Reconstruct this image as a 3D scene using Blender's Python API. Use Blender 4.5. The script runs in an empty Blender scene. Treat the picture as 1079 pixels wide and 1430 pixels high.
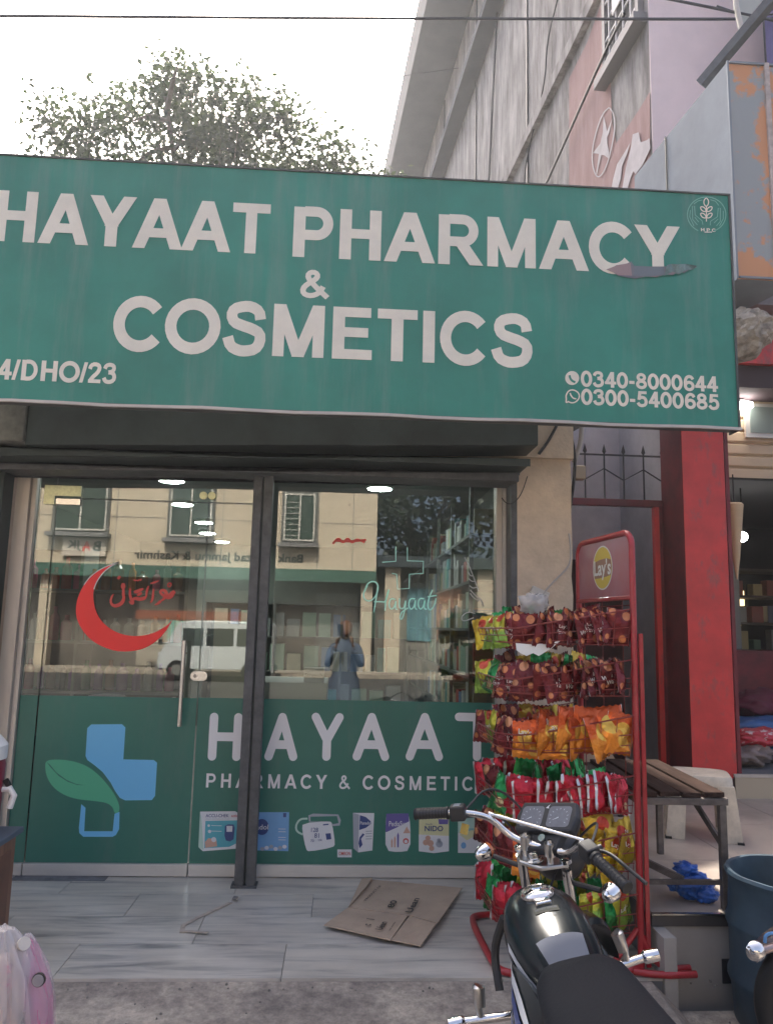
import bpy, bmesh, math, random
from mathutils import Vector, Matrix
R = math.radians
rnd = random.Random(7)
S = bpy.context.scene
C = S.collection

# ---------------------------------------------------------------- camera
F_PX, PW, PH = 1080.0, 1079.0, 1430.0
YAW, PITCH, ROLL, EYE = R(3.17), R(8.5), R(1.35), 1.45
_f = Vector((math.sin(YAW)*math.cos(PITCH), math.cos(YAW)*math.cos(PITCH), math.sin(PITCH)))
_r0 = Vector((math.cos(YAW), -math.sin(YAW), 0)); _u0 = _r0.cross(_f)
_r = _r0*math.cos(ROLL) + _u0*math.sin(ROLL)
_u = -_r0*math.sin(ROLL) + _u0*math.cos(ROLL)
cam = bpy.data.cameras.new('camera'); co = bpy.data.objects.new('camera', cam); C.objects.link(co)
co.matrix_world = Matrix(((_r.x, _u.x, -_f.x, 0), (_r.y, _u.y, -_f.y, 0), (_r.z, _u.z, -_f.z, EYE), (0, 0, 0, 1)))
cam.sensor_fit = 'VERTICAL'; cam.sensor_height = 36.0; cam.sensor_width = 36.0
cam.lens = 36.0*F_PX/PH; cam.clip_start = 0.02; cam.clip_end = 900
S.camera = co

# ---------------------------------------------------------------- light
SUN_EL, SUN_AZ = R(50), R(-4)          # behind the shop, seen from the street
w = bpy.data.worlds.new("World"); S.world = w; w.use_nodes = True
wn = w.node_tree; bg = wn.nodes['Background']
sky = wn.nodes.new('ShaderNodeTexSky'); sky.sky_type = 'NISHITA'; sky.sun_disc = False
sky.sun_elevation = SUN_EL; sky.sun_rotation = SUN_AZ
sky.air_density = 0.6; sky.dust_density = 7.0; sky.ozone_density = 0.6
wn.links.new(sky.outputs[0], bg.inputs[0]); bg.inputs[1].default_value = 0.15
sl = bpy.data.lights.new('sun', 'SUN'); sl.energy = 3.2; sl.angle = R(1.5); sl.color = (1, .93, .83)
so = bpy.data.objects.new('sun', sl); C.objects.link(so)
sd = Vector((math.sin(SUN_AZ)*math.cos(SUN_EL), math.cos(SUN_AZ)*math.cos(SUN_EL), math.sin(SUN_EL)))
so.rotation_euler = sd.to_track_quat('Z', 'Y').to_euler(); so.location = (0, 0, 30)
vs = S.view_settings
S.display_settings.display_device = 'sRGB'
vs.view_transform = 'Standard'; vs.look = 'None'; vs.gamma = 1; vs.use_curve_mapping = False
vs.exposure = 1.75
S.cycles.max_bounces = 7; S.cycles.transparent_max_bounces = 24; S.cycles.diffuse_bounces = 3; S.cycles.glossy_bounces = 4
S.cycles.sample_clamp_indirect = 6; S.cycles.caustics_reflective = False; S.cycles.caustics_refractive = False

# ---------------------------------------------------------------- helpers
def at(px, py, x=None, y=None, z=None):
    """where the sight line through a photo pixel meets a real plane"""
    d = _f + _r*((px-PW/2)/F_PX) - _u*((py-PH/2)/F_PX)
    t = x/d.x if x is not None else (y/d.y if y is not None else (z-EYE)/d.z)
    return Vector((0, 0, EYE)) + d*t

def mat(name, rgb, rough=.6, metal=0., var=0., scale=4., bump=0., bscale=40., emit=None, estr=0., rgb2=None, stretch=None, spec=.5, clear=0., detail=6., lo=.35, hi=.65, alpha=None, dirt=None):
    m = bpy.data.materials.new(name); m.use_nodes = True
    n = m.node_tree.nodes; l = m.node_tree.links; b = n['Principled BSDF']
    b.inputs['Base Color'].default_value = (*rgb, 1); b.inputs['Roughness'].default_value = rough
    b.inputs['Metallic'].default_value = metal; b.inputs['Specular IOR Level'].default_value = spec
    if clear: b.inputs['Coat Weight'].default_value = clear
    if alpha is not None: b.inputs['Alpha'].default_value = alpha
    tc = n.new('ShaderNodeTexCoord'); mp = n.new('ShaderNodeMapping'); l.new(tc.outputs['Object'], mp.inputs[0])
    if stretch: mp.inputs['Scale'].default_value = stretch
    if var or rgb2:
        no = n.new('ShaderNodeTexNoise'); no.inputs['Scale'].default_value = scale; no.inputs['Detail'].default_value = detail; no.inputs['Roughness'].default_value = .65
        l.new(mp.outputs[0], no.inputs[0])
        r = n.new('ShaderNodeValToRGB'); l.new(no.outputs[0], r.inputs[0])
        a = tuple(max(0, c*(1-var)) for c in rgb); c2 = rgb2 if rgb2 else tuple(min(1, c*(1+var)) for c in rgb)
        if rgb2: a = rgb
        r.color_ramp.elements[0].color = (*a, 1); r.color_ramp.elements[1].color = (*c2, 1)
        r.color_ramp.elements[0].position = lo; r.color_ramp.elements[1].position = hi
        l.new(r.outputs[0], b.inputs['Base Color'])
    if bump:
        nb = n.new('ShaderNodeTexNoise'); nb.inputs['Scale'].default_value = bscale; nb.inputs['Detail'].default_value = 5
        l.new(mp.outputs[0], nb.inputs[0])
        bp = n.new('ShaderNodeBump'); bp.inputs['Strength'].default_value = bump; bp.inputs['Distance'].default_value = .01
        l.new(nb.outputs[0], bp.inputs['Height']); l.new(bp.outputs[0], b.inputs['Normal'])
    if dirt:   # (rgb, noise scale, stretch, threshold lo, hi, strength): stains and dust with a shape of their own
        drgb, dsc, dst, dlo, dhi, dk = dirt
        m2 = n.new('ShaderNodeMapping'); m2.inputs['Scale'].default_value = dst; m2.inputs['Location'].default_value = (3.1, 1.7, .4); l.new(tc.outputs['Object'], m2.inputs[0])
        dn = n.new('ShaderNodeTexNoise'); dn.inputs['Scale'].default_value = dsc; dn.inputs['Detail'].default_value = 9; dn.inputs['Roughness'].default_value = .7; l.new(m2.outputs[0], dn.inputs[0])
        mr = n.new('ShaderNodeMapRange'); mr.inputs['From Min'].default_value = dlo; mr.inputs['From Max'].default_value = dhi; mr.inputs['To Max'].default_value = dk; l.new(dn.outputs[0], mr.inputs['Value'])
        dm_ = n.new('ShaderNodeMixRGB'); l.new(mr.outputs[0], dm_.inputs[0]); dm_.inputs[2].default_value = (*drgb, 1)
        src = b.inputs['Base Color'].links[0].from_socket if b.inputs['Base Color'].links else None
        if src: l.new(src, dm_.inputs[1])
        else: dm_.inputs[1].default_value = (*rgb, 1)
        l.new(dm_.outputs[0], b.inputs['Base Color'])
    if emit:
        b.inputs['Emission Color'].default_value = (*emit, 1); b.inputs['Emission Strength'].default_value = estr
    return m

class MB:
    def __init__(s): s.v = []; s.f = []; s.m = []
    def add(s, vs, fs, mi=0):
        k = len(s.v); s.v += [tuple(p) for p in vs]; s.f += [tuple(i+k for i in f) for f in fs]; s.m += [mi]*len(fs); return s
    def box(s, a, b, mi=0, rot=None, piv=None):
        x0, y0, z0 = a; x1, y1, z1 = b
        vs = [Vector(p) for p in ((x0,y0,z0),(x1,y0,z0),(x1,y1,z0),(x0,y1,z0),(x0,y0,z1),(x1,y0,z1),(x1,y1,z1),(x0,y1,z1))]
        if rot is not None:
            c = Vector(piv) if piv is not None else (Vector(a)+Vector(b))/2
            vs = [c + rot @ (p-c) for p in vs]
        return s.add(vs, [(0,3,2,1),(4,5,6,7),(0,1,5,4),(1,2,6,5),(2,3,7,6),(3,0,4,7)], mi)
    def bar(s, p, q, w, h, mi=0, up=(0,0,1)):
        p, q = Vector(p), Vector(q); d = (q-p).normalized(); u = Vector(up)
        if abs(d.dot(u)) > .98: u = Vector((0, 1, 0))
        sx = d.cross(u).normalized()*w/2; sz = sx.cross(d).normalized()*h/2
        vs = [p-sx-sz, p+sx-sz, p+sx+sz, p-sx+sz, q-sx-sz, q+sx-sz, q+sx+sz, q-sx+sz]
        return s.add(vs, [(0,1,2,3),(4,7,6,5),(0,4,5,1),(1,5,6,2),(2,6,7,3),(3,7,4,0)], mi)
    def tube(s, pts, r, n=8, mi=0, cap=True, closed=False):
        pts = [Vector(p) for p in pts]; rs = r if isinstance(r, (list, tuple)) else [r]*len(pts)
        N = len(pts); k = len(s.v); prev = None
        for i, p in enumerate(pts):
            if closed: t = (pts[(i+1) % N]-pts[i-1]).normalized()
            else:
                a = pts[max(i-1, 0)]; b = pts[min(i+1, N-1)]; t = (b-a).normalized()
            if prev is None:
                u = Vector((0, 0, 1)) if abs(t.z) < .9 else Vector((1, 0, 0)); u = (u-t*u.dot(t)).normalized()
            else: u = (prev-t*prev.dot(t)).normalized()
            prev = u; vv = t.cross(u)
            for j in range(n):
                an = 2*math.pi*j/n; s.v.append(tuple(p+(u*math.cos(an)+vv*math.sin(an))*rs[i]))
        for i in range(N if closed else N-1):
            i2 = (i+1) % N
            for j in range(n):
                j2 = (j+1) % n; s.f.append((k+i*n+j, k+i2*n+j, k+i2*n+j2, k+i*n+j2)); s.m.append(mi)
        if cap and not closed:
            s.f.append(tuple(k+j for j in range(n))); s.f.append(tuple(k+(N-1)*n+j for j in reversed(range(n)))); s.m += [mi, mi]
        return s
    def lathe(s, prof, n=24, c=(0,0,0), axis='Z', mi=0, cap=True, M=None):
        k = len(s.v); c = Vector(c)
        for (r, h) in prof:
            for j in range(n):
                a = 2*math.pi*j/n; p = Vector((r*math.cos(a), r*math.sin(a), h))
                if axis == 'Y': p = Vector((p.x, p.z, p.y))
                if axis == 'X': p = Vector((p.z, p.x, p.y))
                if M is not None: p = M @ p
                s.v.append(tuple(c+p))
        for i in range(len(prof)-1):
            for j in range(n):
                j2 = (j+1) % n; s.f.append((k+i*n+j, k+i*n+j2, k+(i+1)*n+j2, k+(i+1)*n+j)); s.m.append(mi)
        if cap:
            s.f.append(tuple(k+j for j in reversed(range(n)))); s.f.append(tuple(k+(len(prof)-1)*n+j for j in range(n))); s.m += [mi, mi]
        return s
    def loft(s, rings, mi=0, cap=True):
        k = len(s.v); n = len(rings[0])
        for r in rings: s.v += [tuple(p) for p in r]
        for i in range(len(rings)-1):
            for j in range(n):
                j2 = (j+1) % n; s.f.append((k+i*n+j, k+i*n+j2, k+(i+1)*n+j2, k+(i+1)*n+j)); s.m.append(mi)
        if cap:
            s.f.append(tuple(k+j for j in reversed(range(n)))); s.f.append(tuple(k+(len(rings)-1)*n+j for j in range(n))); s.m += [mi, mi]
        return s
    def prism(s, poly, d, mi=0):
        """poly: list of 3D points, d: extrusion vector"""
        d = Vector(d); n = len(poly); P = [Vector(p) for p in poly]
        vs = P+[p+d for p in P]
        return s.add(vs, [tuple(reversed(range(n))), tuple(range(n, 2*n))]+[(i, (i+1) % n, n+(i+1) % n, n+i) for i in range(n)], mi)
    def build(s, name, mats, parent=None, smooth=False, bevel=0, fix=True):
        me = bpy.data.meshes.new(name); me.from_pydata(s.v, [], s.f)
        for m in (mats if isinstance(mats, (list, tuple)) else [mats]): me.materials.append(m)
        me.polygons.foreach_set('material_index', s.m)
        if fix:
            bm = bmesh.new(); bm.from_mesh(me); bmesh.ops.recalc_face_normals(bm, faces=bm.faces); bm.to_mesh(me); bm.free()
        if smooth:
            me.polygons.foreach_set('use_smooth', [True]*len(me.polygons))
            try: me.set_sharp_from_angle(angle=R(40))
            except Exception: pass
        me.update()
        o = bpy.data.objects.new(name, me); C.objects.link(o)
        if parent is not None: o.parent = parent
        if bevel:
            b = o.modifiers.new('bevel', 'BEVEL'); b.width = bevel; b.segments = 2; b.limit_method = 'ANGLE'; b.angle_limit = R(35)
        return o

def tag(o, label=None, cat=None, group=None, kind=None):
    if label: o['label'] = label
    if cat: o['category'] = cat
    if group: o['group'] = group
    if kind: o['kind'] = kind
    return o
def thing(name, label, cat, loc=(0,0,0), group=None, rot=None):
    o = bpy.data.objects.new(name, None); C.objects.link(o); o.location = loc; o.empty_display_size = .1
    if rot is not None: o.rotation_euler = rot
    return tag(o, label, cat, group)
def obox(name, a, b, m, parent=None, bevel=0):
    return MB().box(a, b).build(name, m, parent, bevel=bevel)
def place(mesh, name, parent, loc, rot=None):
    o = bpy.data.objects.new(name, mesh); C.objects.link(o); o.parent = parent; o.location = loc
    if rot is not None: o.rotation_euler = rot
    return o

# ---- lettering: strokes of a bold grotesque, cap height 1
def _arc(cx, cy, rx, ry, a0, a1, n=18): return [(cx+rx*math.cos(R(a0+(a1-a0)*i/n)), cy+ry*math.sin(R(a0+(a1-a0)*i/n))) for i in range(n+1)]
def rc(x, y, w, h): return [(x, y), (x+w, y), (x+w, y+h), (x, y+h)]
def pa(x0, y0, x1, y1, w): return [(x0, y0), (x0+w, y0), (x1+w, y1), (x1, y1)]
def smooth_pts(p, n=3, closed=False):
    q = list(p)
    for _ in range(n-1):
        o = [] if closed else [q[0]]
        L = len(q)
        for i in range(L if closed else L-1):
            a, b = q[i], q[(i+1) % L]
            o += [(a[0]*.75+b[0]*.25, a[1]*.75+b[1]*.25), (a[0]*.25+b[0]*.75, a[1]*.25+b[1]*.75)]
        if not closed: o.append(q[-1])
        q = o
    return q
GL = {
 'H': (1.0, [('p', rc(.1,0,.2,1)), ('p', rc(.7,0,.2,1)), ('p', rc(.3,.42,.4,.17))]),
 'A': (1.0, [('p', pa(0,0,.39,1,.22)), ('p', pa(.78,0,.39,1,.22)), ('p', rc(.22,.22,.56,.165))]),
 'Y': (.93, [('p', rc(.36,0,.21,.43)), ('p', pa(.36,.40,0,1,.235)), ('p', pa(.335,.40,.695,1,.235))]),
 'T': (.85, [('p', rc(.325,0,.2,.83)), ('p', rc(.03,.83,.79,.17))]),
 'P': (.93, [('p', rc(.1,0,.2,1)), ('s', [(.3,.915),(.5,.915)]+_arc(.54,.68,.235,.235,90,-90)+[(.5,.445),(.3,.445)], .17)]),
 'R': (1.0, [('p', rc(.1,0,.2,1)), ('s', [(.3,.915),(.54,.915)]+_arc(.58,.69,.22,.225,90,-90)+[(.54,.465),(.3,.465)], .165), ('p', pa(.74,0,.42,.44,.245))]),
 'M': (1.16, [('p', rc(.1,0,.185,1)), ('p', rc(.875,0,.185,1)), ('p', pa(.485,0,.1,1,.2)), ('p', pa(.475,0,.86,1,.2))]),
 'C': (1.0, [('s', _arc(.53,.5,.40,.425,38,322,26), .19)]),
 'O': (1.08, [('r', (.54,.5,.425,.425), .19)]),
 'S': (.93, [('s', smooth_pts([(.76,.68),(.73,.84),(.58,.925),(.42,.925),(.24,.87),(.19,.74),(.25,.61),(.42,.55),(.6,.5),(.76,.42),(.77,.25),(.68,.11),(.5,.07),(.36,.075),(.2,.15),(.14,.33)], 2), .18)]),
 'E': (.93, [('p', rc(.1,0,.2,1)), ('p', rc(.3,.83,.53,.17)), ('p', rc(.3,.425,.48,.165)), ('p', rc(.3,0,.56,.17))]),
 'I': (.40, [('p', rc(.1,0,.2,1))]),
 'D': (1.0, [('p', rc(.1,0,.2,1)), ('s', [(.3,.915),(.42,.915)]+_arc(.45,.5,.36,.415,90,-90)+[(.42,.085),(.3,.085)], .17)]),
 '&': (1.0, [('s', smooth_pts([(.93,.03),(.62,.32),(.33,.64),(.27,.8),(.36,.92),(.52,.92),(.6,.8),(.52,.66),(.26,.48),(.13,.32),(.15,.15),(.32,.07),(.52,.1),(.68,.22),(.78,.42)], 2), .15)]),
 '0': (.77, [('r', (.385,.5,.265,.42), .18)]),
 '3': (.77, [('s', smooth_pts([(.12,.72),(.18,.88),(.38,.94),(.57,.88),(.6,.72),(.52,.6),(.32,.55)], 2), .165), ('s', smooth_pts([(.32,.55),(.55,.53),(.65,.36),(.6,.15),(.38,.065),(.18,.11),(.1,.28)], 2), .17)]),
 '4': (.77, [('p', rc(.42,0,.19,1)), ('p', rc(.03,.21,.72,.16)), ('p', pa(.03,.3,.42,1,.19))]),
 '5': (.77, [('p', rc(.2,.84,.48,.16)), ('p', pa(.1,.45,.17,1,.17)), ('s', smooth_pts([(.14,.5),(.34,.62),(.56,.57),(.65,.35),(.58,.13),(.36,.065),(.2,.11),(.1,.26)], 2), .17)]),
 '6': (.77, [('r', (.41,.315,.25,.235), .17), ('s', smooth_pts([(.66,.74),(.56,.9),(.38,.93),(.22,.82),(.15,.6),(.155,.34)], 2), .17)]),
 '8': (.77, [('r', (.385,.735,.21,.185), .165), ('r', (.385,.285,.255,.205), .17)]),
 '2': (.77, [('s', smooth_pts([(.12,.68),(.17,.86),(.36,.935),(.57,.88),(.63,.72),(.52,.5),(.3,.3),(.16,.1)], 2), .17), ('p', rc(.07,0,.64,.16))]),
 '-': (.46, [('p', rc(.06,.29,.34,.18))]),
 '/': (.38, [('p', pa(0,0,.22,1,.15))]),
 ' ': (.39, []),
}
def strk(pts, w, rounded=False, closed=False):
    """offset a centre line to a filled outline: list of quads"""
    n = len(pts); L = []; Rr = []
    for i, p in enumerate(pts):
        if closed: a, b = pts[i-1], pts[(i+1) % n]
        else: a, b = pts[max(i-1, 0)], pts[min(i+1, n-1)]
        dx, dy = b[0]-a[0], b[1]-a[1]; d = math.hypot(dx, dy) or 1
        ww = (w[i] if isinstance(w, (list, tuple)) else w)/2
        nx, ny = -dy/d*ww, dx/d*ww
        L.append((p[0]+nx, p[1]+ny)); Rr.append((p[0]-nx, p[1]-ny))
    out = [[L[i], Rr[i], Rr[(i+1) % n], L[(i+1) % n]] for i in range(n if closed else n-1)]
    if rounded:
        for p, k in ((pts[0], 0), (pts[-1], -1)):
            ww = (w[k] if isinstance(w, (list, tuple)) else w)/2
            out.append([(p[0]+ww*math.cos(R(a)), p[1]+ww*math.sin(R(a))) for a in range(0, 360, 30)])
    return out
def glyph_polys(ch, fat=.0):
    adv, items = GL[ch]; out = []
    if fat:
        its = []
        for it in items:
            if it[0] == 'p':
                cx = sum(p[0] for p in it[1])/len(it[1]); row = lambda p: [q[0] for q in it[1] if abs(q[1]-p[1]) < 1e-6]
                wide = max(p[0] for p in it[1])-min(p[0] for p in it[1]); hh = max(p[1] for p in it[1])-min(p[1] for p in it[1])
                if hh < .25: y0 = min(p[1] for p in it[1]); top = max(p[1] for p in it[1]) > .98; its.append(('p', [(x, y+((0 if y > y0+.01 else -fat*1.1) if top else (fat*1.1 if y > y0+.01 else 0))) for x, y in it[1]]))
                else: its.append(('p', [(x+(fat if x > (min(row((x, y)))+max(row((x, y))))/2 else -fat), y) for x, y in it[1]]))
            else: its.append((it[0], it[1], it[2]+fat*1.7))
        items = its
    for k, it in enumerate(items):
        if it[0] == 'p': out.append((k, it[1]))
        elif it[0] == 's': out += [(k, q) for q in strk(it[1], it[2])]
        elif it[0] == 'r':
            cx, cy, rx, ry = it[1]; out += [(k, q) for q in strk(_arc(cx, cy, rx, ry, 0, 360, 28)[:-1], it[2], closed=True)]
    return adv, out
def lettering(s, o, u, v, width, height, m, parent, name='lettering', lift=.0012, track=0., skip_left=0., fat=.018):
    """bold lettering: o lower-left corner, u/v unit directions, total width and cap height"""
    u, v, o = Vector(u).normalized(), Vector(v).normalized(), Vector(o); nrm = u.cross(v)
    tot = sum(GL[c][0]+track for c in s)-track-skip_left-.05
    sx = width/tot; x = -skip_left
    for c in s:
        adv, ps = glyph_polys(c, fat); b = MB()
        for e_, (k, q) in enumerate(ps): b.add([o+u*((x+px)*sx)+v*(py*height)+nrm*(lift+.0004*k+.000012*e_) for px, py in q], [tuple(range(len(q)))])
        x += adv+track
        if ps: b.build('letter', m, parent, fix=False)
def bfont(s, o, u, v, width, height, m, parent, name='lettering', lift=.002, bold=.0, track=1., surf=None):
    c = bpy.data.curves.new('t', 'FONT'); c.body = s; c.size = 1; c.offset = bold; c.space_character = track; c.resolution_u = 3
    t = bpy.data.objects.new('t', c); C.objects.link(t); bpy.context.view_layer.update()
    me = bpy.data.meshes.new_from_object(t.evaluated_get(bpy.context.evaluated_depsgraph_get()))
    bpy.data.objects.remove(t); bpy.data.curves.remove(c)
    xs = [p.co.x for p in me.vertices]; ys = [p.co.y for p in me.vertices]
    x0, x1, y0, y1 = min(xs), max(xs), min(ys), max(ys)
    u, v, o = Vector(u).normalized(), Vector(v).normalized(), Vector(o); nrm = u.cross(v)
    for p in me.vertices:
        a = (p.co.x-x0)/(x1-x0)*width; b = (p.co.y-y0)/(y1-y0)*height
        if surf: p.co = surf(a/width, b/height)
        else: p.co = o+u*a+v*b+nrm*lift
    me.materials.clear(); me.materials.append(m); me.name = name
    ob = bpy.data.objects.new(name, me); C.objects.link(ob); ob.parent = parent
    return ob
def flat(polys, o, u, v, m, parent, name='print', lift=.002):
    """flat print: 2D polygons in metres on a face"""
    u, v, o = Vector(u).normalized(), Vector(v).normalized(), Vector(o); nrm = u.cross(v); b = MB()
    for k, q in enumerate(polys): b.add([o+u*x+v*y+nrm*lift for x, y in q], [tuple(range(len(q)))])
    return b.build(name, m, parent, fix=False)
X3, Z3 = (1, 0, 0), (0, 0, 1)

# ---------------------------------------------------------------- materials
m_flex = mat('green flex sheet', (.030, .235, .172), .5, var=.13, scale=1.6, bump=.05, bscale=3, dirt=((.22, .30, .26), 3.0, (2.2, 1, .22), .50, .72, .38))
m_flexw = mat('white print', (.80, .75, .63), .55, var=.07, scale=5)
m_film = mat('green window film', (.028, .155, .115), .38, var=.12, scale=1.2, dirt=((.12, .17, .15), 4, (1.5, 1, .35), .52, .75, .4))
m_filmw = mat('white film letters', (.76, .76, .76), .4)
m_alu = mat('aged aluminium', (.56, .50, .43), .45, metal=.25, var=.12, scale=9, stretch=(1, 1, .1))
m_alu2 = mat('cream aluminium rail', (.58, .55, .50), .4, metal=.2, var=.1, scale=6, stretch=(.3, 1, 1))
m_steel = mat('brushed steel', (.62, .60, .56), .25, metal=1., var=.08, scale=30)
m_brass = mat('patch fitting steel', (.60, .62, .38), .35, metal=.5, var=.12, scale=60)
m_post = mat('grey painted steel', (.085, .088, .092), .5, metal=.25, var=.25, scale=14, bump=.15, bscale=60)
m_shut = mat('dark shutter housing', (.030, .042, .040), .5, metal=.3, var=.3, scale=3, bump=.1, bscale=12, dirt=((.10, .10, .09), 2.5, (1, 1, .5), .55, .8, .3))
m_plast = mat('peach plaster', (.60, .48, .35), .85, var=.14, scale=5, bump=.5, bscale=45)
m_cem = mat('stained cement', (.17, .17, .145), .9, var=.35, scale=7, bump=.6, bscale=30)
m_dark = mat('dark interior', (.03, .03, .032), .8)
m_room = mat('interior paint', (.17, .18, .155), .7, var=.08)
m_room2 = mat('interior ceiling', (.22, .23, .22), .8)
m_lamp = mat('led lamp', (.9, .9, .9), .5, emit=(.93, .97, 1), estr=42)
m_white = mat('white laminate', (.84, .83, .78), .4)
m_black = mat('black rubber', (.012, .012, .013), .55)
m_red = mat('red rack paint', (.36, .016, .022), .33, var=.12, scale=20, clear=.2)
m_redwire = mat('red coated wire', (.20, .022, .02), .35)
m_cardb = mat('brown cardboard', (.47, .35, .25), .85, var=.1, scale=6, bump=.15, bscale=50)
m_ink = mat('black ink', (.03, .028, .026), .7)

def glass_mat(name, refl, tint):
    m = bpy.data.materials.new(name); m.use_nodes = True; n = m.node_tree.nodes; l = m.node_tree.links
    for x in list(n): n.remove(x)
    out = n.new('ShaderNodeOutputMaterial'); mx = n.new('ShaderNodeMixShader'); tr = n.new('ShaderNodeBsdfTransparent'); gl = n.new('ShaderNodeBsdfGlossy')
    fr = n.new('ShaderNodeFresnel'); fr.inputs[0].default_value = refl
    tr.inputs[0].default_value = (*tint, 1); gl.inputs['Roughness'].default_value = 0.0; gl.inputs[0].default_value = (.95, .96, .95, 1)
    tc = n.new('ShaderNodeTexCoord'); no = n.new('ShaderNodeTexNoise'); no.inputs['Scale'].default_value = 1.3; bp = n.new('ShaderNodeBump'); bp.inputs['Strength'].default_value = .012; bp.inputs['Distance'].default_value = .02
    l.new(tc.outputs['Object'], no.inputs[0]); l.new(no.outputs[0], bp.inputs['Height']); l.new(bp.outputs[0], gl.inputs['Normal'])
    l.new(fr.outputs[0], mx.inputs[0]); l.new(tr.outputs[0], mx.inputs[1]); l.new(gl.outputs[0], mx.inputs[2]); l.new(mx.outputs[0], out.inputs[0])
    return m
m_glass = glass_mat('shop glass', 1.92, (.80, .86, .82))
m_pane = glass_mat('window pane', 1.9, (.25, .33, .30))

# marble plank
def marble_mat():
    m = bpy.data.materials.new('grey veined marble'); m.use_nodes = True; n = m.node_tree.nodes; l = m.node_tree.links; b = n['Principled BSDF']
    tc = n.new('ShaderNodeTexCoord'); oi = n.new('ShaderNodeObjectInfo'); mp = n.new('ShaderNodeMapping'); mp.inputs['Scale'].default_value = (.55, 4.2, 1)
    l.new(tc.outputs['Object'], mp.inputs[0])
    cx = n.new('ShaderNodeCombineXYZ'); ml = n.new('ShaderNodeMath'); ml.operation = 'MULTIPLY'; ml.inputs[1].default_value = 37
    l.new(oi.outputs['Random'], ml.inputs[0]); l.new(ml.outputs[0], cx.inputs[0]); l.new(ml.outputs[0], cx.inputs[2]); l.new(cx.outputs[0], mp.inputs['Location'])
    no = n.new('ShaderNodeTexNoise'); no.inputs['Scale'].default_value = 3.4; no.inputs['Detail'].default_value = 9; no.inputs['Roughness'].default_value = .6; no.inputs['Distortion'].default_value = .5
    l.new(mp.outputs[0], no.inputs[0])
    r = n.new('ShaderNodeValToRGB'); e = r.color_ramp.elements
    e[0].position = .3; e[0].color = (.27, .255, .235, 1); e[1].position = .62; e[1].color = (.66, .60, .51, 1)
    x = e.new(.46); x.color = (.55, .505, .44, 1)
    l.new(no.outputs[0], r.inputs[0])
    n2 = n.new('ShaderNodeTexNoise'); n2.inputs['Scale'].default_value = 2.2; n2.inputs['Detail'].default_value = 7; l.new(tc.outputs['Object'], n2.inputs[0])
    mx = n.new('ShaderNodeMixRGB'); mx.blend_type = 'MULTIPLY'; mx.inputs[0].default_value = .45; r2 = n.new('ShaderNodeValToRGB')
    r2.color_ramp.elements[0].position = .35; r2.color_ramp.elements[0].color = (.62, .58, .55, 1); r2.color_ramp.elements[1].position = .6; r2.color_ramp.elements[1].color = (1, 1, 1, 1)
    l.new(n2.outputs[0], r2.inputs[0]); l.new(r.outputs[0], mx.inputs[1]); l.new(r2.outputs[0], mx.inputs[2]); l.new(mx.outputs[0], b.inputs['Base Color'])
    b.inputs['Roughness'].default_value = .38
    return m
m_marble = marble_mat()
m_grout = mat('grout', (.16, .16, .165), .9)
def concrete_mat(name, base, dark, light, sc=3.5):
    m = bpy.data.materials.new(name); m.use_nodes = True; n = m.node_tree.nodes; l = m.node_tree.links; b = n['Principled BSDF']
    tc = n.new('ShaderNodeTexCoord')
    a = n.new('ShaderNodeTexNoise'); a.inputs['Scale'].default_value = sc; a.inputs['Detail'].default_value = 12; a.inputs['Roughness'].default_value = .72
    c = n.new('ShaderNodeTexNoise'); c.inputs['Scale'].default_value = 26; c.inputs['Detail'].default_value = 6; c.inputs['Roughness'].default_value = .8
    for x in (a, c): l.new(tc.outputs['Object'], x.inputs[0])
    r = n.new('ShaderNodeValToRGB'); e = r.color_ramp.elements; e[0].position = .36; e[0].color = (*dark, 1); e[1].position = .66; e[1].color = (*light, 1); k = e.new(.5); k.color = (*base, 1)
    l.new(a.outputs[0], r.inputs[0])
    r2 = n.new('ShaderNodeValToRGB'); r2.color_ramp.elements[0].position = .35; r2.color_ramp.elements[0].color = (.55, .55, .55, 1); r2.color_ramp.elements[1].position = .65; r2.color_ramp.elements[1].color = (1.25, 1.22, 1.18, 1)
    l.new(c.outputs[0], r2.inputs[0])
    mx = n.new('ShaderNodeMixRGB'); mx.blend_type = 'MULTIPLY'; mx.inputs[0].default_value = .8; l.new(r.outputs[0], mx.inputs[1]); l.new(r2.outputs[0], mx.inputs[2]); l.new(mx.outputs[0], b.inputs['Base Color'])
    b.inputs['Roughness'].default_value = .9
    bp = n.new('ShaderNodeBump'); bp.inputs['Strength'].default_value = .8; bp.inputs['Distance'].default_value = .012; l.new(c.outputs[0], bp.inputs['Height']); l.new(bp.outputs[0], b.inputs['Normal'])
    return m
m_conc = concrete_mat('rough concrete', (.36, .31, .26), (.23, .20, .175), (.56, .49, .40))
m_asph = concrete_mat('dusty asphalt', (.075, .072, .07), (.05, .05, .05), (.11, .105, .10), 1.5)

# ---------------------------------------------------------------- ground
GZ = -.20
b = MB(); b.add([(-200, -200, GZ-.03), (200, -200, GZ-.03), (200, 200, GZ-.03), (-200, 200, GZ-.03)], [(0, 1, 2, 3)])
tag(b.build('ground', m_asph), kind='structure')
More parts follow.
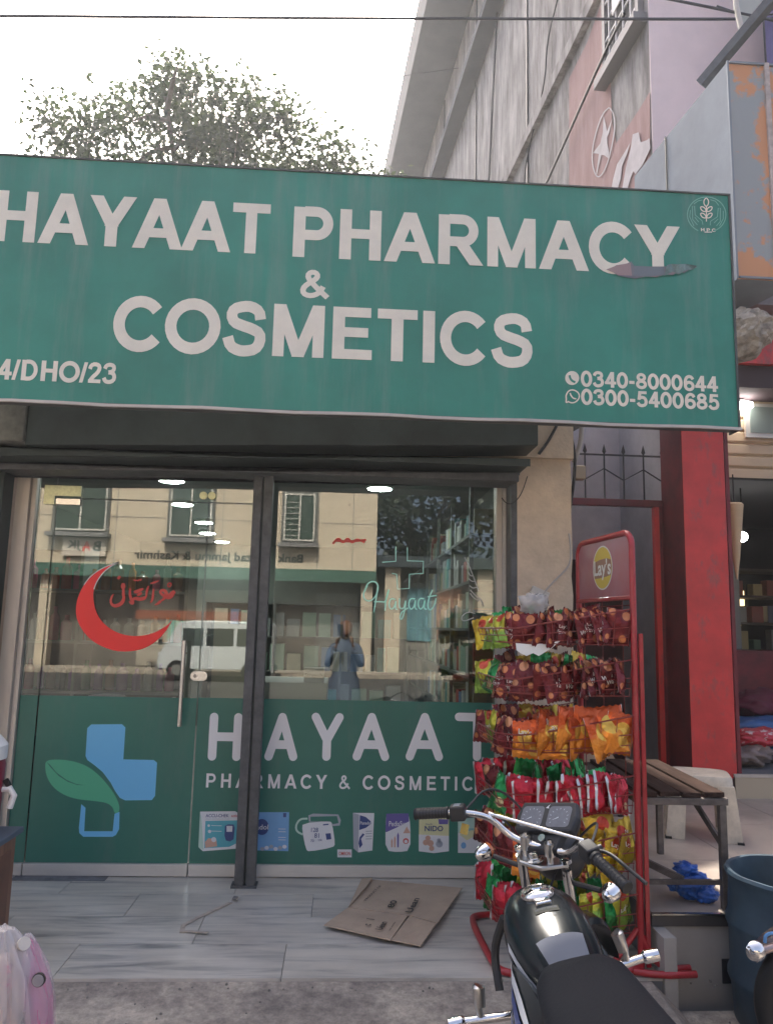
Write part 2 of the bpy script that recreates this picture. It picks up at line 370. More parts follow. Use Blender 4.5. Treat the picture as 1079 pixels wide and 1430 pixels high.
# concrete apron sloping from the marble edge down to the road
b = MB(); nx, ny = 90, 60
for j in range(ny+1):
    for i in range(nx+1):
        x = -4.5+11.0*i/nx; t = j/ny; y = 3.478-3.4*t
        z = -.012-(.188)*min(1, t*1.6)+.006*math.sin(x*7+y*9)*min(1, t*6)+rnd.uniform(-.003, .003)*min(1, t*8)
        if x > 1.42: z = min(z, -.13-.07*min(1, t*2))
        b.v.append((x, y, z))
for j in range(ny):
    for i in range(nx):
        k = j*(nx+1)+i; b.f.append((k, k+nx+1, k+nx+2, k+1)); b.m.append(0)
tag(b.build('concrete_apron', m_conc, smooth=True), kind='structure')
b = MB(); b.add([(-60, -13.2, GZ), (60, -13.2, GZ), (60, .079, GZ), (-60, .079, GZ)], [(0, 1, 2, 3)])
tag(b.build('road', m_asph), kind='structure')
b = MB(); b.box((-60, -18, GZ-.02), (60, -16.3, GZ+.12)); tag(b.build('far_pavement', m_conc), kind='structure')

# marble platform : slabs as parts
plat = tag(obox('marble_platform', (-3.2, 3.482, -.19), (1.42, 5.0, -.014), m_grout), kind='structure')
rows = [4.83, 4.50, 4.17, 3.83, 3.478]
offs = [.12, .62, .22, .72]
slab_cache = {}
for k in range(4):
    y1, y0 = rows[k], rows[k+1]; x = -3.2-offs[k]
    while x < 1.42:
        xa, xb = max(x, -3.2), min(x+.93, 1.42)
        if xb-xa > .03:
            key = (round(xb-xa, 3), k)
            if key not in slab_cache:
                q = MB().box((0.0015, .0015, 0), (xb-xa-.0015, y1-y0-.0015, .013)); o = q.build('slab', m_marble, plat, bevel=.0008); slab_cache[key] = o.data
                o.location = (xa, y0, -.0135+rnd.uniform(0, .0012))
            else: 
                o = place(slab_cache[key], 'slab', plat, (xa, y0, -.0135+rnd.uniform(0, .0012)))
        x += .93

# ---------------------------------------------------------------- the pharmacy shell
GY = 4.80
shop = thing('pharmacy_shop', 'small single storey pharmacy room behind the glass front under the big green signboard', 'shop', (0, 0, 0))
RX0, RX1, RY1, CZ = -3.0, 1.22, 11.6, 2.62
MB().box((RX0-.15, GY+.1, -.18), (RX1, RY1, -.004)).build('floor', mat('shop floor tile', (.30, .29, .27), .25, var=.1), shop)
MB().box((RX0-.15, GY-.02, CZ), (RX1+.18, RY1, CZ+.12)).build('ceiling', m_room2, shop)
MB().box((RX0-.15, GY+.1, 0), (RX0, RY1, CZ)).build('side_wall', m_room, shop)
MB().box((RX1, GY+.1, -.18), (RX1+.16, RY1, CZ)).build('side_wall', m_room, shop)
MB().box((RX0-.15, RY1, -.18), (RX1+.16, RY1+.15, CZ+.12)).build('back_wall', m_room, shop)
MB().box((RX0-.35, 4.55, 2.8), (RX1+.2, RY1+.2, 3.15)).build('roof_slab', m_cem, shop)
MB().box((RX0-.35, 4.56, 2.5), (RX1+.17, GY+.1, 2.8)).build('lintel', m_plast, shop)
# right pier (peach plaster)
pb = MB(); nz = 26
for j in range(nz+1):
    z = -.18+(2.82+.18)*j/nz
    for (x, y) in ((1.05, 4.6), (1.385+.006*math.sin(j*2.1)+rnd.uniform(-.003, .003), 4.6), (1.385, 5.05), (1.05, 5.05)): pb.v.append((x, y, z))
for j in range(nz):
    for i in range(4):
        a = j*4+i; c = j*4+(i+1) % 4; pb.f.append((a, c, c+4, a+4)); pb.m.append(0)
pb.build('pier', m_plast, shop)
MB().box((-3.2, 4.6, -.18), (-2.07, 5.05, 2.8)).build('pier', mat('pink plaster', (.50, .36, .28), .85, var=.12, scale=6, bump=.35, bscale=50), shop)
# LED ceiling discs
for k, (px, py) in enumerate([(240, 672), (255, 705), (285, 730), (290, 745), (310, 757), (530, 683)]):
    p = at(px, py, z=CZ-.03)
    lt = thing('ceiling_light', 'round LED ceiling light, '+['nearest of the row on the left', 'second of the row on the left', 'third of the row on the left', 'fourth of the row on the left', 'farthest of the row on the left', 'single one at the top of the right window'][k], 'light', (p.x, p.y, CZ-.03), 'LED lights on the shop ceiling')
    MB().lathe([(.10, .028), (.115, .02), (.115, 0.004), (.10, 0)], 24).build('rim', m_white, lt, smooth=True)
    MB().lathe([(.098, -.002), (.07, -.008), (.02, -.010)], 24).build('diffuser', m_lamp, lt, smooth=True)

# ---------------------------------------------------------------- glass front
front = thing('glass_shopfront', 'glass front with fixed panes, green film along the bottom and aluminium rails', 'shopfront', (0, 0, 0))
SL, SR = -1.765, -.838          # door seams
MB().box((-1.985, 4.74, 0), (-1.905, 4.86, 2.39)).build('frame', m_alu, front, bevel=.003)
MB().box((-1.905, 4.77, .0), (-1.875, 4.83, 2.39)).build('frame', m_alu, front, bevel=.002)
MB().box((.955, 4.755, 0), (.99, 4.85, 2.45)).build('frame', m_alu, front, bevel=.003)
MB().box((.99, 4.74, 0), (1.012, 4.80, 2.45)).build('frame', m_alu2, front, bevel=.002)
MB().box((1.012, 4.60, 0), (1.05, 4.74, 2.45)).build('shutter_guide', m_post, front, bevel=.002)
MB().box((-2.05, 4.60, 0), (-2.0, 4.74, 2.45)).build('shutter_guide', m_shut, front, bevel=.002)
MB().box((-1.985, 4.765, 2.391), (1.012, 4.84, 2.46)).build('head_rail', m_post, front, bevel=.002)
def pane(x0, x1, z0, z1, name='pane', par=front, y=GY):
    return MB().box((x0, y, z0), (x1, y+.010, z1)).build(name, m_glass, par)
pane(-1.873, SL-.004, .072, 2.39); pane(SL+.004, .952-1.485+.005, 2.196, 2.39); pane(SR+.004, -.50, .072, 2.188)
pane(-.48, .953, .072, 2.39)
def rail(x0, x1, par, dz=0): return MB().box((x0, 4.775, .004+dz), (x1, 4.83, .070+dz)).build('bottom_rail', m_alu2, par, bevel=.003)
rail(-1.87, SL-.006, front); rail(SR+.006, .955, front)
def film(x0, x1, z1, par, zb=.071): return MB().box((x0, GY-.0025, zb), (x1, GY-.0005, z1)).build('window_film', m_film, par)
film(-1.872, SL-.005, 1.005, front); film(SR+.006, .952, 1.010, front)
door = thing('glass_door', 'frameless glass door with green film, red crescent sticker and long steel handle', 'door', (0, 0, 0))
pane(SL+.004, SR-.004, .072, 2.188, 'pane', door); rail(SL, SR, door, .0); film(SL+.004, SR-.004, 1.006, door)
b = MB().tube([(-.922, 4.725, .85), (-.922, 4.725, 1.345)], .014, 14)
b.build('handle', m_steel, door, smooth=True)
MB().tube([(-.922, 4.74, .93), (-.922, 4.80, .93)], .008).tube([(-.922, 4.74, 1.27), (-.922, 4.80, 1.27)], .008).build('handle_mount', m_steel, door, smooth=True)
lk = MB(); ring = []
for s in (0, 1):
    q = []
    for a in range(0, 360, 15):
        ca, sa = math.cos(R(a)), math.sin(R(a)); q.append((SR+.003+(.022 if ca > 0 else -.022)+.028*ca, 4.796-.016*s, 1.137+.028*sa))
    ring.append(q)
lk.loft(ring); lko = lk.build('lock', m_steel, door, smooth=True)
MB().lathe([(.011, 0), (.011, .004)], 16, c=(SR-.02, 4.776, 1.137), axis='Y').lathe([(.0035, -.002), (.0035, .004)], 10, c=(SR-.02, 4.774, 1.137), axis='Y', mi=1).build('keyhole', [m_alu, m_black], lko)
# patch fittings
MB().box((-1.835, 4.785, 2.203), (-1.615, 4.797, 2.268)).box((-1.835, 4.785, 2.150), (-1.772, 4.797, 2.203)).build('patch_fitting', m_brass, front, bevel=.001)
MB().box((-1.762, 4.785, 2.150), (-1.615, 4.797, 2.187)).build('patch_fitting', m_steel, door, bevel=.001)
q = MB()
for cx in (-.872, -.82): q.lathe([(.024, 0), (.024, .014)], 20, c=(cx, 4.782, 2.233), axis='Y')
q.build('glass_connector', m_brass, front)
# film lettering and logo
p0 = at(290, 1062, y=GY); p1 = at(697, 1066, y=GY)
ROUND = {'H': (1.0, [[(.09,0),(.09,1)], [(.66,0),(.66,1)], [(.09,.5),(.66,.5)]]), 'A': (.98, [[(.05,0),(.40,1)], [(.40,1),(.75,0)], [(.17,.3),(.63,.3)]]),
         'Y': (.85, [[(.05,1),(.36,.42)], [(.67,1),(.36,.42)], [(.36,.42),(.36,0)]]), 'T': (.9, [[(0,1),(.72,1)], [(.36,1),(.36,0)]])}
xs_px = [(290, 336), (369, 415), (433, 478), (492, 543), (566, 618), (634, 700)]
for ch, (a, c) in zip('HAYAAT', xs_px):
    A = at(a, 1062, y=GY); B_ = at(c, 1062, y=GY); wd = B_.x-A.x; top = at(a, 995, y=GY).z; h = top-A.z
    if ch == 'T': wd *= .95
    adv, ss = ROUND[ch]; ex = max(p[0] for s in ss for p in s); en = min(p[0] for s in ss for p in s); st = .050
    b = MB()
    for k, s in enumerate(ss):
        pts = [(A.x+st/2+(x-en)/(ex-en)*(wd-st), A.z+st/2+y*(h-st)) for x, y in s]
        for qd in strk(pts, st, rounded=False): b.add([(x, GY-.0035-.0003*k, z) for x, z in qd], [(0, 1, 2, 3)])
        for pp in (pts[0], pts[-1]): b.add([(pp[0]+st/2*math.cos(R(t)), GY-.0038-.0003*k-(.0001 if pp is pts[0] else 0), pp[1]+st/2*math.sin(R(t))) for t in range(0, 360, 24)], [tuple(range(15))])
    b.build('letter', m_filmw, front, fix=False)
a0, a1 = at(286, 1100, y=GY), at(680, 1104, y=GY)
lettering('PHARMACY & COSMETICS', (a0.x, GY-.0032, a0.z+.002), X3, Z3, a1.x-a0.x, .080, m_filmw, front, lift=.001, track=.28, fat=.0)

def traced(pts, y, m, par, name, off=0.):
    b = MB(); b.add([tuple(at(px, py, y=y)+Vector((0, -off, 0))) for px, py in pts], [tuple(range(len(pts)))]); return b.build(name, m, par, fix=False)
def Zm(box, zw, pts):   # zoomed photo crop -> photo pixels
    s = (box[2]-box[0])/zw; return [(box[0]+x*s, box[1]+y*s) for x, y in pts]
m_lblue = mat('light blue film', (.16, .50, .78), .45); m_lgreen = mat('light green film', (.085, .42, .24), .45); m_redf = mat('red film', (.92, .022, .022), .4)
bx = (40, 1000, 240, 1180)
traced(Zm(bx, 1079, [(445,90),(475,62),(705,60),(732,85),(716,325),(945,330),(970,350),(955,600),(930,632),(730,634),(690,615),(655,565),(620,500),(560,420),(500,370),(445,330),(432,300)]), GY, m_lblue, door, 'blue_cross', .0035)
traced(Zm(bx, 1079, smooth_pts([(132,330),(250,325),(370,345),(470,390),(560,470),(640,570),(685,660),(688,720),(650,735),(640,690),(600,655),(520,640),(380,628),(280,600),(190,540),(140,460),(128,390)], 3, True)), GY, m_lgreen, door, 'green_leaf', .0036)
traced(Zm(bx, 1079, [(140,345),(165,380),(230,450),(300,495),(370,518),(430,520),(360,510),(290,480),(215,425),(165,365)]), GY, m_film, door, 'leaf_vein', .0042)
traced(Zm(bx, 1079, [(400,662),(432,690),(422,866),(636,866),(650,735),(688,720),(685,850),(660,895),(635,908),(415,908),(385,880),(382,840)]), GY, m_lblue, door, 'blue_outline', .0036)
# red crescent and calligraphy
bx = (100, 770, 260, 920)
outer = smooth_pts([(445,103),(300,150),(170,240),(85,370),(42,500),(48,640),(120,770),(230,870),(390,935),(520,945),(660,925),(770,870),(880,770),(948,650)], 3)
inner = smooth_pts([(948,650),(900,700),(800,760),(690,795),(560,800),(420,765),(300,680),(230,570),(205,440),(212,350),(260,250),(340,160),(445,103)], 3)
cm = MB(); no_ = min(len(outer), len(inner)); inn = list(reversed(inner))
for i in range(len(outer)-1):
    j0 = i*(len(inn)-1)/(len(outer)-1); j1 = (i+1)*(len(inn)-1)/(len(outer)-1)
    def ip(j):
        k = min(int(j), len(inn)-2); t = j-k; return (inn[k][0]*(1-t)+inn[k+1][0]*t, inn[k][1]*(1-t)+inn[k+1][1]*t)
    cm.add([tuple(at(*Zm(bx, 1079, [q])[0], y=GY)+Vector((0, -.003, 0))) for q in (outer[i], outer[i+1], ip(j1), ip(j0))], [(0, 1, 2, 3)])
cm.build('red_crescent', m_redf, door, fix=False)
# bead-like light trim along the tip
tr = MB()
for src in (outer[:13], list(reversed(inner))[:15]):
    for k in range(len(src)-1):
        for t in (0, .33, .66):
            q = (src[k][0]*(1-t)+src[k+1][0]*t, src[k][1]*(1-t)+src[k+1][1]*t); c = at(*Zm(bx, 1079, [q])[0], y=GY)
            tr.add([(c.x-.003, GY-.0045, c.z-.003), (c.x+.003, GY-.0045, c.z-.003), (c.x+.003, GY-.0045, c.z+.003), (c.x-.003, GY-.0045, c.z+.003)], [(0, 1, 2, 3)])
tag(tr.build('crescent_trim', m_filmw, door, fix=False), kind='stuff')
m_redf2 = mat('red calligraphy film', (.60, .05, .04), .45)
cal = [ # brush strokes: points, widths (zoom units)
 ([(970,372),(930,410),(890,430),(845,400),(835,375),(870,360),(900,395),(880,440),(838,470)], [14,26,24,20,16,22,26,18,8]),
 ([(880,425),(910,440),(945,430),(978,380)], [14,22,18,8]),
 ([(838,470),(815,492),(785,505)], [22,16,6]),
 ([(925,340),(905,325),(915,300),(938,298),(940,320),(918,338)], [8,9,10,10,9,6]),
 ([(745,303),(785,292),(825,275)], [6,13,5]),
 ([(775,350),(770,400),(765,455),(745,485)], [8,16,16,5]),
 ([(728,325),(712,370),(705,430)], [10,17,10]),
 ([(705,430),(680,445),(640,452),(600,440),(575,460)], [10,24,26,22,18]),
 ([(590,385),(620,380),(650,365),(680,350)], [16,26,22,8]),
 ([(620,415),(640,405),(665,390)], [14,20,8]),
 ([(555,345),(552,400),(562,450),(585,482),(570,495),(545,470)], [8,18,20,22,16,8]),
 ([(590,265),(600,280),(615,268),(628,280),(642,262),(652,278),(660,258)], [8,10,8,10,8,9,5]),
 ([(490,300),(478,330),(490,350),(502,330),(492,300)], [16,20,20,18,12]),
 ([(492,345),(490,400),(498,440),(480,485),(440,510),(400,515),(372,485),(375,440),(400,400)], [14,20,20,26,26,22,16,14,6]),
 ([(480,410),(500,420),(500,440)], [10,16,10]),
 ([(440,240),(460,255)], [26,26]),
]
b = MB()
for k, (pts, ws) in enumerate(cal):
    n2 = 3*len(pts); P2 = []; W2 = []
    sp = smooth_pts(pts, 3); 
    for i, q in enumerate(sp):
        t = i/(len(sp)-1)*(len(ws)-1); j = min(int(t), len(ws)-2); P2.append(q); W2.append(ws[j]*(1-(t-j))+ws[j+1]*(t-j))
    W2 = [w_*1.3 for w_ in W2]
    for qd in strk(P2, W2): b.add([tuple(at(*Zm(bx, 1079, [q])[0], y=GY)+Vector((0, -.003-.0002*k, 0))) for q in qd], [(0, 1, 2, 3)])
b.build('calligraphy', m_redf2, door, fix=False)
# neon-like line sticker on the right window: cross, handwritten word, feather
m_glowline = mat('pale green line sticker', (.30, .55, .47), .5, emit=(.3, .62, .5), estr=.10)  # faint glow put into the green, the sticker is no lamp
bx = (480, 740, 690, 880)
def line_sticker(strokes, wpx, name, m=m_glowline):
    b = MB()
    for k, (pts, cl) in enumerate(strokes):
        sp = pts if cl == 'raw' else smooth_pts(pts, 3)
        for qd in strk(sp, wpx): b.add([tuple(at(*Zm(bx, 1079, [q])[0], y=GY)+Vector((0, -.002-.0002*k, 0))) for q in qd], [(0, 1, 2, 3)])
    return b.build(name, m, front, fix=False)
line_sticker([([(372,120),(372,225),(275,232)], 'raw'), ([(455,125),(455,222),(570,225),(568,312),(470,318),(468,420),(385,425),(378,318),(345,312)], 'raw')], 7, 'cross_sticker')
line_sticker([([(150,440),(170,380),(220,365),(250,400),(235,470),(190,515),(145,500),(140,450),(170,400)], 's'), ([(245,400),(235,470),(215,590)], 's'), ([(215,515),(270,515),(300,520),(330,400),(300,500),(295,580)], 's'),
 ([(370,500),(335,490),(320,540),(340,575),(365,550),(375,495),(368,570),(385,570)], 's'), ([(400,490),(395,560),(430,570),(445,490),(440,560),(420,640),(400,640),(410,590),(460,560)], 's'),
 ([(510,495),(475,490),(462,540),(480,575),(505,550),(515,490),(508,565),(525,570)], 's'), ([(575,495),(540,490),(530,540),(548,575),(570,550),(582,490),(572,565),(595,570)], 's'),
 ([(635,430),(605,500),(600,560),(620,580),(650,540),(660,490)], 's'), ([(600,480),(665,470)], 's')], 9, 'word_sticker')
line_sticker([([(865,195),(920,310),(965,440)], 's'), ([(890,300),(905,330),(925,330)], 's'), ([(895,350),(915,370),(940,368)], 's'), ([(900,400),(925,420),(955,410)], 's'), ([(905,430),(940,470),(985,500)], 's'), ([(960,480),(990,510),(1000,550)], 's'),
 ([(940,600),(890,585),(840,620),(850,660),(930,630)], 's'), ([(905,455),(930,490),(970,510)], 's')], 7, 'feather_sticker', mat('silver line sticker', (.55, .58, .55), .4))
bx = (370, 640, 760, 1000)
line_sticker([([(262,330),(285,305),(300,330),(320,305),(335,330),(355,310),(385,325)], 's'), ([(270,318),(330,322),(390,315)], 's')], 8, 'red_scribble_sticker', m_redf2)

# product pictures printed on the film -------------------------------------------------
m_pb = mat('print blue', (.16, .36, .62), .4, var=.08); m_pw = mat('print white', (.66, .68, .70), .4); m_pt = mat('print teal', (.08, .38, .46), .4); m_pn = mat('print navy', (.03, .06, .2), .4)
m_py = mat('print pale yellow', (.62, .62, .36), .4); m_pp = mat('print purple', (.12, .10, .32), .4); m_pr = mat('print red', (.5, .07, .06), .4); m_pg = mat('print grey', (.34, .37, .42), .4); m_pk = mat('print skin', (.55, .34, .26), .45); m_plg = mat('print pale mint', (.42, .60, .52), .4)
def printed(pxpts, m, lev, name='print'): return traced(pxpts, GY, m, front, name, .0032+.0006*lev)
def circ(cx, cy, rx, ry=None, n=18): return [(cx+rx*math.cos(2*math.pi*i/n), cy-(ry or rx)*math.sin(2*math.pi*i/n)) for i in range(n)]
def ptext(s, x0, y0, x1, y1, m, lev=3, bold=.01):
    a = at(x0, y1, y=GY); c = at(x1, y1, y=GY); t = at(x0, y0, y=GY)
    return bfont(s, (a.x, GY-.0032-.0006*lev, a.z), (c-a), Z3, (c-a).length, t.z-a.z, m, front, bold=bold, lift=.0005)
b1 = (270, 1120, 480, 1220)
Z1 = lambda pts: Zm(b1, 1079, pts)
printed(Z1([(50,68),(300,65),(333,82),(326,332),(70,352),(38,322)]), m_pw, 0, 'box_print'); printed(Z1([(88,135),(326,130),(322,290),(260,320),(80,330)]), m_pt, 1); printed(Z1([(38,322),(50,68),(60,120),(76,345)]), m_plg, 1)
printed(Z1([(228,170),(250,158),(290,160),(298,185),(290,265),(265,282),(235,275),(225,240)]), m_pn, 2); printed(Z1([(240,170),(282,170),(280,212),(240,212)]), m_pw, 3)
printed(Z1([(85,285),(110,258),(165,265),(172,315),(88,328)]), m_pk, 2); printed(Z1(circ(148,268,18)), m_pw, 3)
for yy in (165, 205): printed(Z1([(130,yy),(205,yy+2),(205,yy+6),(130,yy+4)]), m_pw, 2)
printed(Z1(circ(112,168,9)), m_pw, 2); printed(Z1(circ(118,210,12)), m_pw, 2)
A_, B_ = Z1([(90,84)])[0], Z1([(256,108)])[0]; ptext('ACCU-CHEK', *A_, *B_, m_pn); A_, B_ = Z1([(274,88)])[0], Z1([(330,106)])[0]; ptext('active', *A_, *B_, m_pr); A_, B_ = Z1([(90,116)])[0], Z1([(260,126)])[0]; ptext('Active  blood glucose meter', *A_, *B_, m_pg, bold=0)
printed(Z1([(440,72),(688,72),(682,352),(430,345)]), m_pb, 0, 'box_print'); printed(Z1(circ(492,178,50,58)), m_pn, 1); A_, B_ = Z1([(452,160)])[0], Z1([(538,196)])[0]; ptext('adol', *A_, *B_, m_pw)
printed(Z1([(645,78),(668,78),(666,108),(645,108)]), m_pn, 1)
for k, yy in enumerate((190, 210, 250, 268)): printed(Z1([(610,yy),(664,yy+1),(664,yy+5),(610,yy+4)]), m_pw, 1)
for k in range(6): printed(Z1([(q[0], q[1]) for q in circ(495+32*k, 335-8*(k % 3), 16, 14, 9)]), m_pw if k % 2 else m_pg, 2)
# blood pressure monitor
printed(Z1([(825,95),(860,82),(1040,88),(1058,130),(1050,168),(1000,172),(990,150),(960,140),(830,140)]), m_pg, 0); printed(Z1([(840,104),(1030,100),(1042,150),(1000,158),(985,140),(840,136)]), m_film, 1)
cuff = MB()
for qd in strk(smooth_pts([(820,118),(765,120),(735,165),(740,210),(785,232)], 3), 14): cuff.add([tuple(at(*Z1([q])[0], y=GY)+Vector((0, -.0034, 0))) for q in qd], [(0, 1, 2, 3)])
cuff.build('print', m_plg, front, fix=False)
printed(Z1(smooth_pts([(785,150),(975,135),(995,150),(1018,300),(1000,325),(830,355),(808,340),(780,200)], 2, True)), m_pw, 1, 'monitor_print')
printed(Z1([(948,225),(985,222),(990,265),(955,270)]), m_pn, 2)
for s, x0, y0, x1, y1 in (('128', 845, 182, 895, 214), ('81', 868, 222, 902, 256), ('72', 840, 268, 866, 284), ('OK', 895, 264, 925, 278)):
    A_, B_ = Z1([(x0,y0)])[0], Z1([(x1,y1)])[0]; ptext(s, *A_, *B_, m_pn)
printed(Z1([(930,158),(970,154),(970,163),(930,167)]), m_pn, 2)
printed([(471,1186),(491,1186),(491,1197),(471,1197)], m_pw, 0)
ptext('OMRON', 473, 1189, 489, 1194, m_pr)
b2 = (480, 1110, 700, 1220); Z2 = lambda pts: Zm(b2, 1079, pts)
printed(Z2([(62,122),(208,124),(195,380),(100,393),(66,365)]), m_pw, 0, 'box_print'); printed(Z2([(62,122),(105,135),(98,393),(66,365)]), m_pg, 1); printed(Z2([(110,138),(150,150),(182,178),(190,195),(150,225),(105,240)]), m_pn, 2)
A_, B_ = Z2([(112,180)])[0], Z2([(186,202)])[0]; ptext('Panadol', *A_, *B_, m_pw, 4)
printed(Z2([(130,262),(142,270),(118,300),(128,340),(108,365),(100,330),(108,290)]), m_pn, 2)
for yy in (246, 262, 280, 298): printed(Z2([(150,yy),(192,yy-2),(192,yy+4),(150,yy+6)]), m_pg, 2)
printed(Z2(smooth_pts([(290,128),(440,126),(455,200),(455,380),(370,392),(285,380),(285,210)], 2, True)), m_pw, 0, 'tin_print'); printed(Z2([(290,128),(442,126),(446,180),(400,205),(290,255),(284,250)]), m_pp, 1)
A_, B_ = Z2([(308,196)])[0], Z2([(446,214)])[0]; ptext('PediaSure', A_[0], Z2([(0,178)])[0][1], *B_, m_pw, 3)
for k, (x, t) in enumerate(((328, 295), (348, 278), (370, 255))): printed(Z2([(x-5,358),(x-6,t+20),(x,t),(x+7,t+20),(x+5,358)]), m_pp if k == 2 else m_pk, 2)
printed(Z2([(430,215),(455,260),(405,262)]), m_pk, 2); printed(Z2(circ(424, 315, 20)), m_pr, 2); printed(Z2(circ(424, 318, 12)), m_pw, 3)
printed(Z2([(515,150),(718,150),(718,385),(615,398),(512,385)]), m_py, 0, 'tin_print'); printed(Z2([(512,270),(718,280),(718,385),(615,398),(512,385)]), m_pw, 1); printed(Z2([(645,165),(715,168),(712,200),(650,200)]), m_pp, 1)
A_, B_ = Z2([(552,210)])[0], Z2([(678,248)])[0]; ptext('NIDO', *A_, *B_, m_pn, 3, .016); A_, B_ = Z2([(560,194)])[0], Z2([(606,203)])[0]; ptext('Nestle', *A_, *B_, m_pn)
for cx, cy, r in ((575,295,18),(560,325,20),(592,330,22),(650,310,14),(652,335,24),(600,365,18)): printed(Z2(circ(cx, cy, r)), m_pk if cx < 640 else m_pg, 2)
printed(Z2([(780,140),(1000,140),(990,398),(780,396)]), m_plg, 0, 'pack_print'); printed(Z2([(780,260),(1000,230),(990,398),(780,396)]), m_pw, 1); printed(Z2(circ(818, 345, 18, 22)), m_pb, 2); printed(Z2([(790,270),(880,240),(930,262),(840,310)]), m_py, 2)
A_, B_ = Z2([(800,222)])[0], Z2([(910,245)])[0]; ptext('Pampers', *A_, *B_, m_pt, 3)

# centre post
post = thing('steel_post', 'dark grey double channel steel post standing before the glass', 'post', (-.487, 4.63, 0))
MB().box((-.058, -.03, .006), (-.006, .03, 2.45)).build('channel', m_post, post, bevel=.003)
MB().box((.006, -.03, .006), (.058, .03, 2.45)).build('channel', m_post, post, bevel=.003)
MB().box((-.006, -.012, .006), (.006, .03, 2.45)).build('web', m_shut, post)
MB().box((-.075, -.045, 0), (.068, .05, .012)).build('base_plate', m_post, post)

# rolling shutter housing
sh = thing('shutter_housing', 'long dark metal rolling shutter housing under the green sign', 'shutter', (0, 0, 0))
def sheared(x0, x1, y0, y1, zb0, zb1, zt, name, m, par):
    return MB().add([(x0,y0,zb0),(x1,y0,zb1),(x1,y1,zb1),(x0,y1,zb0),(x0,y0,zt),(x1,y0,zt),(x1,y1,zt),(x0,y1,zt)], [(0,3,2,1),(4,5,6,7),(0,1,5,4),(1,2,6,5),(2,3,7,6),(3,0,4,7)]).build(name, m, par, bevel=.006)
sheared(-1.77, 1.10, 4.28, 4.57, 2.40, 2.505, 2.95, 'housing', m_shut, sh)
sheared(-2.3, 1.06, 4.33, 4.598, 2.335, 2.43, 2.397, 'bottom_channel', m_shut, sh)
sheared(-2.3, 1.04, 4.50, 4.735, 2.30, 2.39, 2.333, 'inner_rail', m_post, sh)
sheared(-3.2, -1.775, 4.26, 4.57, 2.40, 2.42, 2.95, 'cement_casing', m_cem, sh)
br = thing('stay_rod', 'dark diagonal steel rod beside the left shutter guide', 'rod', (0, 0, 0))
MB().tube([(-2.35, 4.5, 2.45), (-2.03, 4.58, 2.25)], .012).build('rod', m_shut, br)

def nth(k):
    w = ['first', 'second', 'third', 'fourth', 'fifth', 'sixth', 'seventh', 'eighth', 'ninth', 'tenth', 'eleventh', 'twelfth', 'thirteenth', 'fourteenth', 'fifteenth', 'sixteenth', 'seventeenth', 'eighteenth', 'nineteenth', 'twentieth']
    return w[k] if k < 20 else 'twenty-'+w[k-20]

# ================================================================ big green sign
sign = thing('shop_signboard', 'wide green flex signboard with white HAYAAT PHARMACY & COSMETICS lettering above the glass front', 'signboard', (0, 0, 0))
SY, SX0, SX1, SZ0, SZ1 = 3.70, -3.4, 1.978, 2.482, 3.757
# flex sheet: gentle sag, with real depth
b = MB(); NX, NZ = 70, 18
for j in range(NZ+1):
    for i in range(NX+1):
        x = SX0+(SX1-SX0)*i/NX; z = SZ0+.012+(SZ1-SZ0-.012)*j/NZ
        b.v.append((x, SY+.0012*math.sin(x*4.1)*math.sin(j/NZ*math.pi), z))
for j in range(NZ):
    for i in range(NX):
        k = j*(NX+1)+i; b.f.append((k, k+1, k+NX+2, k+NX+1)); b.m.append(0)
b.build('flex_sheet', m_flex, sign, smooth=True)
m_signback = mat('sign back metal', (.10, .105, .10), .7, metal=.2, var=.3)
MB().box((SX0, SY+.02, SZ0+.01), (SX1-.004, SY+.10, SZ1-.004)).build('backing_frame', m_signback, sign)
m_trim = mat('sign edge trim', (.50, .46, .42), .45, metal=.2, var=.1)
tb = MB(); pts = [(SX0+(SX1+.012-SX0)*i/24, SY-.006, SZ0+.002+.0035*math.sin(i*1.7)) for i in range(25)]
for i in range(24): tb.bar(pts[i], pts[i+1], .014, .014)
tb.build('edge_trim', m_trim, sign)
MB().box((SX1-.002, SY-.008, SZ0-.004), (SX1+.008, SY+.10, SZ1)).build('edge_trim', m_signback, sign)
MB().box((SX0, SY-.008, SZ1), (SX1+.008, SY+.10, SZ1+.008)).build('edge_trim', m_signback, sign)
SP = lambda x, z: (x, SY-.0022, z)
lettering('HAYAAT', SP(-1.795, 3.298), X3, Z3, 1.37, .270, m_flexw, sign)
lettering('PHARMACY', SP(-.322, 3.292), X3, Z3, 2.012, .272, m_flexw, sign)
lettering('&', SP(-.262, 3.077), X3, Z3, .148, .148, m_flexw, sign)
lettering('COSMETICS', SP(-1.165, 2.765), X3, Z3, 2.09, .272, m_flexw, sign)
lettering('4/DHO/23', SP(-1.69, 2.590), X3, Z3, .563, .103, m_flexw, sign)
lettering('0340-8000644', SP(1.167, 2.674), X3, Z3, .708, .082, m_flexw, sign)
lettering('0300-5400685', SP(1.167, 2.580), X3, Z3, .712, .082, m_flexw, sign)
def straced(pts, m, name, off=.006): return traced(pts, SY, m, sign, name, off)
bx = (780, 505, 1010, 580)
straced(Zm(bx, 1079, circ(84, 110, 46)), m_flexw, 'phone_logo', .006)
def slines(bxx, zw, strokes, wpx, name, m, off=.007):
    b = MB()
    for k, pts in enumerate(strokes):
        for qd in strk(pts, wpx): b.add([tuple(at(*Zm(bxx, zw, [q])[0], y=SY)+Vector((0, -off-.0002*k, 0))) for q in qd], [(0, 1, 2, 3)])
    return b.build(name, m, sign, fix=False)
slines(bx, 1079, [smooth_pts([(66,92),(70,112),(84,130),(104,138)], 3)], 14, 'phone_receiver', m_flex, .0075)
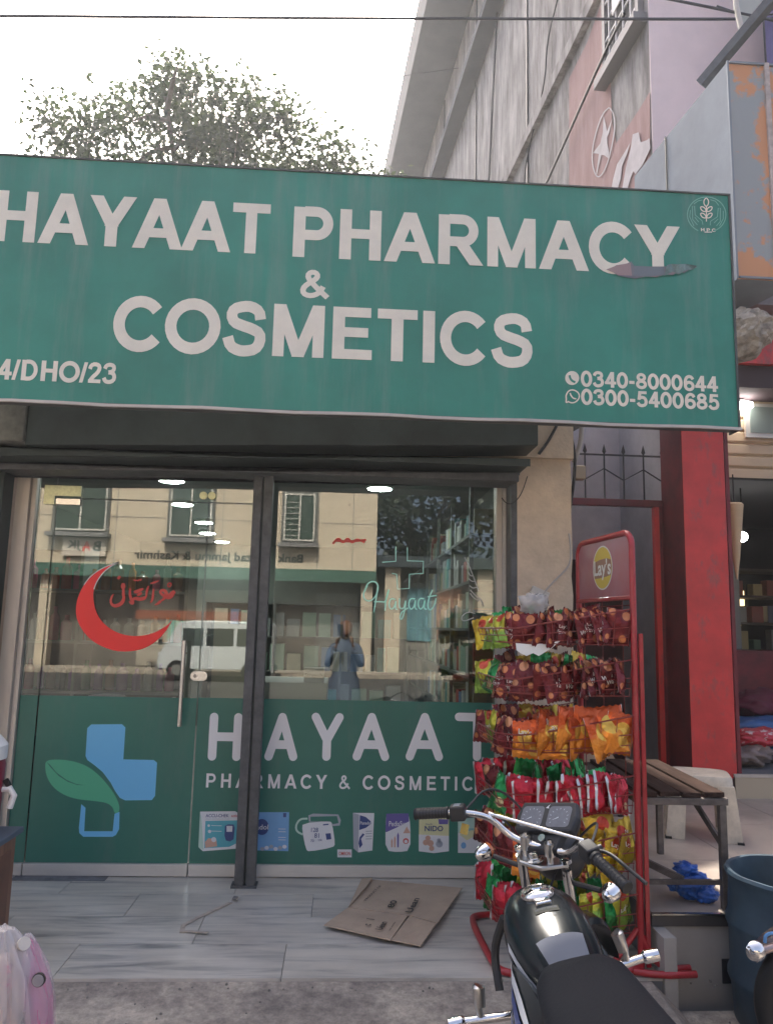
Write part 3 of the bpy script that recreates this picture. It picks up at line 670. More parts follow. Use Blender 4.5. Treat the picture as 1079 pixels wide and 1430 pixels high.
slines(bx, 1079, [smooth_pts([(62,262),(42,274),(46,248),(42,225),(60,192),(95,186),(128,208),(132,240),(108,268),(80,274),(58,264)], 3), smooth_pts([(70,208),(76,226),(92,244),(110,246)], 3)], 9, 'chat_logo', m_flexw)
m_logo = mat('mint logo line', (.20, .50, .38), .5); bx = (950, 265, 1025, 335)
ringp = [(505+385*math.cos(R(a)), 515-355*math.sin(R(a))) for a in range(-68, 249, 6)]
slines(bx, 1079, [ringp], 18, 'logo_ring', m_logo)
slines(bx, 1079, [[(320,720),(225,610),(218,345),(262,345),(275,520),(415,640),(430,715)], [(180,420),(165,560),(250,740)], [(250,300),(330,240),(415,220)], [(575,215),(680,245),(745,330)], [(265,565),(345,665)],
   [(700,740),(775,650),(778,385),(735,385),(718,560),(580,650),(575,730)], [(835,440),(835,600),(760,740)], [(650,685),(735,600)]], 15, 'logo_hands', m_logo, .0072)
def leafy(cx, cy, rx, ry, rot):
    return [(cx+math.cos(rot)*rx*math.cos(t)-math.sin(rot)*ry*math.sin(t)*abs(math.sin(t))**.3, cy+math.sin(rot)*rx*math.cos(t)+math.cos(rot)*ry*math.sin(t)*abs(math.sin(t))**.3) for t in [2*math.pi*i/16 for i in range(17)]]
slines(bx, 1079, [leafy(495,265,82,48,math.pi/2), leafy(435,405,66,36,.72), leafy(560,405,66,36,-.72), leafy(435,535,66,36,.72), leafy(560,535,66,36,-.72), [(497,340),(497,655)], [(460,868),(610,868)]], 20, 'logo_sprig', m_flexw, .0078)
a = at(977, 323.5, y=SY); c = at(998, 324, y=SY)
lettering('HPC', (a.x, SY-.004, a.z), X3, Z3, c.x-a.x, .018, m_flexw, sign, track=.35)
# the torn slit under the last letters and its curled rim
m_torn = mat('torn gap', (.13, .16, .20), .8, rgb2=(.30, .24, .25), scale=5)
tear = [(845,377),(853,375),(860,371),(868,372),(880,366),(884,372),(903,373),(928,373),(934,370),(941,374),(947,370),(953,375),(958,372),(972,374),(960,378),(954,382),(946,380),(938,385),(928,384),(915,388),(900,387),(886,390),(872,388),(862,386),(856,382)]
straced(tear, m_torn, 'torn_gap', .0074)
straced([(846,377),(862,371),(879,368),(881,386),(862,385)], mat('torn pink backing', (.34, .25, .25), .8), 'torn_gap', .0080)
straced([(884,373),(903,374),(925,374),(927,385),(905,387),(883,386)], mat('torn grey backing', (.17, .20, .23), .8), 'torn_gap', .0084)
tb = MB(); up = [(880,366),(884,374),(905,371),(928,373),(935,370),(945,372),(955,370),(970,374)]; dn = [(886,384),(894,386),(908,387),(926,386),(937,381),(946,384),(956,379),(966,377)]
q1 = [at(x, y, y=SY)+Vector((0, -.012-.012*(i % 2), 0)) for i, (x, y) in enumerate(up)]
q2 = [at(x, y, y=SY)+Vector((0, -.007, 0)) for x, y in dn]
for i in range(3, len(up)-1): tb.add([q1[i], q2[i], q2[i+1], q1[i+1]], [(0, 1, 2, 3)])
tb.build('curled_rim', mat('torn flex back', (.16, .25, .25), .6, var=.3, scale=30), sign, fix=False)
# brackets behind the sign
for x in (-1.2, 1.0): MB().bar((x, SY+.10, 2.9), (x, 4.6, 2.9), .04, .04).build('bracket', m_shut, sign)

# loose cables by the pier
m_cable = mat('black cable', (.02, .02, .02), .5); m_cablew = mat('dusty white cable', (.42, .38, .34), .6)
def cable(name, label, pts, r, m=m_cable, n=6, group=None):
    o = MB().tube(smooth3(pts), r, n).build(name, m, smooth=True); return tag(o, label, 'cable', group)
def smooth3(p, n=3):
    q = [Vector(x) for x in p]
    for _ in range(n-1):
        o = [q[0]]
        for i in range(len(q)-1): o += [q[i]*.75+q[i+1]*.25, q[i]*.25+q[i+1]*.75]
        o.append(q[-1]); q = o
    return q
K = lambda pp, y: [at(a, b_, y=y) for a, b_ in pp]
cable('cable', 'thick black cable crossing the top of the peach pier below the sign', K([(752,634),(766,615),(776,596),(781,586)], 4.54), .009)
cable('cable', 'thin black cable looping in a V on the peach pier', K([(762,594),(770,608),(778,620),(778,632),(777,618),(785,604),(795,590)], 4.57), .003)
cable('cable', 'thin black cable end hanging beside the shutter housing', K([(750,612),(755,622),(757,636),(752,628)], 4.57), .003)
cable('cable', 'bundle of black cables running down the right edge of the pier', K([(793,596),(800,620),(803,645),(800,680),(795,712)], 4.62), .010)
cable('cable', 'slack thin cable drooping from the frame to the shutter housing', K([(700,695),(706,703),(716,704),(728,690),(736,665)], 4.58), .003)
cable('cable', 'pale cable bent from the pier edge down to a white plug', K([(794,745),(797,770),(795,790),(780,805),(765,820),(752,838)], 4.57), .006, m_cablew)
cable('cable', 'pale conduit curving out from under the sign beside the pier', K([(812,592),(811,615),(806,632),(801,645)], 4.7), .016, m_cablew, 10)
plug = tag(MB().box((-.05, 0, -.03), (.06, .03, .035)).box((-.02, -.012, -.012), (.02, 0, .012)).build('plug_board', mat('dirty white plastic', (.52, .50, .46), .5, var=.1), bevel=.004), 'dirty white plug board on the pier above the crisps rack', 'plug board'); plug.location = at(752, 830, y=4.565); plug.rotation_euler = (0, R(22), 0)

# ================================================================ overhead wires
def wire(pp, y, r, label, sag=0):
    P = [at(a, b_, y=y) for a, b_ in pp]
    return cable('overhead_cable', label, P, r, mat('cable grey', (.05, .05, .06), .6) if 'cable grey' not in bpy.data.materials else bpy.data.materials['cable grey'], 6)
wire([(-400,20),(0,22),(500,26),(1079,27),(1500,24)], 5.2, .011, 'thick straight cable across the whole sky and the pink wall')
wire([(-300,-10),(0,62),(90,82),(150,94)], 7, .005, 'thin cable falling from the left edge towards the tree')
wire([(150,94),(250,112),(380,120),(520,112),(640,95)], 7, .0022, 'very thin sagging wire in front of the tree crown')
wire([(295,-3),(345,25),(400,55)], 7, .0028, 'short thin wire slanting at the top of the sky')
wire([(925,-3),(1010,14),(1079,28),(1200,60)], 4.8, .010, 'cable slanting down at the top right corner over the purple panel')
wire([(1000,8),(1040,22),(1079,20)], 5.0, .006, 'short cable beside the slanting pipe at the top right')

# ================================================================ tall side building
WO = Vector((3.2, 7.5, 0)); WD = Vector((-.063, .998, 0)).normalized(); WN = Vector((WD.y, -WD.x, 0))
def W(s, t, z): return WO+WD*s+WN*t+Vector((0, 0, z))
def atw(px, py, lift=0.):
    d = _f + _r*((px-PW/2)/F_PX) - _u*((py-PH/2)/F_PX); t = WO.dot(WN)/d.dot(WN); return Vector((0, 0, EYE))+d*t-WN*lift
def streak_mat(name, c1, c2, c3):
    m = bpy.data.materials.new(name); m.use_nodes = True; n = m.node_tree.nodes; l = m.node_tree.links; bs = n['Principled BSDF']
    tc = n.new('ShaderNodeTexCoord'); mp = n.new('ShaderNodeMapping'); mp.inputs['Scale'].default_value = (2.2, 2.2, .5); l.new(tc.outputs['Object'], mp.inputs[0])
    a = n.new('ShaderNodeTexNoise'); a.inputs['Scale'].default_value = 1.6; a.inputs['Detail'].default_value = 11; a.inputs['Roughness'].default_value = .7; l.new(mp.outputs[0], a.inputs[0])
    r = n.new('ShaderNodeValToRGB'); e = r.color_ramp.elements; e[0].position = .34; e[0].color = (*c1, 1); e[1].position = .66; e[1].color = (*c3, 1); k = e.new(.5); k.color = (*c2, 1)
    l.new(a.outputs[0], r.inputs[0]); l.new(r.outputs[0], bs.inputs['Base Color']); bs.inputs['Roughness'].default_value = .9
    bp = n.new('ShaderNodeBump'); bp.inputs['Strength'].default_value = .5; bp.inputs['Distance'].default_value = .03; l.new(a.outputs[0], bp.inputs['Height']); l.new(bp.outputs[0], bs.inputs['Normal'])
    return m
m_wallg = streak_mat('weathered grey plaster', (.13, .115, .105), (.30, .275, .255), (.50, .46, .43))
m_pinkw = mat('pale pink paint', (.82, .66, .64), .85, var=.06, scale=1.5)
m_eave = mat('dark eave', (.045, .055, .065), .9, var=.15, scale=2)
tall = thing('tall_building', 'tall building with weathered grey side wall and pale pink front right of the signboard', 'building', (0, 0, 0))
def wbox(s0, s1, t0, t1, z0, z1, name, m, par=tall):
    P = [W(s0,t0,z0), W(s1,t0,z0), W(s1,t1,z0), W(s0,t1,z0), W(s0,t0,z1), W(s1,t0,z1), W(s1,t1,z1), W(s0,t1,z1)]
    return MB().add(P, [(0,3,2,1),(4,5,6,7),(0,1,5,4),(1,2,6,5),(2,3,7,6),(3,0,4,7)]).build(name, m, par)
wbox(0.02, 15.75, 0, 9, 3.6, 16.1, 'side_wall', m_wallg)
wbox(0, .02, .0, 1.35, 3.6, 17, 'front_wall', m_pinkw)
wbox(-.02, 17.2, -1.0, 1, 16.1, 16.25, 'eave_slab', m_eave); wbox(-.02, 17.2, -1.1, -.95, 16.0, 17.2, 'eave_fascia', m_eave)
wbox(.5, 15.7, -.10, 0, 9.56, 9.76, 'ledge', m_wallg); wbox(2.8, 15.7, -.35, 0, 13.7, 13.9, 'ledge', m_eave)
wbox(4.5, 7.0, -.02, .002, 13.95, 15.2, 'dark_opening', m_eave); wbox(9, 12.4, -.02, .002, 13.95, 14.9, 'dark_opening', m_eave)
for s in (4.4, 8.2, 12.0): wbox(s, s+.05, -.03, 0.001, 5, 16.0, 'drain_pipe', m_cable)
wbox(3.1, 15.7, -.012, .001, 6.15, 6.22, 'ledge', m_wallg)
# faded painted advert: red field, ring, star, white brush marks
m_adr = streak_mat('faded red wall paint', (.34, .20, .18), (.40, .25, .23), (.46, .31, .29)); m_adw = mat('faded white wall paint', (.60, .55, .54), .9, var=.12, scale=3)
def wtr(pts, m, name, lift): 
    b = MB(); b.add([atw(*p, lift) for p in pts], [tuple(range(len(pts)))]); return b.build(name, m, tall, fix=False)
wtr([(795,275),(795,110),(820,60),(838,10),(858,-40),(858,95),(853,110),(855,170),(861,200),(875,180),(895,150),(908,128),(909,275)], m_adr, 'painted_field', .01)
bx = (780, 110, 930, 270)
def wlines(strokes, wpx, name, m, lift):
    b = MB()
    for k, pts in enumerate(strokes):
        for qd in strk(pts, wpx): b.add([atw(*Zm(bx, 1079, [q])[0], lift+.0005*k) for q in qd], [(0, 1, 2, 3)])
    return b.build(name, m, tall, fix=False)
wlines([smooth_pts([(520,290),(455,345),(390,520),(345,720),(350,880),(395,1000),(455,960),(510,830),(555,640),(578,480),(565,350),(520,290)], 3)], 12, 'painted_ring', m_adw, .02)
wtr(Zm(bx, 1079, [(462,370),(485,470),(497,530),(550,400),(520,540),(498,590),(500,650),(520,745),(510,800),(470,770),(440,765),(395,960),(388,960),(415,755),(355,748),(430,650),(455,540)]), m_adw, 'painted_star', .02)
for k, pts in enumerate([[(600,860),(640,800),(700,700),(735,640),(700,760),(650,880),(640,1000),(600,1130),(540,1130),(560,1010)], [(760,560),(820,540),(840,640),(900,620),(880,700),(800,830),(740,1000),(700,1130),(650,1130),(690,900),(740,700)], [(850,660),(930,600),(940,700),(860,870),(790,960),(760,920),(810,800)]]):
    wtr(Zm(bx, 1079, pts), m_adw, 'painted_script', .022+.002*k)
# grilled window high on the side wall
m_wf = mat('window frame grey', (.20, .19, .19), .6); m_bar = mat('white window bar', (.62, .60, .60), .6)
wbox(.15, 1.1, -.03, .01, 8.35, 10.6, 'window_recess', m_dark); fr = wbox(.12, .20, -.07, 0, 8.3, 10.6, 'window_frame', m_wf); wbox(1.05, 1.13, -.07, 0, 8.3, 10.6, 'window_frame', m_wf); wbox(.05, 1.2, -.16, 0, 8.2, 8.32, 'window_sill', m_wf)
for k in range(8): wbox(.2, 1.05, -.06, -.045, 8.5+k*.26, 8.525+k*.26, 'window_bar', m_bar)
for k in range(4): wbox(.3+k*.2, .32+k*.2, -.075, -.06, 8.35, 10.5, 'window_bar', m_bar)
wbox(.42, .78, -.085, -.07, 8.9, 9.3, 'window_bar', m_bar)
cable('wall_cable', 'dark cable slanting up the red painted part of the side wall', [atw(767, 262, .08), atw(800, 190, .08), atw(852, 75, .08), atw(880, 20, .08)], .018)
cable('wall_cable', 'dark cable hanging vertically on the grey side wall, left one', [atw(686, 262, .06), atw(692, 130, .06), atw(700, -20, .06)], .022)
cable('wall_cable', 'thin wavy cable hanging on the grey side wall, right one', [atw(737, 262, .06), atw(738, 225, .06), atw(766, 120, .06), atw(768, 60, .06), atw(786, -10, .06)], .012)

# sheet metal sign box with peeled paint, slanting pipe, purple panel
m_peel = mat('peeling grey and orange paint', (.33, .35, .35), .7, var=.0, scale=2.2, rgb2=(.62, .30, .15), lo=.49, hi=.53, bump=.3, bscale=20, detail=5)
m_sheet = mat('weathered galvanised sheet', (.24, .27, .30), .75, metal=.0, var=.15, scale=1.8)
mbx = thing('metal_sign_box', 'old sheet metal sign box with grey and orange peeling paint at the right edge', 'sign box', (0, 0, 0))
mbs = MB().prism([(2.30, 4.24, 3.56), (3.6, 4.24, 3.56), (3.6, 4.28, 3.56), (2.66, 4.36, 3.56), (2.52, 4.86, 3.56), (2.19, 5.5, 3.56)], (0, 0, 1.44)); mbs.m = [1]*len(mbs.m)
o = mbs.build('box_body', [m_peel, m_sheet], mbx)
for p_ in o.data.polygons:
    if p_.normal.y < -.9: p_.material_index = 0
MB().box((2.53, 4.225, 3.55), (2.56, 4.24, 5.0)).build('corner_strip', mat('pale strip', (.5, .42, .38), .7, var=.2, scale=20), mbx)
MB().bar((2.296, 4.232, 3.56), (2.296, 4.232, 5.0), .012, .012).build('corner_strip', m_sheet, mbx)
for z in (3.57, 4.99): MB().bar((2.31, 4.232, z), (3.6, 4.232, z), .012, .012).build('edge_strip', m_sheet, mbx)
MB().bar((2.225, 5.0, 3.56), (2.225, 5.0, 5.0), .006, .012).build('seam', m_shut, mbx)
p1_, p2_ = at(978, 118, y=4.6), at(1090, -15, y=4.2)
tag(MB().bar(p1_, p2_, .06, .06).build('slanting_pipe', m_post), 'grey square steel bar slanting up above the metal sign box', 'steel bar')
pl = thing('lamp_bracket', 'pale flat metal plate bent behind the slanting bar in the top right corner', 'bracket')
MB().prism([at(1026, -5, y=4.8), at(1026, 6, y=4.8), at(1033, 38, y=4.8), at(1068, -5, y=4.8)], (0, .03, 0)).build('plate', mat('pale plate', (.42, .43, .40), .6), pl)
MB().tube([at(1026, -5, y=4.78), at(1028, 12, y=4.78), at(1035, 42, y=4.78)], .018).build('rim', m_alu, pl)
tag(MB().box((4.28, 6.9, 5.2), (7.5, 7.1, 9)).build('purple_panel', mat('dusty purple panel', (.11, .10, .24), .6, var=.3, scale=1.2)), 'dusty purple advertising panel behind the top of the metal sign box', 'panel')
# broken concrete beam end
rk = MB(); random.seed(5)
me = bpy.data.meshes.new('concrete_lump'); bm = bmesh.new(); bmesh.ops.create_icosphere(bm, subdivisions=4, radius=1)
from mathutils import noise
for v in bm.verts:
    d = 1+.28*noise.noise(v.co*2.1)+.12*noise.noise(v.co*6); v.co = Vector((v.co.x*.16*d, v.co.y*.25*d, v.co.z*.155*d))
bm.to_mesh(me); bm.free(); me.materials.append(mat('rough broken concrete', (.20, .18, .155), .95, rgb2=(.52, .46, .38), scale=14, bump=1., bscale=22)); ro = bpy.data.objects.new('concrete_lump', me); C.objects.link(ro)
ro.location = at(1032, 472, y=4.5); tag(ro, 'broken rough concrete beam end sticking out beside the signboard', 'concrete lump')

# ================================================================ neighbouring red shop
m_redp = mat('red gloss paint', (.66, .045, .042), .42, var=.16, scale=2.5, bump=.1, bscale=8, dirt=((.24, .10, .085), 7, (1, 1, .5), .54, .68, .75))
m_maroon = mat('maroon paint', (.16, .012, .018), .5, var=.3, scale=4)
m_cpanel = mat('cream corrugated panel', (.52, .40, .27), .5, var=.05)
m_tilec = mat('cream floor tile', (.42, .35, .29), .4, var=.10, scale=2.5, dirt=((.20, .165, .14), 2.2, (1, 1, 1), .48, .70, .6))
m_tilef = mat('cream wall tile', (.40, .37, .33), .35, var=.10, scale=3)
TZ = .219
ter = tag(obox('shop_terrace', (1.422, 3.612, -.2), (6.5, 6.9, TZ-.014), m_grout), kind='structure')
for i in range(6):
    for j in range(3):
        x0, y0 = 1.43+i*.8, 3.60+j*.807
        MB().box((x0, y0, TZ-.014), (x0+.797, y0+.804, TZ)).build('floor_tile', m_tilec, ter, bevel=.001)
xs = [1.43, 1.475, 1.99, 2.6, 3.2, 3.8]
for i in range(5):
    MB().box((xs[i]+.002, 3.598, -.19), (xs[i+1]-.002, 3.611, .165)).build('face_tile', m_tilef, ter, bevel=.001)
MB().box((1.42, 3.585, .168), (4.5, 3.60, TZ-.004)).build('edge_rail', mat('dark edge rail', (.10, .09, .085), .4, metal=.4), ter)
MB().box((1.42, 3.580, TZ-.004), (4.5, 3.60, TZ+.003)).build('edge_trim', m_steel, ter)
MB().box((1.735, 3.590, -.07), (1.80, 3.6, .03)).build('drain_hole', m_dark, ter)
MB().box((1.42, 3.46, -.2), (1.475, 3.60, .165)).build('side_kerb', m_tilef, ter)
step = tag(obox('shop_step', (3.05, 6.02, TZ), (7, 6.8, .40), m_grout), kind='structure')
for i in range(5): MB().box((3.06+i*.31, 6.008, TZ), (3.06+i*.31+.307, 6.02, .375)).build('face_tile', mat('yellowish tile', (.50, .42, .30), .4) if i == 0 else bpy.data.materials['yellowish tile'], step)
MB().box((3.05, 6.0, .376), (7, 6.03, .40)).build('edge_rail', m_alu, step)

nb = thing('red_shop', 'neighbouring shop with red front pillar, cream corrugated fascia and dark open interior', 'shop')
pil = MB(); prof = [(2.73, 6.02), (3.085, 6.02), (3.085, 6.45), (2.73, 6.45)]
for (x, y) in prof: pil.v.append((x, y, .36))
for (x, y) in prof: pil.v.append((x, y, 3.5))
pil.f = [(0,3,2,1),(4,5,6,7),(0,1,5,4),(1,2,6,5),(2,3,7,6),(3,0,4,7)]; pil.m = [0,0,0,0,0,1]  # left face takes the darker red
pil.build('pillar', [m_redp, m_maroon], nb, bevel=.008)
MB().box((3.095, 6.03, .34), (3.125, 6.06, 3.45)).build('shutter_guide', m_maroon, nb)
MB().box((2.73, 6.02, TZ), (3.06, 6.45, .36)).build('pillar_base', mat('worn red brown base', (.13, .05, .045), .8, var=.4, scale=12), nb)
# corrugated fascia
nprof = 40; b = MB()
for i in range(nprof+1):
    z = 2.79+.72*i/nprof; y = 6.33-.012*(1 if (i % 6) < 5 else -1)
    b.v += [(3.1, y, z), (7.2, y, z)]
for i in range(nprof): b.f.append((2*i, 2*i+1, 2*i+3, 2*i+2)); b.m.append(0)
b.build('corrugated_fascia', m_cpanel, nb, fix=False)
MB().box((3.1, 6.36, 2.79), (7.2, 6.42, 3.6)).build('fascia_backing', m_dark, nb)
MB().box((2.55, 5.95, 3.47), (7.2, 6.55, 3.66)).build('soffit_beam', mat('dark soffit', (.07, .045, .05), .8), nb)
MB().box((2.55, 5.9, 3.66), (7.2, 6.55, 4.08)).build('red_fascia', m_redp, nb)
MB().box((2.4, 5.7, 4.08), (7.2, 7.4, 4.5)).build('canopy_slab', mat('grey canopy', (.24, .21, .21), .85, var=.15), nb)
MB().box((3.42, 6.28, 3.14), (3.9, 6.31, 3.44)).build('wall_sign_frame', m_alu2, nb); MB().box((3.46, 6.272, 3.18), (3.9, 6.281, 3.41)).build('wall_sign_panel', mat('grey sign face', (.20, .24, .22), .5), nb)
# interior
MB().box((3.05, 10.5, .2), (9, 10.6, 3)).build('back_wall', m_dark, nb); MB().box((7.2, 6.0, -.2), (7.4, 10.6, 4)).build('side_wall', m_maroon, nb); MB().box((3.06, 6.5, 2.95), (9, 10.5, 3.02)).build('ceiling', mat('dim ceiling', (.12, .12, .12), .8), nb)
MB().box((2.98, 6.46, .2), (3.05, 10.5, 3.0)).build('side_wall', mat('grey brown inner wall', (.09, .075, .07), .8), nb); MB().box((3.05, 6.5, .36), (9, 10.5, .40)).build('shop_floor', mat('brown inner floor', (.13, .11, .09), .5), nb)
cnt = tag(MB().box((3.9, 8.0, .4), (5.6, 8.5, 1.30)).build('shop_counter', m_maroon), 'dark red counter inside the neighbouring shop', 'counter')
clm = tag(MB().box((4.32, 8.6, .4), (4.52, 8.8, 2.95)).build('inner_column', mat('grey inner column', (.22, .22, .21), .7)), 'grey column inside the neighbouring shop beside the bulb', 'column')
bl = thing('ceiling_bulb', 'bright white bulb glowing inside the neighbouring shop', 'bulb'); bp_ = at(1036, 750, y=7.6)
MB().lathe([(.01, -.05), (.04, -.03), (.052, 0), (.04, .035), (.02, .05)], 16, c=bp_).build('globe', mat('bulb glow', (1, 1, 1), .5, emit=(1, .98, .95), estr=14), bl, smooth=True); MB().tube([bp_+Vector((0, 0, .05)), (bp_.x, bp_.y, 2.95)], .008).build('cord', m_cable, bl)
lp = at(1035, 569, y=6.24)
fl = thing('fascia_lamp', 'small bright lamp on the cream corrugated fascia beside the sign corner', 'lamp'); MB().lathe([(.01, 0), (.09, .02), (.09, .05), (.02, .06)], 16, c=(lp.x, lp.y, lp.z-.02)).build('lamp_glass', mat('lamp glow', (1, 1, 1), .5, emit=(1, .98, .92), estr=7), fl, smooth=True)
MB().box((lp.x-.03, lp.y-.01, lp.z+.04), (lp.x+.03, 6.32, lp.z+.07)).build('bracket', m_wf, fl)
hl = thing('hanging_wood_board', 'cream tapered hanging cone at the right side of the red pillar', 'hanging cone'); c0 = at(1024, 705, y=6.2)
MB().lathe([(.005, -.62), (.03, -.45), (.075, 0), (.06, .015)], 18, c=c0).build('cone', mat('cream wood', (.55, .40, .24), .6, var=.1), hl, smooth=True); MB().tube([c0, (c0.x, c0.y, 2.79)], .006).build('string', m_cable, hl)
# shelves inside with goods
shf = thing('wall_shelf', 'dark shelf rack deep inside the neighbouring shop', 'shelf')
for z in (.9, 1.25, 1.6, 1.95, 2.3): MB().box((3.1, 9.9, z), (7, 10.4, z+.03)).build('shelf_board', mat('shelf wood', (.10, .085, .075), .7) if z == .9 else bpy.data.materials['shelf wood'], shf)
gm = [mat('goods %d' % i, c, .5) for i, c in enumerate([(.35,.35,.33),(.12,.14,.2),(.3,.1,.08),(.45,.38,.2),(.08,.15,.1),(.5,.5,.5)])]
k = 0
for zi, z in enumerate((.93, 1.28, 1.63, 1.98)):
    for i in range(10):
        x = 4.3+i*.22+rnd.uniform(-.02, .02); hh = rnd.uniform(.12, .26); k += 1
        o = MB().box((x, 9.95, z), (x+rnd.uniform(.08, .16), 10.1, z+hh)).build('goods_pack', rnd.choice(gm), bevel=.006)
        tag(o, f"goods pack, {nth(i)} from the left on the {['lowest', 'second', 'third', 'top'][zi]} dark shelf inside the red shop", 'pack', 'goods on the shelves of the neighbouring shop')
# glowing plates stand in for the warm sunlit gaps of a back window
wi = thing('back_window', 'bright back window broken by dark bars inside the neighbouring shop', 'window')
m_wb = mat('sunlit view glow', (.8, .65, .4), .6, emit=(1, .72, .35), estr=.9)
for k, pts in enumerate([[(1031,833),(1038,825),(1039,846),(1025,846)], [(1024,852),(1040,852),(1039,866),(1030,862)], [(1022,866),(1034,868),(1034,874),(1022,874)], [(1021,798),(1024,798),(1024,805),(1021,805)]]):
    MB().prism([at(a, b_, y=10.4) for a, b_ in pts], (0, .03, 0)).build('bright_gap', m_wb, wi)
MB().prism([at(a, b_, y=10.44) for a, b_ in [(1016,785),(1045,785),(1045,880),(1016,880)]], (0, .03, 0)).build('window_frame', m_dark, wi)
# tarpaulin and bundles on the step
def blob(name, c, sx, sy, sz, m, amp=.25, fr=2.5, sub=4, seed=0, par=None):
    me = bpy.data.meshes.new(name); bm = bmesh.new(); bmesh.ops.create_icosphere(bm, subdivisions=sub, radius=1)
    for v in bm.verts:
        q = v.co*fr+Vector((seed, seed*2, 0)); d = 1+amp*(noise.noise(q)+.5*noise.noise(q*2.3)+.25*noise.noise(q*5))
        v.co = Vector((v.co.x*sx*d, v.co.y*sy*d, max(-.95*sz, v.co.z*sz*d)))
    for f in bm.faces: f.smooth = True
    bm.to_mesh(me); bm.free(); me.materials.append(m); o = bpy.data.objects.new(name, me); C.objects.link(o); o.location = c
    if par: o.parent = par
    return o
tag(blob('blue_tarpaulin', (3.75, 6.75, .62), .62, .45, .13, mat('blue tarpaulin', (.04, .13, .34), .4, var=.2), .3, 3), 'blue plastic tarpaulin heaped on the step of the red shop', 'tarpaulin')
tag(blob('cloth_bundle', (3.32, 6.42, .50), .24, .22, .10, mat('grey brown cloth', (.26, .21, .20), .8, var=.25, scale=8), .4, 4, seed=3), 'crumpled grey brown cloth bundle on the edge of the step beside the red pillar', 'bundle')
tag(blob('printed_bundle', (3.42, 6.36, .63), .23, .15, .07, mat('red white printed plastic', (.55, .04, .06), .35, rgb2=(.75, .6, .58), scale=14, lo=.56, hi=.6), .4, 4, seed=8), 'red and white printed plastic bundle on top of the cloth on the step', 'bundle')
tag(blob('dark_bundle', (3.95, 7.1, .82), .35, .3, .14, mat('maroon cloth', (.14, .015, .04), .6), .3, 3, seed=5), 'dark maroon bundle on the blue tarpaulin inside the red shop', 'bundle')

# ================================================================ passage with iron gate top
ps = thing('passage_doorway', 'dark red doorway of a passage with spiked iron grille over its lintel', 'doorway')
DY = 6.42; gz0, gz1 = at(870, 697, y=DY).z, at(870, 635, y=DY).z; gx0 = 1.45; gx1 = 2.73
MB().box((gx0, DY, gz0-.06), (gx1, DY+.06, gz0)).build('lintel', m_maroon, ps, bevel=.004)
jx = at(918, 900, y=DY).x
MB().box((jx, DY, TZ), (jx+.045, DY+.06, gz0-.06)).build('jamb', m_redp, ps, bevel=.004); MB().box((jx+.05, DY+.012, TZ), (2.73, DY+.06, gz0-.06)).build('jamb', m_maroon, ps)
MB().box((1.4, 7.9, TZ), (3, 8.0, 4.2)).build('back_wall', mat('grey passage wall', (.72, .68, .68), .8, var=.1), ps)
MB().box((2.9, DY+.1, TZ), (2.98, 8.6, 4.2)).build('side_wall', mat('grey passage side', (.50, .47, .47), .8, var=.1), ps)
MB().box((1.40, 5.06, TZ), (1.46, 8.6, 4.2)).build('side_wall', mat('brown passage side', (.10, .06, .055), .8, var=.2), ps)
MB().bar((1.45, 6.6, 3.0), (2.3, 7.6, 3.6), .3, .12).build('stair_soffit', m_cem, ps)
dr = MB().box((2.0, 7.4, TZ), (2.72, 7.45, 2.15)).build('inner_door', mat('dark brown door', (.06, .022, .02), .6, var=.3, scale=3), ps)
MB().lathe([(.018, 0), (.02, .02), (.01, .03)], 12, c=(2.58, 7.38, 1.2), axis='Y').build('knob', m_steel, dr)
gr = thing('iron_grille', 'black spiked iron grille bars over the passage doorway', 'grille'); m_iron = mat('rusty black iron', (.05, .045, .045), .6, metal=.4)
MB().bar((gx0, DY+.03, gz1), (gx1, DY+.03, gz1), .012, .014).build('top_rail', m_iron, gr)
gxs = [at(px, 660, y=DY).x for px in (818, 845, 872, 900, 926)]
for i, x in enumerate(gxs):
    MB().bar((x, DY+.03, gz0), (x, DY+.03, gz1+.04), .011, .011).build('bar', m_iron, gr)
    MB().add([(x-.018, DY+.03, gz1+.03), (x, DY+.02, gz1+.03), (x+.018, DY+.03, gz1+.03), (x, DY+.04, gz1+.03), (x, DY+.03, gz1+.10), (x, DY+.03, gz1+.0)], [(0,1,4),(1,2,4),(2,3,4),(3,0,4),(1,0,5),(2,1,5),(3,2,5),(0,3,5)]).build('spike', m_iron, gr)
for i in range(len(gxs)-1):
    za, zb = (gz0+.17, gz0+.27) if i % 2 == 0 else (gz0+.27, gz0+.17)
    MB().bar((gxs[i], DY+.035, za), (gxs[i+1], DY+.035, zb), .009, .009).build('brace', m_iron, gr)
mb_ = at(810, 660, y=6.3); tag(MB().box((mb_.x-.05, 6.28, mb_.z-.06), (mb_.x+.04, 6.36, mb_.z+.06)).build('meter_box', mat('yellowish plastic', (.45, .33, .2), .5), bevel=.01), 'small yellowish meter box at the left end of the iron grille', 'meter box')

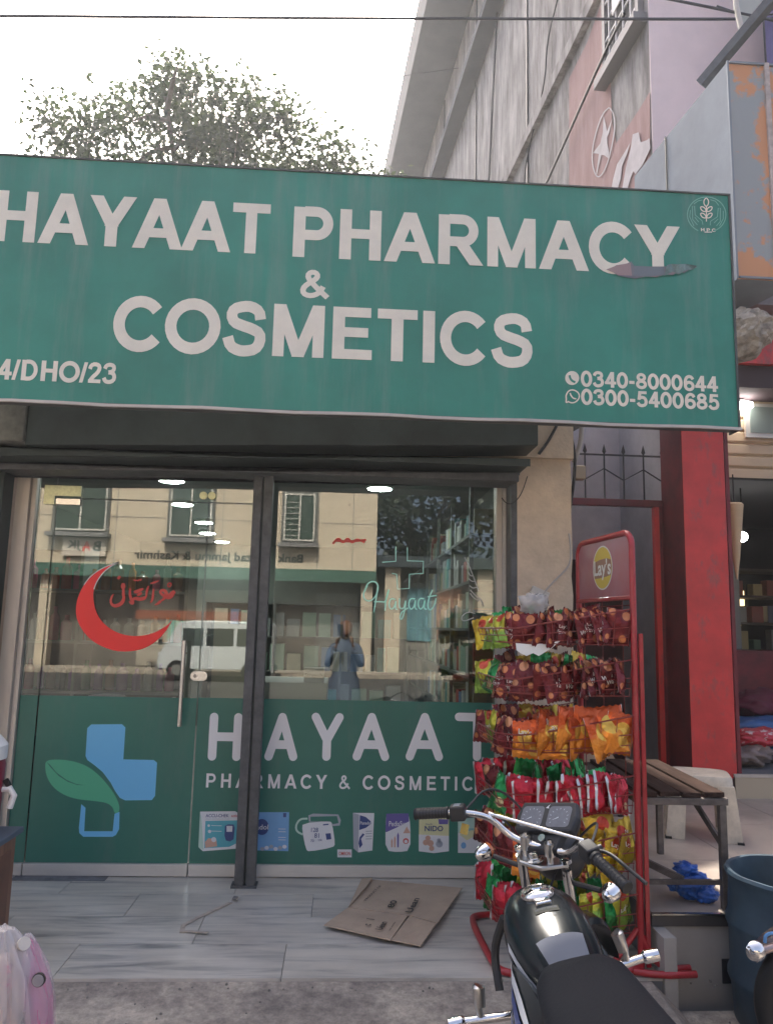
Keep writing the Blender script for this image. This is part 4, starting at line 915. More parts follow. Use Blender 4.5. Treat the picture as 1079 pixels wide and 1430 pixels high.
# ================================================================ tree behind the shop
def make_tree(name, label, base, h, spread, n_clump, leaf, mleaf, mtrunk, seed, par_group=None, flatz=.42, centre=None, clump=.5, per=26):
    rr = random.Random(seed); t = thing(name, label, 'tree', base, par_group)
    tr = MB(); tips = []
    top = Vector((0, 0, h*.42)); tr.tube([(0,0,0), (.05,.02,h*.2), top], [h*.032, h*.026, h*.020], 10)
    for i in range(9):
        a = 2*math.pi*i/9+rr.uniform(-.3, .3); L = spread*rr.uniform(.5, .9); zz = h*rr.uniform(.58, .86)
        mid = top+Vector((math.cos(a)*L*.45, math.sin(a)*L*.45, (zz-top.z)*.6)); end = Vector((math.cos(a)*L, math.sin(a)*L, zz))
        tr.tube([top-Vector((0,0,h*.05*(i % 3))), mid, end], [h*.012, h*.007, h*.002], 6)
        for k in range(5):
            f0 = rr.uniform(.3, .95); p = mid.lerp(end, f0) if f0 > .5 else top.lerp(mid, f0*2)
            e = p+Vector((rr.uniform(-1,1), rr.uniform(-1,1), rr.uniform(0,.5)))*spread*.28; tr.tube([p, p.lerp(e, .5)+Vector((0,0,.1)), e], [h*.004, h*.003, h*.001], 5); tips.append(e)
    tr.build('trunk', mtrunk, t, smooth=True)
    cr = MB(); cen = Vector((0, 0, h*.72)); tw = MB()
    for i in range(n_clump):
        while True:
            v = Vector((rr.uniform(-1,1), rr.uniform(-1,1), rr.uniform(-1,1)))
            if v.length < 1: break
        v = v.normalized()*(v.length**.45)
        lump = 1+.22*noise.noise(v*2.6+Vector((seed, 0, 0)))
        c = cen+Vector((v.x*spread*lump, v.y*spread*lump, v.z*h*flatz*.66*lump))
        if noise.noise(c*.9+Vector((seed*3, 0, 0))) < -.36: continue
        if i % 3 == 0: tw.tube([c-Vector((v.x, v.y, 1.2))*clump*.8, c], [.014, .004], 3, cap=False)
        for k in range(per):
            o = c+Vector((rr.gauss(0,1), rr.gauss(0,1), rr.gauss(0,1)))*clump*.42
            d = Vector((rr.uniform(-1,1), rr.uniform(-1,1), rr.uniform(-.9,.3))).normalized(); s_ = d.cross(Vector((rr.uniform(-1,1), rr.uniform(-1,1), rr.uniform(-1,1)))).normalized()
            L = leaf*rr.uniform(.6, 1.25); wd = L*.30
            cr.add([o, o+d*L*.45+s_*wd, o+d*L, o+d*L*.45-s_*wd], [(0, 1, 2, 3)], 0 if rr.random() < .6 else 1)
    tag(cr.build('crown', mleaf, t, fix=False), kind='stuff'); tag(tw.build('twigs', mtrunk, t, fix=False), kind='stuff')
    return t
def leafmat(name, c):
    m = mat(name, c, .5, var=.35, scale=2.0); n = m.node_tree.nodes; l = m.node_tree.links
    b = n['Principled BSDF']; out = n['Material Output']; tl = n.new('ShaderNodeBsdfTranslucent'); mx = n.new('ShaderNodeMixShader'); mx.inputs[0].default_value = .3
    tl.inputs[0].default_value = (c[0]*1.6, c[1]*1.8, c[2]*.9, 1); l.new(b.outputs[0], mx.inputs[1]); l.new(tl.outputs[0], mx.inputs[2]); l.new(mx.outputs[0], out.inputs[0]); return m
ml1, ml2 = leafmat('dark leaf', (.035, .048, .036)), leafmat('mid leaf', (.055, .070, .048)); m_bark = mat('grey bark', (.16, .14, .12), .9, var=.3, scale=8)
make_tree('broadleaf_tree', 'open leafy tree standing against the sky behind the signboard', (-2.72, 14.5, -.2), 11.5, 3.75, 1250, .12, [ml1, ml2], m_bark, 4, flatz=.45, clump=.42, per=56)
make_tree('broadleaf_tree', 'distant small tree top just left of the grey side wall over the sign', (2.2, 34, -.2), 18.0, 2.6, 90, .3, [ml1, ml2], m_bark, 9, flatz=.4, clump=.8, per=16)

# ================================================================ other side of the street (seen mirrored in the glass)
BY = -18.0
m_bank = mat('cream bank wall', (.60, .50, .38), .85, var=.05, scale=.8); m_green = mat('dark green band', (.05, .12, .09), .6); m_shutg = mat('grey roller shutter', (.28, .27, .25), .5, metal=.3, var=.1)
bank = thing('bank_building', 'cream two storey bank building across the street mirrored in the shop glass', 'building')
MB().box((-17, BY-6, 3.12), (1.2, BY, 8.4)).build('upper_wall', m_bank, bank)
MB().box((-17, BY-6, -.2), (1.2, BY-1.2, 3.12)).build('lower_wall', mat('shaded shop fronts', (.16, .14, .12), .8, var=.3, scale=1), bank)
MB().box((-17, BY, 3.0), (1.2, BY+.12, 3.42)).build('green_band', m_green, bank)
for x in (-8.0, -4.3, -.9, .35): MB().box((x-.012, BY+.001, 3.42), (x+.012, BY+.012, 8.4)).build('wall_joint', m_wf, bank)
for z in (5.1, 6.6): MB().box((-17, BY+.001, z), (1.2, BY+.010, z+.02)).build('wall_joint', m_wf, bank)
def bwin(x0, x1, z0, z1):
    MB().box((x0-.12, BY+.0, z0-.12), (x1+.12, BY+.10, z1+.12)).build('window_surround', mat('dark window surround', (.13, .13, .12), .7) if 'dark window surround' not in bpy.data.materials else bpy.data.materials['dark window surround'], bank)
    MB().box((x0, BY+.10, z0), (x1, BY+.115, z1)).build('window_pane', mat('dark green pane', (.05, .075, .06), .2) if 'dark green pane' not in bpy.data.materials else bpy.data.materials['dark green pane'], bank)
    for x in (x0, (x0+x1)/2, x1): MB().box((x-.03, BY+.115, z0), (x+.03, BY+.15, z1)).build('window_frame', m_alu2, bank)
    for z in (z0, z1): MB().box((x0, BY+.115, z-.03), (x1, BY+.149, z+.03)).build('window_frame', m_alu2, bank)
    MB().box((x0-.2, BY, z0-.26), (x1+.2, BY+.45, z0-.12)).build('window_sill', m_wf, bank)
for wdw in ((-10.1, -8.35, 4.6, 6.2), (-6.1, -4.7, 4.5, 6.6), (-2.1, -1.05, 4.45, 6.1), (-13.6, -12.0, 4.6, 6.2)): bwin(*wdw)
for k in range(7): MB().box((-2.05, BY+.16, 4.6+k*.2), (-1.6, BY+.175, 4.62+k*.2)).build('window_bar', m_alu2, bank)
m_blk = mat('black sign letters', (.02, .03, .025), .5)
bfont('Bank of Azad Jammu & Kashmir', (-1.4, BY+.02, 3.56), (-1, 0, 0), Z3, 5.9, .40, m_blk, bank, bold=.02)
MB().box((-9.75, BY+.05, 3.68), (-8.25, BY+.17, 4.32)).build('small_sign', mat('small white sign', (.6, .52, .44), .5), bank)
bfont('B', (-8.42, BY+.172, 3.85), (-1, 0, 0), Z3, .28, .36, m_blk, bank, bold=.03); bfont('A', (-8.76, BY+.172, 3.85), (-1, 0, 0), Z3, .30, .36, m_redf2, bank, bold=.03); bfont('JK', (-9.1, BY+.172, 3.85), (-1, 0, 0), Z3, .5, .36, m_blk, bank, bold=.03)
for k, (x0, x1, m) in enumerate([(-16.5, -13.2, m_shutg), (-12.6, -10.6, m_shutg), (-7.3, -5.9, mat('pale partition', (.45, .40, .33), .7)), (-5.7, -3.0, mat('beige shopfront', (.42, .36, .29), .7)), (-.9, .6, m_shutg)]):
    b = MB()
    for j in range(24): b.box((x0, BY-1.2+.0, -.1+j*.115), (x1, BY-1.17+.02*(j % 2), -.1+j*.115+.11))
    tag(b.build('roller_shutter', m, bank), kind='stuff')
for x in (-12.9, -10.3, -2.6, .9): MB().box((x-.2, BY-.6, -.2), (x+.2, BY-.15, 3.0)).build('column', mat('cream column', (.52, .44, .34), .8) if 'cream column' not in bpy.data.materials else bpy.data.materials['cream column'], bank)
rs = thing('roadside_signboard', 'small orange and green shop signboard at the foot of the bank building', 'signboard'); MB().box((-7.0, BY+.3, 1.55), (-3.2, BY+.4, 1.85)).build('orange_strip', mat('orange strip', (.26, .09, .05), .6), rs); MB().box((-5.9, BY+.3, .85), (-4.5, BY+.4, 1.5)).build('green_panel', mat('pale green panel', (.25, .42, .34), .6), rs)
bfont('ICON', (-4.6, BY+.41, 1.0), (-1, 0, 0), Z3, 1.0, .26, m_redf2, rs, bold=.02); MB().box((-5.3, BY+.3, -.2), (-5.2, BY+.38, .85)).build('leg', m_wf, rs)
low = thing('low_building', 'low grey building with pale pillars across the street right of the bank', 'building'); m_lowb = mat('grey shopfront', (.20, .19, .17), .8, var=.3, scale=1)
MB().box((1.25, BY-7, -.2), (14, BY-.8, 3.6)).build('body', m_lowb, low)
for x in (1.55, 4.9, 8.2): MB().box((x, BY-.8, -.2), (x+.55, BY-.2, 3.7)).build('pillar', bpy.data.materials['cream column'], low)
MB().box((1.25, BY-.9, 3.6), (14, BY+.1, 4.0)).build('canopy', m_eave, low)
for k, (x, c) in enumerate(((2.4, (.10,.22,.26)), (3.5, (.32,.18,.12)), (5.8, (.14,.16,.24)), (6.9, (.3,.28,.2)))):
    MB().box((x, BY-.79, 1.0), (x+.9, BY-.74, 2.9)).build('poster', mat('poster %d' % k, c, .6, var=.5, scale=4), low)
for i, (x, y, hh, sp) in enumerate([(3.2, -21, 9.5, 3.0), (8.5, -20, 10.5, 3.4), (13.5, -22, 9, 3)]):
    make_tree('street_tree', 'dark leafy street tree across the road, '+['nearest the bank', 'middle one of the row', 'farthest from the bank'][i], (x, y, -.2), hh, sp, 190, .34, [ml1, ml2], m_bark, 20+i, 'trees across the street', clump=.85, per=24)
# parked van
m_van = mat('white van paint', (.55, .57, .58), .35, var=.05, clear=.3); m_vg = mat('dark vehicle glass', (.02, .025, .025), .1)
van = thing('parked_van', 'white minivan parked across the street mirrored in the glass door', 'van', (-1.98, -14.4, GZ)); VL, VH, VW = 3.3, 1.72, 1.4
side = [(0, .32), (-VL, .32), (-VL-.02, .62), (-VL+.12, .92), (-VL+.55, VH-.06), (-VL+.9, VH), (-.12, VH), (0, VH-.1)]
MB().prism([(x, VW/2, z) for x, z in side], (0, -VW, 0)).build('body', m_van, van, bevel=.03)
for x0, x1 in ((-2.62, -2.02), (-1.92, -1.15), (-1.05, -.2)):
    for s in (1, -1): MB().box((x0, s*(VW/2+.003)-.004, 1.0), (x1, s*(VW/2+.003)+.004, 1.5)).build('window', m_vg, van)
MB().prism([(-VL+.15, VW/2-.1, .98), (-VL+.15, -VW/2+.1, .98), (-VL+.53, -VW/2+.14, 1.58), (-VL+.53, VW/2-.14, 1.58)], (-.02, 0, .012)).build('windscreen', m_vg, van)
MB().box((-VL-.06, -VW/2+.03, .28), (-VL+.02, VW/2-.03, .45)).build('bumper', m_wf, van); MB().box((-.02, -VW/2+.03, .28), (.06, VW/2-.03, .45)).build('bumper', m_wf, van)
for x in (-2.75, -.6):
    for s in (1, -1):
        w_ = MB().lathe([(.14, -.08), (.27, -.08), (.29, -.05), (.29, .05), (.27, .08), (.14, .08)], 24, c=(x, s*(VW/2-.06), .29), axis='Y').build('wheel', m_black, van, smooth=True); MB().lathe([(.02, -.085), (.15, -.085), (.16, .085), (.02, .085)], 20, c=(x, s*(VW/2-.06), .29), axis='Y').build('rim', m_steel, w_)
for s in (1, -1): MB().lathe([(.08, 0), (.08, .03)], 16, c=(-VL-.03, s*.48, .72), axis='X').build('headlight', m_pw, van)
MB().box((-VL+.02, VW/2+.0, 1.0), (-VL+.12, VW/2+.14, 1.16)).build('mirror', m_black, van)

# ================================================================ crisps rack
rack = thing('crisps_rack', 'tall red wire crisps rack with Lay\'s header panel standing at the marble edge', 'display rack', (0, 0, 0))
RN, RF = Vector((1.352, 3.545, 0)), Vector((1.285, 4.15, 0))       # near and far uprights
TOPZ = 1.925
def arc3(c, u, v, r, a0, a1, n=6): return [c+u*(r*math.cos(R(a0+(a1-a0)*i/n)))+v*(r*math.sin(R(a0+(a1-a0)*i/n))) for i in range(n+1)]
U = (RF-RN).normalized(); V = Vector((0, 0, 1)); L_ = (RF-RN).length; cr_ = .07
loop = [RN.copy()+V*.02]+arc3(RN+U*cr_+V*(TOPZ-cr_), U, V, cr_, 180, 90)+arc3(RF-U*cr_+V*(TOPZ-cr_), U, V, cr_, 90, 0)+[RF+V*.02]
MB().tube(loop, .0155, 12).build('frame_tube', m_red, rack, smooth=True)
MB().bar(RN+V*1.615+U*.0, RF+V*1.615, .028, .02).build('cross_rail', m_red, rack, bevel=.003)
NP = Vector((-U.y, U.x, 0)); NP = NP if NP.x < 0 else -NP       # panel normal, towards the left
m_pan = mat('faded red header panel', (.36, .085, .10), .28, rgb2=(.36, .17, .21), scale=1.6, clear=.3)
hp = MB().add([RN+U*.016+V*1.625-NP*.004, RF-U*.016+V*1.625-NP*.004, RF-U*.016+V*(TOPZ-.016)-NP*.004, RN+U*.016+V*(TOPZ-.016)-NP*.004,
              RN+U*.016+V*1.625+NP*.004, RF-U*.016+V*1.625+NP*.004, RF-U*.016+V*(TOPZ-.016)+NP*.004, RN+U*.016+V*(TOPZ-.016)+NP*.004], [(0,1,2,3),(4,7,6,5),(0,4,5,1),(1,5,6,2),(2,6,7,3),(3,7,4,0)]).build('header_panel', m_pan, rack)
m_lyel = mat('logo yellow', (.62, .44, .05), .4); m_lgold = mat('logo brown band', (.30, .14, .08), .4); m_lw = mat('logo white', (.70, .66, .58), .4)
PC = (RN+RF)/2+V*1.775; uu = -U     # viewer on the -x side: text runs from far to near
def onp(x, z, l): return PC+uu*x+V*z+NP*(.0042+l)
def ell(rx, rz, l, m, name, a0=0, a1=360):
    b = MB(); b.add([onp(rx*math.cos(R(a)), rz*math.sin(R(a)), l) for a in range(a0, a1, 8)], [tuple(range(len(range(a0, a1, 8))))]); return b.build(name, m, rack, fix=False)
ell(.112, .112, .0006, m_lw, 'logo_rim'); ell(.105, .105, .0012, m_lyel, 'logo_disc')
b = MB(); b.add([onp(x, z, .0018) for x, z in [(-.10,.03),(-.03,.042),(.05,.045),(.098,.035),(.104,0),(.096,-.04),(.04,-.048),(-.04,-.052),(-.09,-.052),(-.104,0)]], [tuple(range(10))]); b.build('logo_band', m_lgold, rack, fix=False)
bfont("Lay's", onp(-.094, -.062, .0024), uu, V, .19, .105, m_lw, rack, name='logo_letters', bold=.022, lift=0)
# second sliding upright and back wires
MB().bar(RN+Vector((.028, -.01, .02)), RN+Vector((.028, -.01, 1.45)), .018, .014).build('side_rail', m_red, rack)
# base
MB().tube(smooth3([RN+V*.02, (1.30, 3.50, .018), (.80, 3.47, .018), (.725, 3.50, .018), (.705, 3.6, .018), (.695, 4.08, .018), (.73, 4.15, .018), (.9, 4.17, .018), (1.27, 4.17, .018)], 3), .016, 10).build('base_tube', m_red, rack, smooth=True)
MB().tube(smooth3([(1.352, 3.545, .15), (1.40, 3.53, .05), (1.46, 3.52, .018), (1.56, 3.53, .018)], 3), .015, 10).tube(smooth3([(1.30, 3.50, .018), (1.40, 3.46, .018), (1.56, 3.47, .018)], 2), .015, 10).build('base_tube', m_red, rack, smooth=True)
MB().tube([(1.34, 3.55, .17), (1.20, 3.52, .018)], .013, 8).build('brace', m_red, rack, smooth=True)
for q in (.12, .35, .58): MB().tube([RN+U*q*L_/.61*.95-NP*.003+V*.1, RN+U*q*L_/.61*.95-NP*.003+V*1.62], .0025, 5).build('back_wire', m_redwire, rack)
for z in (.5, .74, .98, 1.22, 1.46, 1.58): MB().tube([RN+V*z, RF+V*z], .0025, 5).build('back_wire', m_redwire, rack)

# ---- crisp packets
def foil(name, base, spot, spot_at, silver=.88, third=None):
    m = bpy.data.materials.new(name); m.use_nodes = True; n = m.node_tree.nodes; l = m.node_tree.links; bs = n['Principled BSDF']
    tc = n.new('ShaderNodeTexCoord'); sp = n.new('ShaderNodeSeparateXYZ'); l.new(tc.outputs['Object'], sp.inputs[0])
    col = n.new('ShaderNodeRGB'); col.outputs[0].default_value = (*base, 1); cur = col.outputs[0]
    nz = n.new('ShaderNodeTexNoise'); nz.inputs['Scale'].default_value = 18; nz.inputs['Detail'].default_value = 3; l.new(tc.outputs['Object'], nz.inputs[0])
    if third:
        r3 = n.new('ShaderNodeValToRGB'); r3.color_ramp.elements[0].position = .45; r3.color_ramp.elements[1].position = .55; r3.color_ramp.elements[0].color = (*base, 1); r3.color_ramp.elements[1].color = (*third, 1)
        ad = n.new('ShaderNodeMath'); ad.operation = 'MULTIPLY_ADD'; ad.inputs[1].default_value = 4.5; ad.inputs[2].default_value = .5; l.new(sp.outputs[2], ad.inputs[0])
        ad2 = n.new('ShaderNodeMath'); ad2.operation = 'ADD'; l.new(ad.outputs[0], ad2.inputs[0]); m3 = n.new('ShaderNodeMath'); m3.operation = 'MULTIPLY_ADD'; m3.inputs[1].default_value = .5; m3.inputs[2].default_value = -.25; l.new(nz.outputs[0], m3.inputs[0]); l.new(m3.outputs[0], ad2.inputs[1])
        l.new(ad2.outputs[0], r3.inputs[0]); cur = r3.outputs[0]
    for (sx, sz, sr) in spot_at:
        vd = n.new('ShaderNodeVectorMath'); vd.operation = 'DISTANCE'; cx = n.new('ShaderNodeCombineXYZ'); l.new(sp.outputs[0], cx.inputs[0]); l.new(sp.outputs[2], cx.inputs[2]); l.new(cx.outputs[0], vd.inputs[0]); vd.inputs[1].default_value = (sx, 0, sz)
        ls = n.new('ShaderNodeMath'); ls.operation = 'LESS_THAN'; ls.inputs[1].default_value = sr; l.new(vd.outputs['Value'], ls.inputs[0])
        mx = n.new('ShaderNodeMixRGB'); l.new(ls.outputs[0], mx.inputs[0]); l.new(cur, mx.inputs[1]); mx.inputs[2].default_value = (*spot, 1); cur = mx.outputs[0]
    ab = n.new('ShaderNodeMath'); ab.operation = 'ABSOLUTE'; l.new(sp.outputs[0], ab.inputs[0]); gt = n.new('ShaderNodeMath'); gt.operation = 'GREATER_THAN'; gt.inputs[1].default_value = .082*silver/.88; l.new(ab.outputs[0], gt.inputs[0])
    mx = n.new('ShaderNodeMixRGB'); l.new(gt.outputs[0], mx.inputs[0]); l.new(cur, mx.inputs[1]); mx.inputs[2].default_value = (.62, .60, .58, 1)
    l.new(mx.outputs[0], bs.inputs['Base Color']); bs.inputs['Metallic'].default_value = .55; bs.inputs['Roughness'].default_value = .24
    bp = n.new('ShaderNodeBump'); bp.inputs['Strength'].default_value = 1.0; bp.inputs['Distance'].default_value = .016; l.new(nz.outputs[0], bp.inputs['Height']); l.new(bp.outputs[0], bs.inputs['Normal'])
    return m
FO = {
 'maroon2': foil('maroon packet foil with few spots', (.13, .014, .016), (.60, .26, .12), [(-.03, .08, .03), (.045, -.02, .018), (-.055, -.03, .02)]),
 'maroon': foil('maroon packet foil', (.17, .016, .018), (.68, .24, .09), [(.035, .07, .026), (-.05, .085, .022), (.03, -.07, .024), (-.05, -.065, .018)]),
 'orange': foil('orange packet foil', (.80, .27, .03), (.85, .50, .08), [(.0, .02, .045), (.05, -.06, .03)], third=(.62, .10, .02)),
 'yellow': foil('yellow packet foil', (.70, .50, .03), (.55, .06, .03), [(.0, .06, .03)], third=(.62, .40, .04)),
 'green': foil('green packet foil', (.03, .20, .045), (.75, .60, .30), [(.02, -.05, .03)], third=(.02, .30, .07)),
 'lime': foil('lime packet foil', (.26, .42, .06), (.70, .10, .05), [(.0, .09, .035)], third=(.55, .52, .05)),
 'red': foil('red packet foil', (.52, .018, .035), (.75, .55, .3), [(.03, -.06, .02)], silver=.72),
}
def pack_surface(seed, W_=.17, H_=.215, T_=.026):
    rr = random.Random(seed); ph = [rr.uniform(0, 6.28) for _ in range(6)]
    def f(u, v):   # u,v in -1..1 ; returns front bulge
        e = (1-abs(u)**2.4)*(1-abs(v)**3.2)
        return T_*max(e, 0)*(1+.28*math.sin(3.1*u+ph[0]+2*v)+.2*math.sin(5*v+ph[1]))+.0035*math.sin(7*u+ph[2])*math.sin(6*v+ph[3])*(e > .02)
    return f
def pack_mesh(seed, m, name='crisps_packet'):
    f = pack_surface(seed); rr = random.Random(seed+99); W_, H_ = .17, .215; nu, nv = 11, 13; bm = MB()
    for side in (-1, 1):
        for j in range(nv+1):
            for i in range(nu+1):
                u, v = -1+2*i/nu, -1+2*j/nv
                x = u*W_/2*(1-.10*(1-abs(v))*abs(u)); z = v*H_/2
                if j in (0, nv): z += (.004 if i % 2 else -.004)*(1 if j else -1)
                y = side*f(u, v)+.006*math.sin(u*2.5+seed)*v
                bm.v.append((x, y, z))
    n1 = (nu+1)*(nv+1)
    for s in (0, 1):
        for j in range(nv):
            for i in range(nu):
                k = s*n1+j*(nu+1)+i; q = (k, k+1, k+nu+2, k+nu+1); bm.f.append(q if s == 0 else q[::-1]); bm.m.append(0)
    o = bm.build(name, m, smooth=True, fix=False)
    return o.data, f
pk_mesh = {}
for ci, (cn, m) in enumerate(FO.items()):
    for v_ in range(3):
        me_, f_ = pack_mesh(ci*7+v_, m); pk_mesh[(cn, v_)] = (me_, f_)
for o in [o for o in C.objects if o.name.startswith('crisps_packet')]: bpy.data.objects.remove(o)
word_cache = {}
def packet(cn, loc, yaw, label, words=None, tilt=0, roll=0, sc=1.):
    if cn == 'maroon' and rnd.random() < .5: cn = 'maroon2'
    if rnd.random() < .55: words = None
    v_ = rnd.randrange(3); me_, f_ = pk_mesh[(cn, v_)]
    o = bpy.data.objects.new('crisps_packet', me_); C.objects.link(o); o.location = loc; o.rotation_euler = (tilt, roll, yaw); o.scale = (sc, sc, sc)
    tag(o, label, 'crisps packet', 'crisps packets in the red rack')
    for wi_, (s, x0, z0, ww, hh) in enumerate(words or []):
        key = (cn, v_, s, x0)
        if key not in word_cache:
            def surf(a, b_): 
                x = x0+a*ww; z = z0+b_*hh; return Vector((x, -f_(x/.085, z/.1075)-.0012-.006*math.sin(x/.085*2.5)*0, z))
            t = bfont(s, (0,0,0), X3, Z3, ww, hh, m_lw, o, name='printed_word', bold=.02, surf=surf); word_cache[key] = t.data
        else: place(word_cache[key], 'printed_word', o, (0, 0, 0))
    return o
# basket outline (plan): near upright - outer corner - left side - far upright
tiers = [(1.395, 'top'), (1.165, 'second'), (.915, 'third'), (.655, 'fourth'), (.41, 'fifth'), (.155, 'lowest')]
plan = [Vector((1.335, 3.53, 0)), Vector((.90, 3.50, 0)), Vector((.735, 3.66, 0)), Vector((.715, 4.06, 0)), Vector((.80, 4.15, 0)), Vector((1.27, 4.17, 0))]
def along(P, d):
    for a, c in zip(P[:-1], P[1:]):
        L = (c-a).length
        if d <= L: return a+(c-a)*(d/L), (c-a).normalized()
        d -= L
    return P[-1], (P[-1]-P[-2]).normalized()
tot = sum((c-a).length for a, c in zip(plan[:-1], plan[1:]))
def rimz(z, d):   # rim falls from the uprights to the outer nose
    t = min(d, tot-d)/(tot*.5); return z+.165-.10*min(1, t*1.5)
cen = Vector((1.12, 3.83, 0))
for ti, (z, tn) in enumerate(tiers):
    bk = MB()
    def ring(fz, shrink, n=40, r=.0028):
        P = []
        for i in range(n+1):
            p, _ = along(plan, tot*i/n); q = cen+(p-cen)*shrink; P.append((q.x, q.y, fz(tot*i/n)))
        return P
    basket = MB().tube(ring(lambda d: rimz(z, d), 1.0), .0035, 6).build('basket', m_redwire, rack, smooth=True)
    MB().tube(ring(lambda d: (rimz(z, d)+z)/2+.0, .985), .0024, 5).build('wire', m_redwire, basket); MB().tube(ring(lambda d: z, .95), .003, 5).build('wire', m_redwire, basket)
    MB().tube(ring(lambda d: z*.66+rimz(z, d)*.34-.02, .97), .0022, 5).build('wire', m_redwire, basket)
    nW = 22
    for i in range(nW+1):
        d = tot*i/nW; p, _ = along(plan, d); q = cen+(p-cen)*.95; q2 = cen+(p-cen)*.25
        MB().tube([(p.x, p.y, rimz(z, d)), (q.x, q.y, z), (q2.x, q2.y, z-.002)], .0022, 4).build('wire', m_redwire, basket)
# packets per tier : front run along the near face, nose and left face; then inner rows
ordn = ['first', 'second', 'third', 'fourth', 'fifth', 'sixth', 'seventh', 'eighth', 'ninth', 'tenth', 'eleventh', 'twelfth', 'thirteenth', 'fourteenth', 'fifteenth', 'sixteenth', 'seventeenth']
desc = {'maroon': 'orange spotted maroon crisps packet', 'orange': 'orange crisps packet', 'yellow': 'yellow crisps packet', 'green': 'green crisps packet', 'lime': 'lime yellow crisps packet', 'red': 'silver edged red crisps packet'}
wordsets = {'maroon': [('Wavy', -.055, -.045, .085, .04), ("Lay's", -.02, .0, .06, .026)], 'orange': [("Lay's", -.04, .03, .08, .04)], 'yellow': [("Lay's", -.04, .03, .08, .035)], 'lime': [("Lay's", -.05, .0, .08, .03)]}
near_c = ['maroon', 'maroon', 'orange', 'red', 'yellow', 'lime']
left_c = [['maroon', 'maroon', 'lime', 'lime', 'yellow'], ['maroon', 'maroon', 'maroon', 'green', 'lime'], ['orange', 'maroon', 'maroon', 'lime', 'maroon'], ['red', 'red', 'green', 'maroon', 'red'], ['orange', 'maroon', 'maroon', 'red', 'maroon'], ['green', 'red', 'red', 'green', 'red']]
inner_c = [['maroon', 'maroon', 'green'], ['green', 'yellow', 'maroon'], ['orange', 'yellow', 'maroon'], ['green', 'green', 'red'], ['yellow', 'yellow', 'lime'], ['green', 'lime', 'green']]
for ti, (z, tn) in enumerate(tiers):
    nc = near_c[ti]; nn = [9, 10, 8, 10, 8, 8][ti]
    zc = z+.083
    for k in range(nn):
        t = k/(nn-1); x = 1.285-t*.36; y = 3.565+rnd.uniform(-.01, .012)-.02*t
        yaw = R(rnd.uniform(28, 62)) if ti not in (0, 2) or k % 3 else R(rnd.uniform(-8, 16))
        if ti == 2 and k < 2: yaw = R(6)
        if ti == 1 and k == nn-3: yaw = R(4)
        c_ = nc if not (ti == 5 and k % 3 == 1) else 'green'
        zz = zc-.028*t+rnd.uniform(-.01, .012)+(.03 if ti == 2 and k % 2 else 0)
        packet(c_, (x, y, zz), yaw, f"{desc[c_]}, {ordn[k]} from the upright, near face, {tn} basket", wordsets.get(c_) if True else None, tilt=R(rnd.uniform(-16, 12)), roll=R(rnd.uniform(-15, 15)), sc=rnd.uniform(.70, .80) if ti != 2 else rnd.uniform(.84, .98))
    for k, c_ in enumerate(left_c[ti]):
        t = k/4; p = Vector((.86, 3.57, 0)).lerp(Vector((.775, 3.70, 0)), min(1, t*2)) if t < .5 else Vector((.775, 3.70, 0)).lerp(Vector((.76, 4.05, 0)), (t-.5)*2)
        for r_ in range(2):
            pp = p+Vector((.035*r_, .035+.05*r_, 0)); yaw = R([-20, -45, -62, -70, -40][k]+rnd.uniform(-12, 12))
            packet(c_, (pp.x, pp.y, zc-.035+rnd.uniform(-.012, .012)), yaw, f"{desc[c_]}, {ordn[k*2+r_]} on the left nose, {tn} basket", wordsets.get(c_) if r_ == 0 else None, tilt=R(rnd.uniform(-18, 12)), roll=R(rnd.uniform(-16, 16)), sc=.76)
    for k in range(9):
        c_ = inner_c[ti][k % 3]; x = 1.22-.045*k+rnd.uniform(-.01, .01); y = 3.72+.10*(k % 3)+rnd.uniform(-.02, .02)
        packet(c_, (x, y, zc+.0+rnd.uniform(-.01, .02)), R(rnd.uniform(20, 70)), f"{desc[c_]}, {ordn[k]} inside the middle, {tn} basket", None, tilt=R(rnd.uniform(-10, 10)), roll=R(rnd.uniform(-16, 16)), sc=.8)
    for k in range(5):
        c_ = inner_c[ti][(k+1) % 3]; packet(c_, (1.17-.075*k, 4.08+rnd.uniform(-.02, .01), zc-.01), R(rnd.uniform(150, 200)), f"{desc[c_]}, {ordn[k]} along the far face, {tn} basket", None, tilt=R(rnd.uniform(-8, 8)), roll=R(rnd.uniform(-12, 12)), sc=.78)
# two yellow packets leaning low behind the motorcycle bars, clear film scrap and white tags
for k, (px, py) in enumerate(((842, 1165), (868, 1178), (850, 1200))):
    p = at(px, py, y=3.60); packet('yellow', p, R(18+6*k), f"{['left', 'right', 'lower'][k]} yellow crisps packet of three leaning between the fourth and fifth baskets", wordsets['yellow'], roll=R(-20), sc=.95)
wt = MB(); zz_ = [(720,898),(742,900),(768,898),(783,894),(770,905),(752,916),(744,912),(735,916),(726,912),(721,908)]
wt.prism([at(x, y, y=3.52) for x, y in zz_], (0, .004, 0)); tag(wt.build('white_label_strip', m_white), 'zigzag white paper strip hanging under the top basket of the rack', 'paper strip')
cw = blob('clear_wrapper', at(745, 845, y=3.62), .06, .05, .05, mat('crumpled clear film', (.6, .58, .55), .2, alpha=.45), .8, 3, 3, 2); tag(cw, 'crumpled clear plastic wrapper on top of the highest crisps packets', 'wrapper')

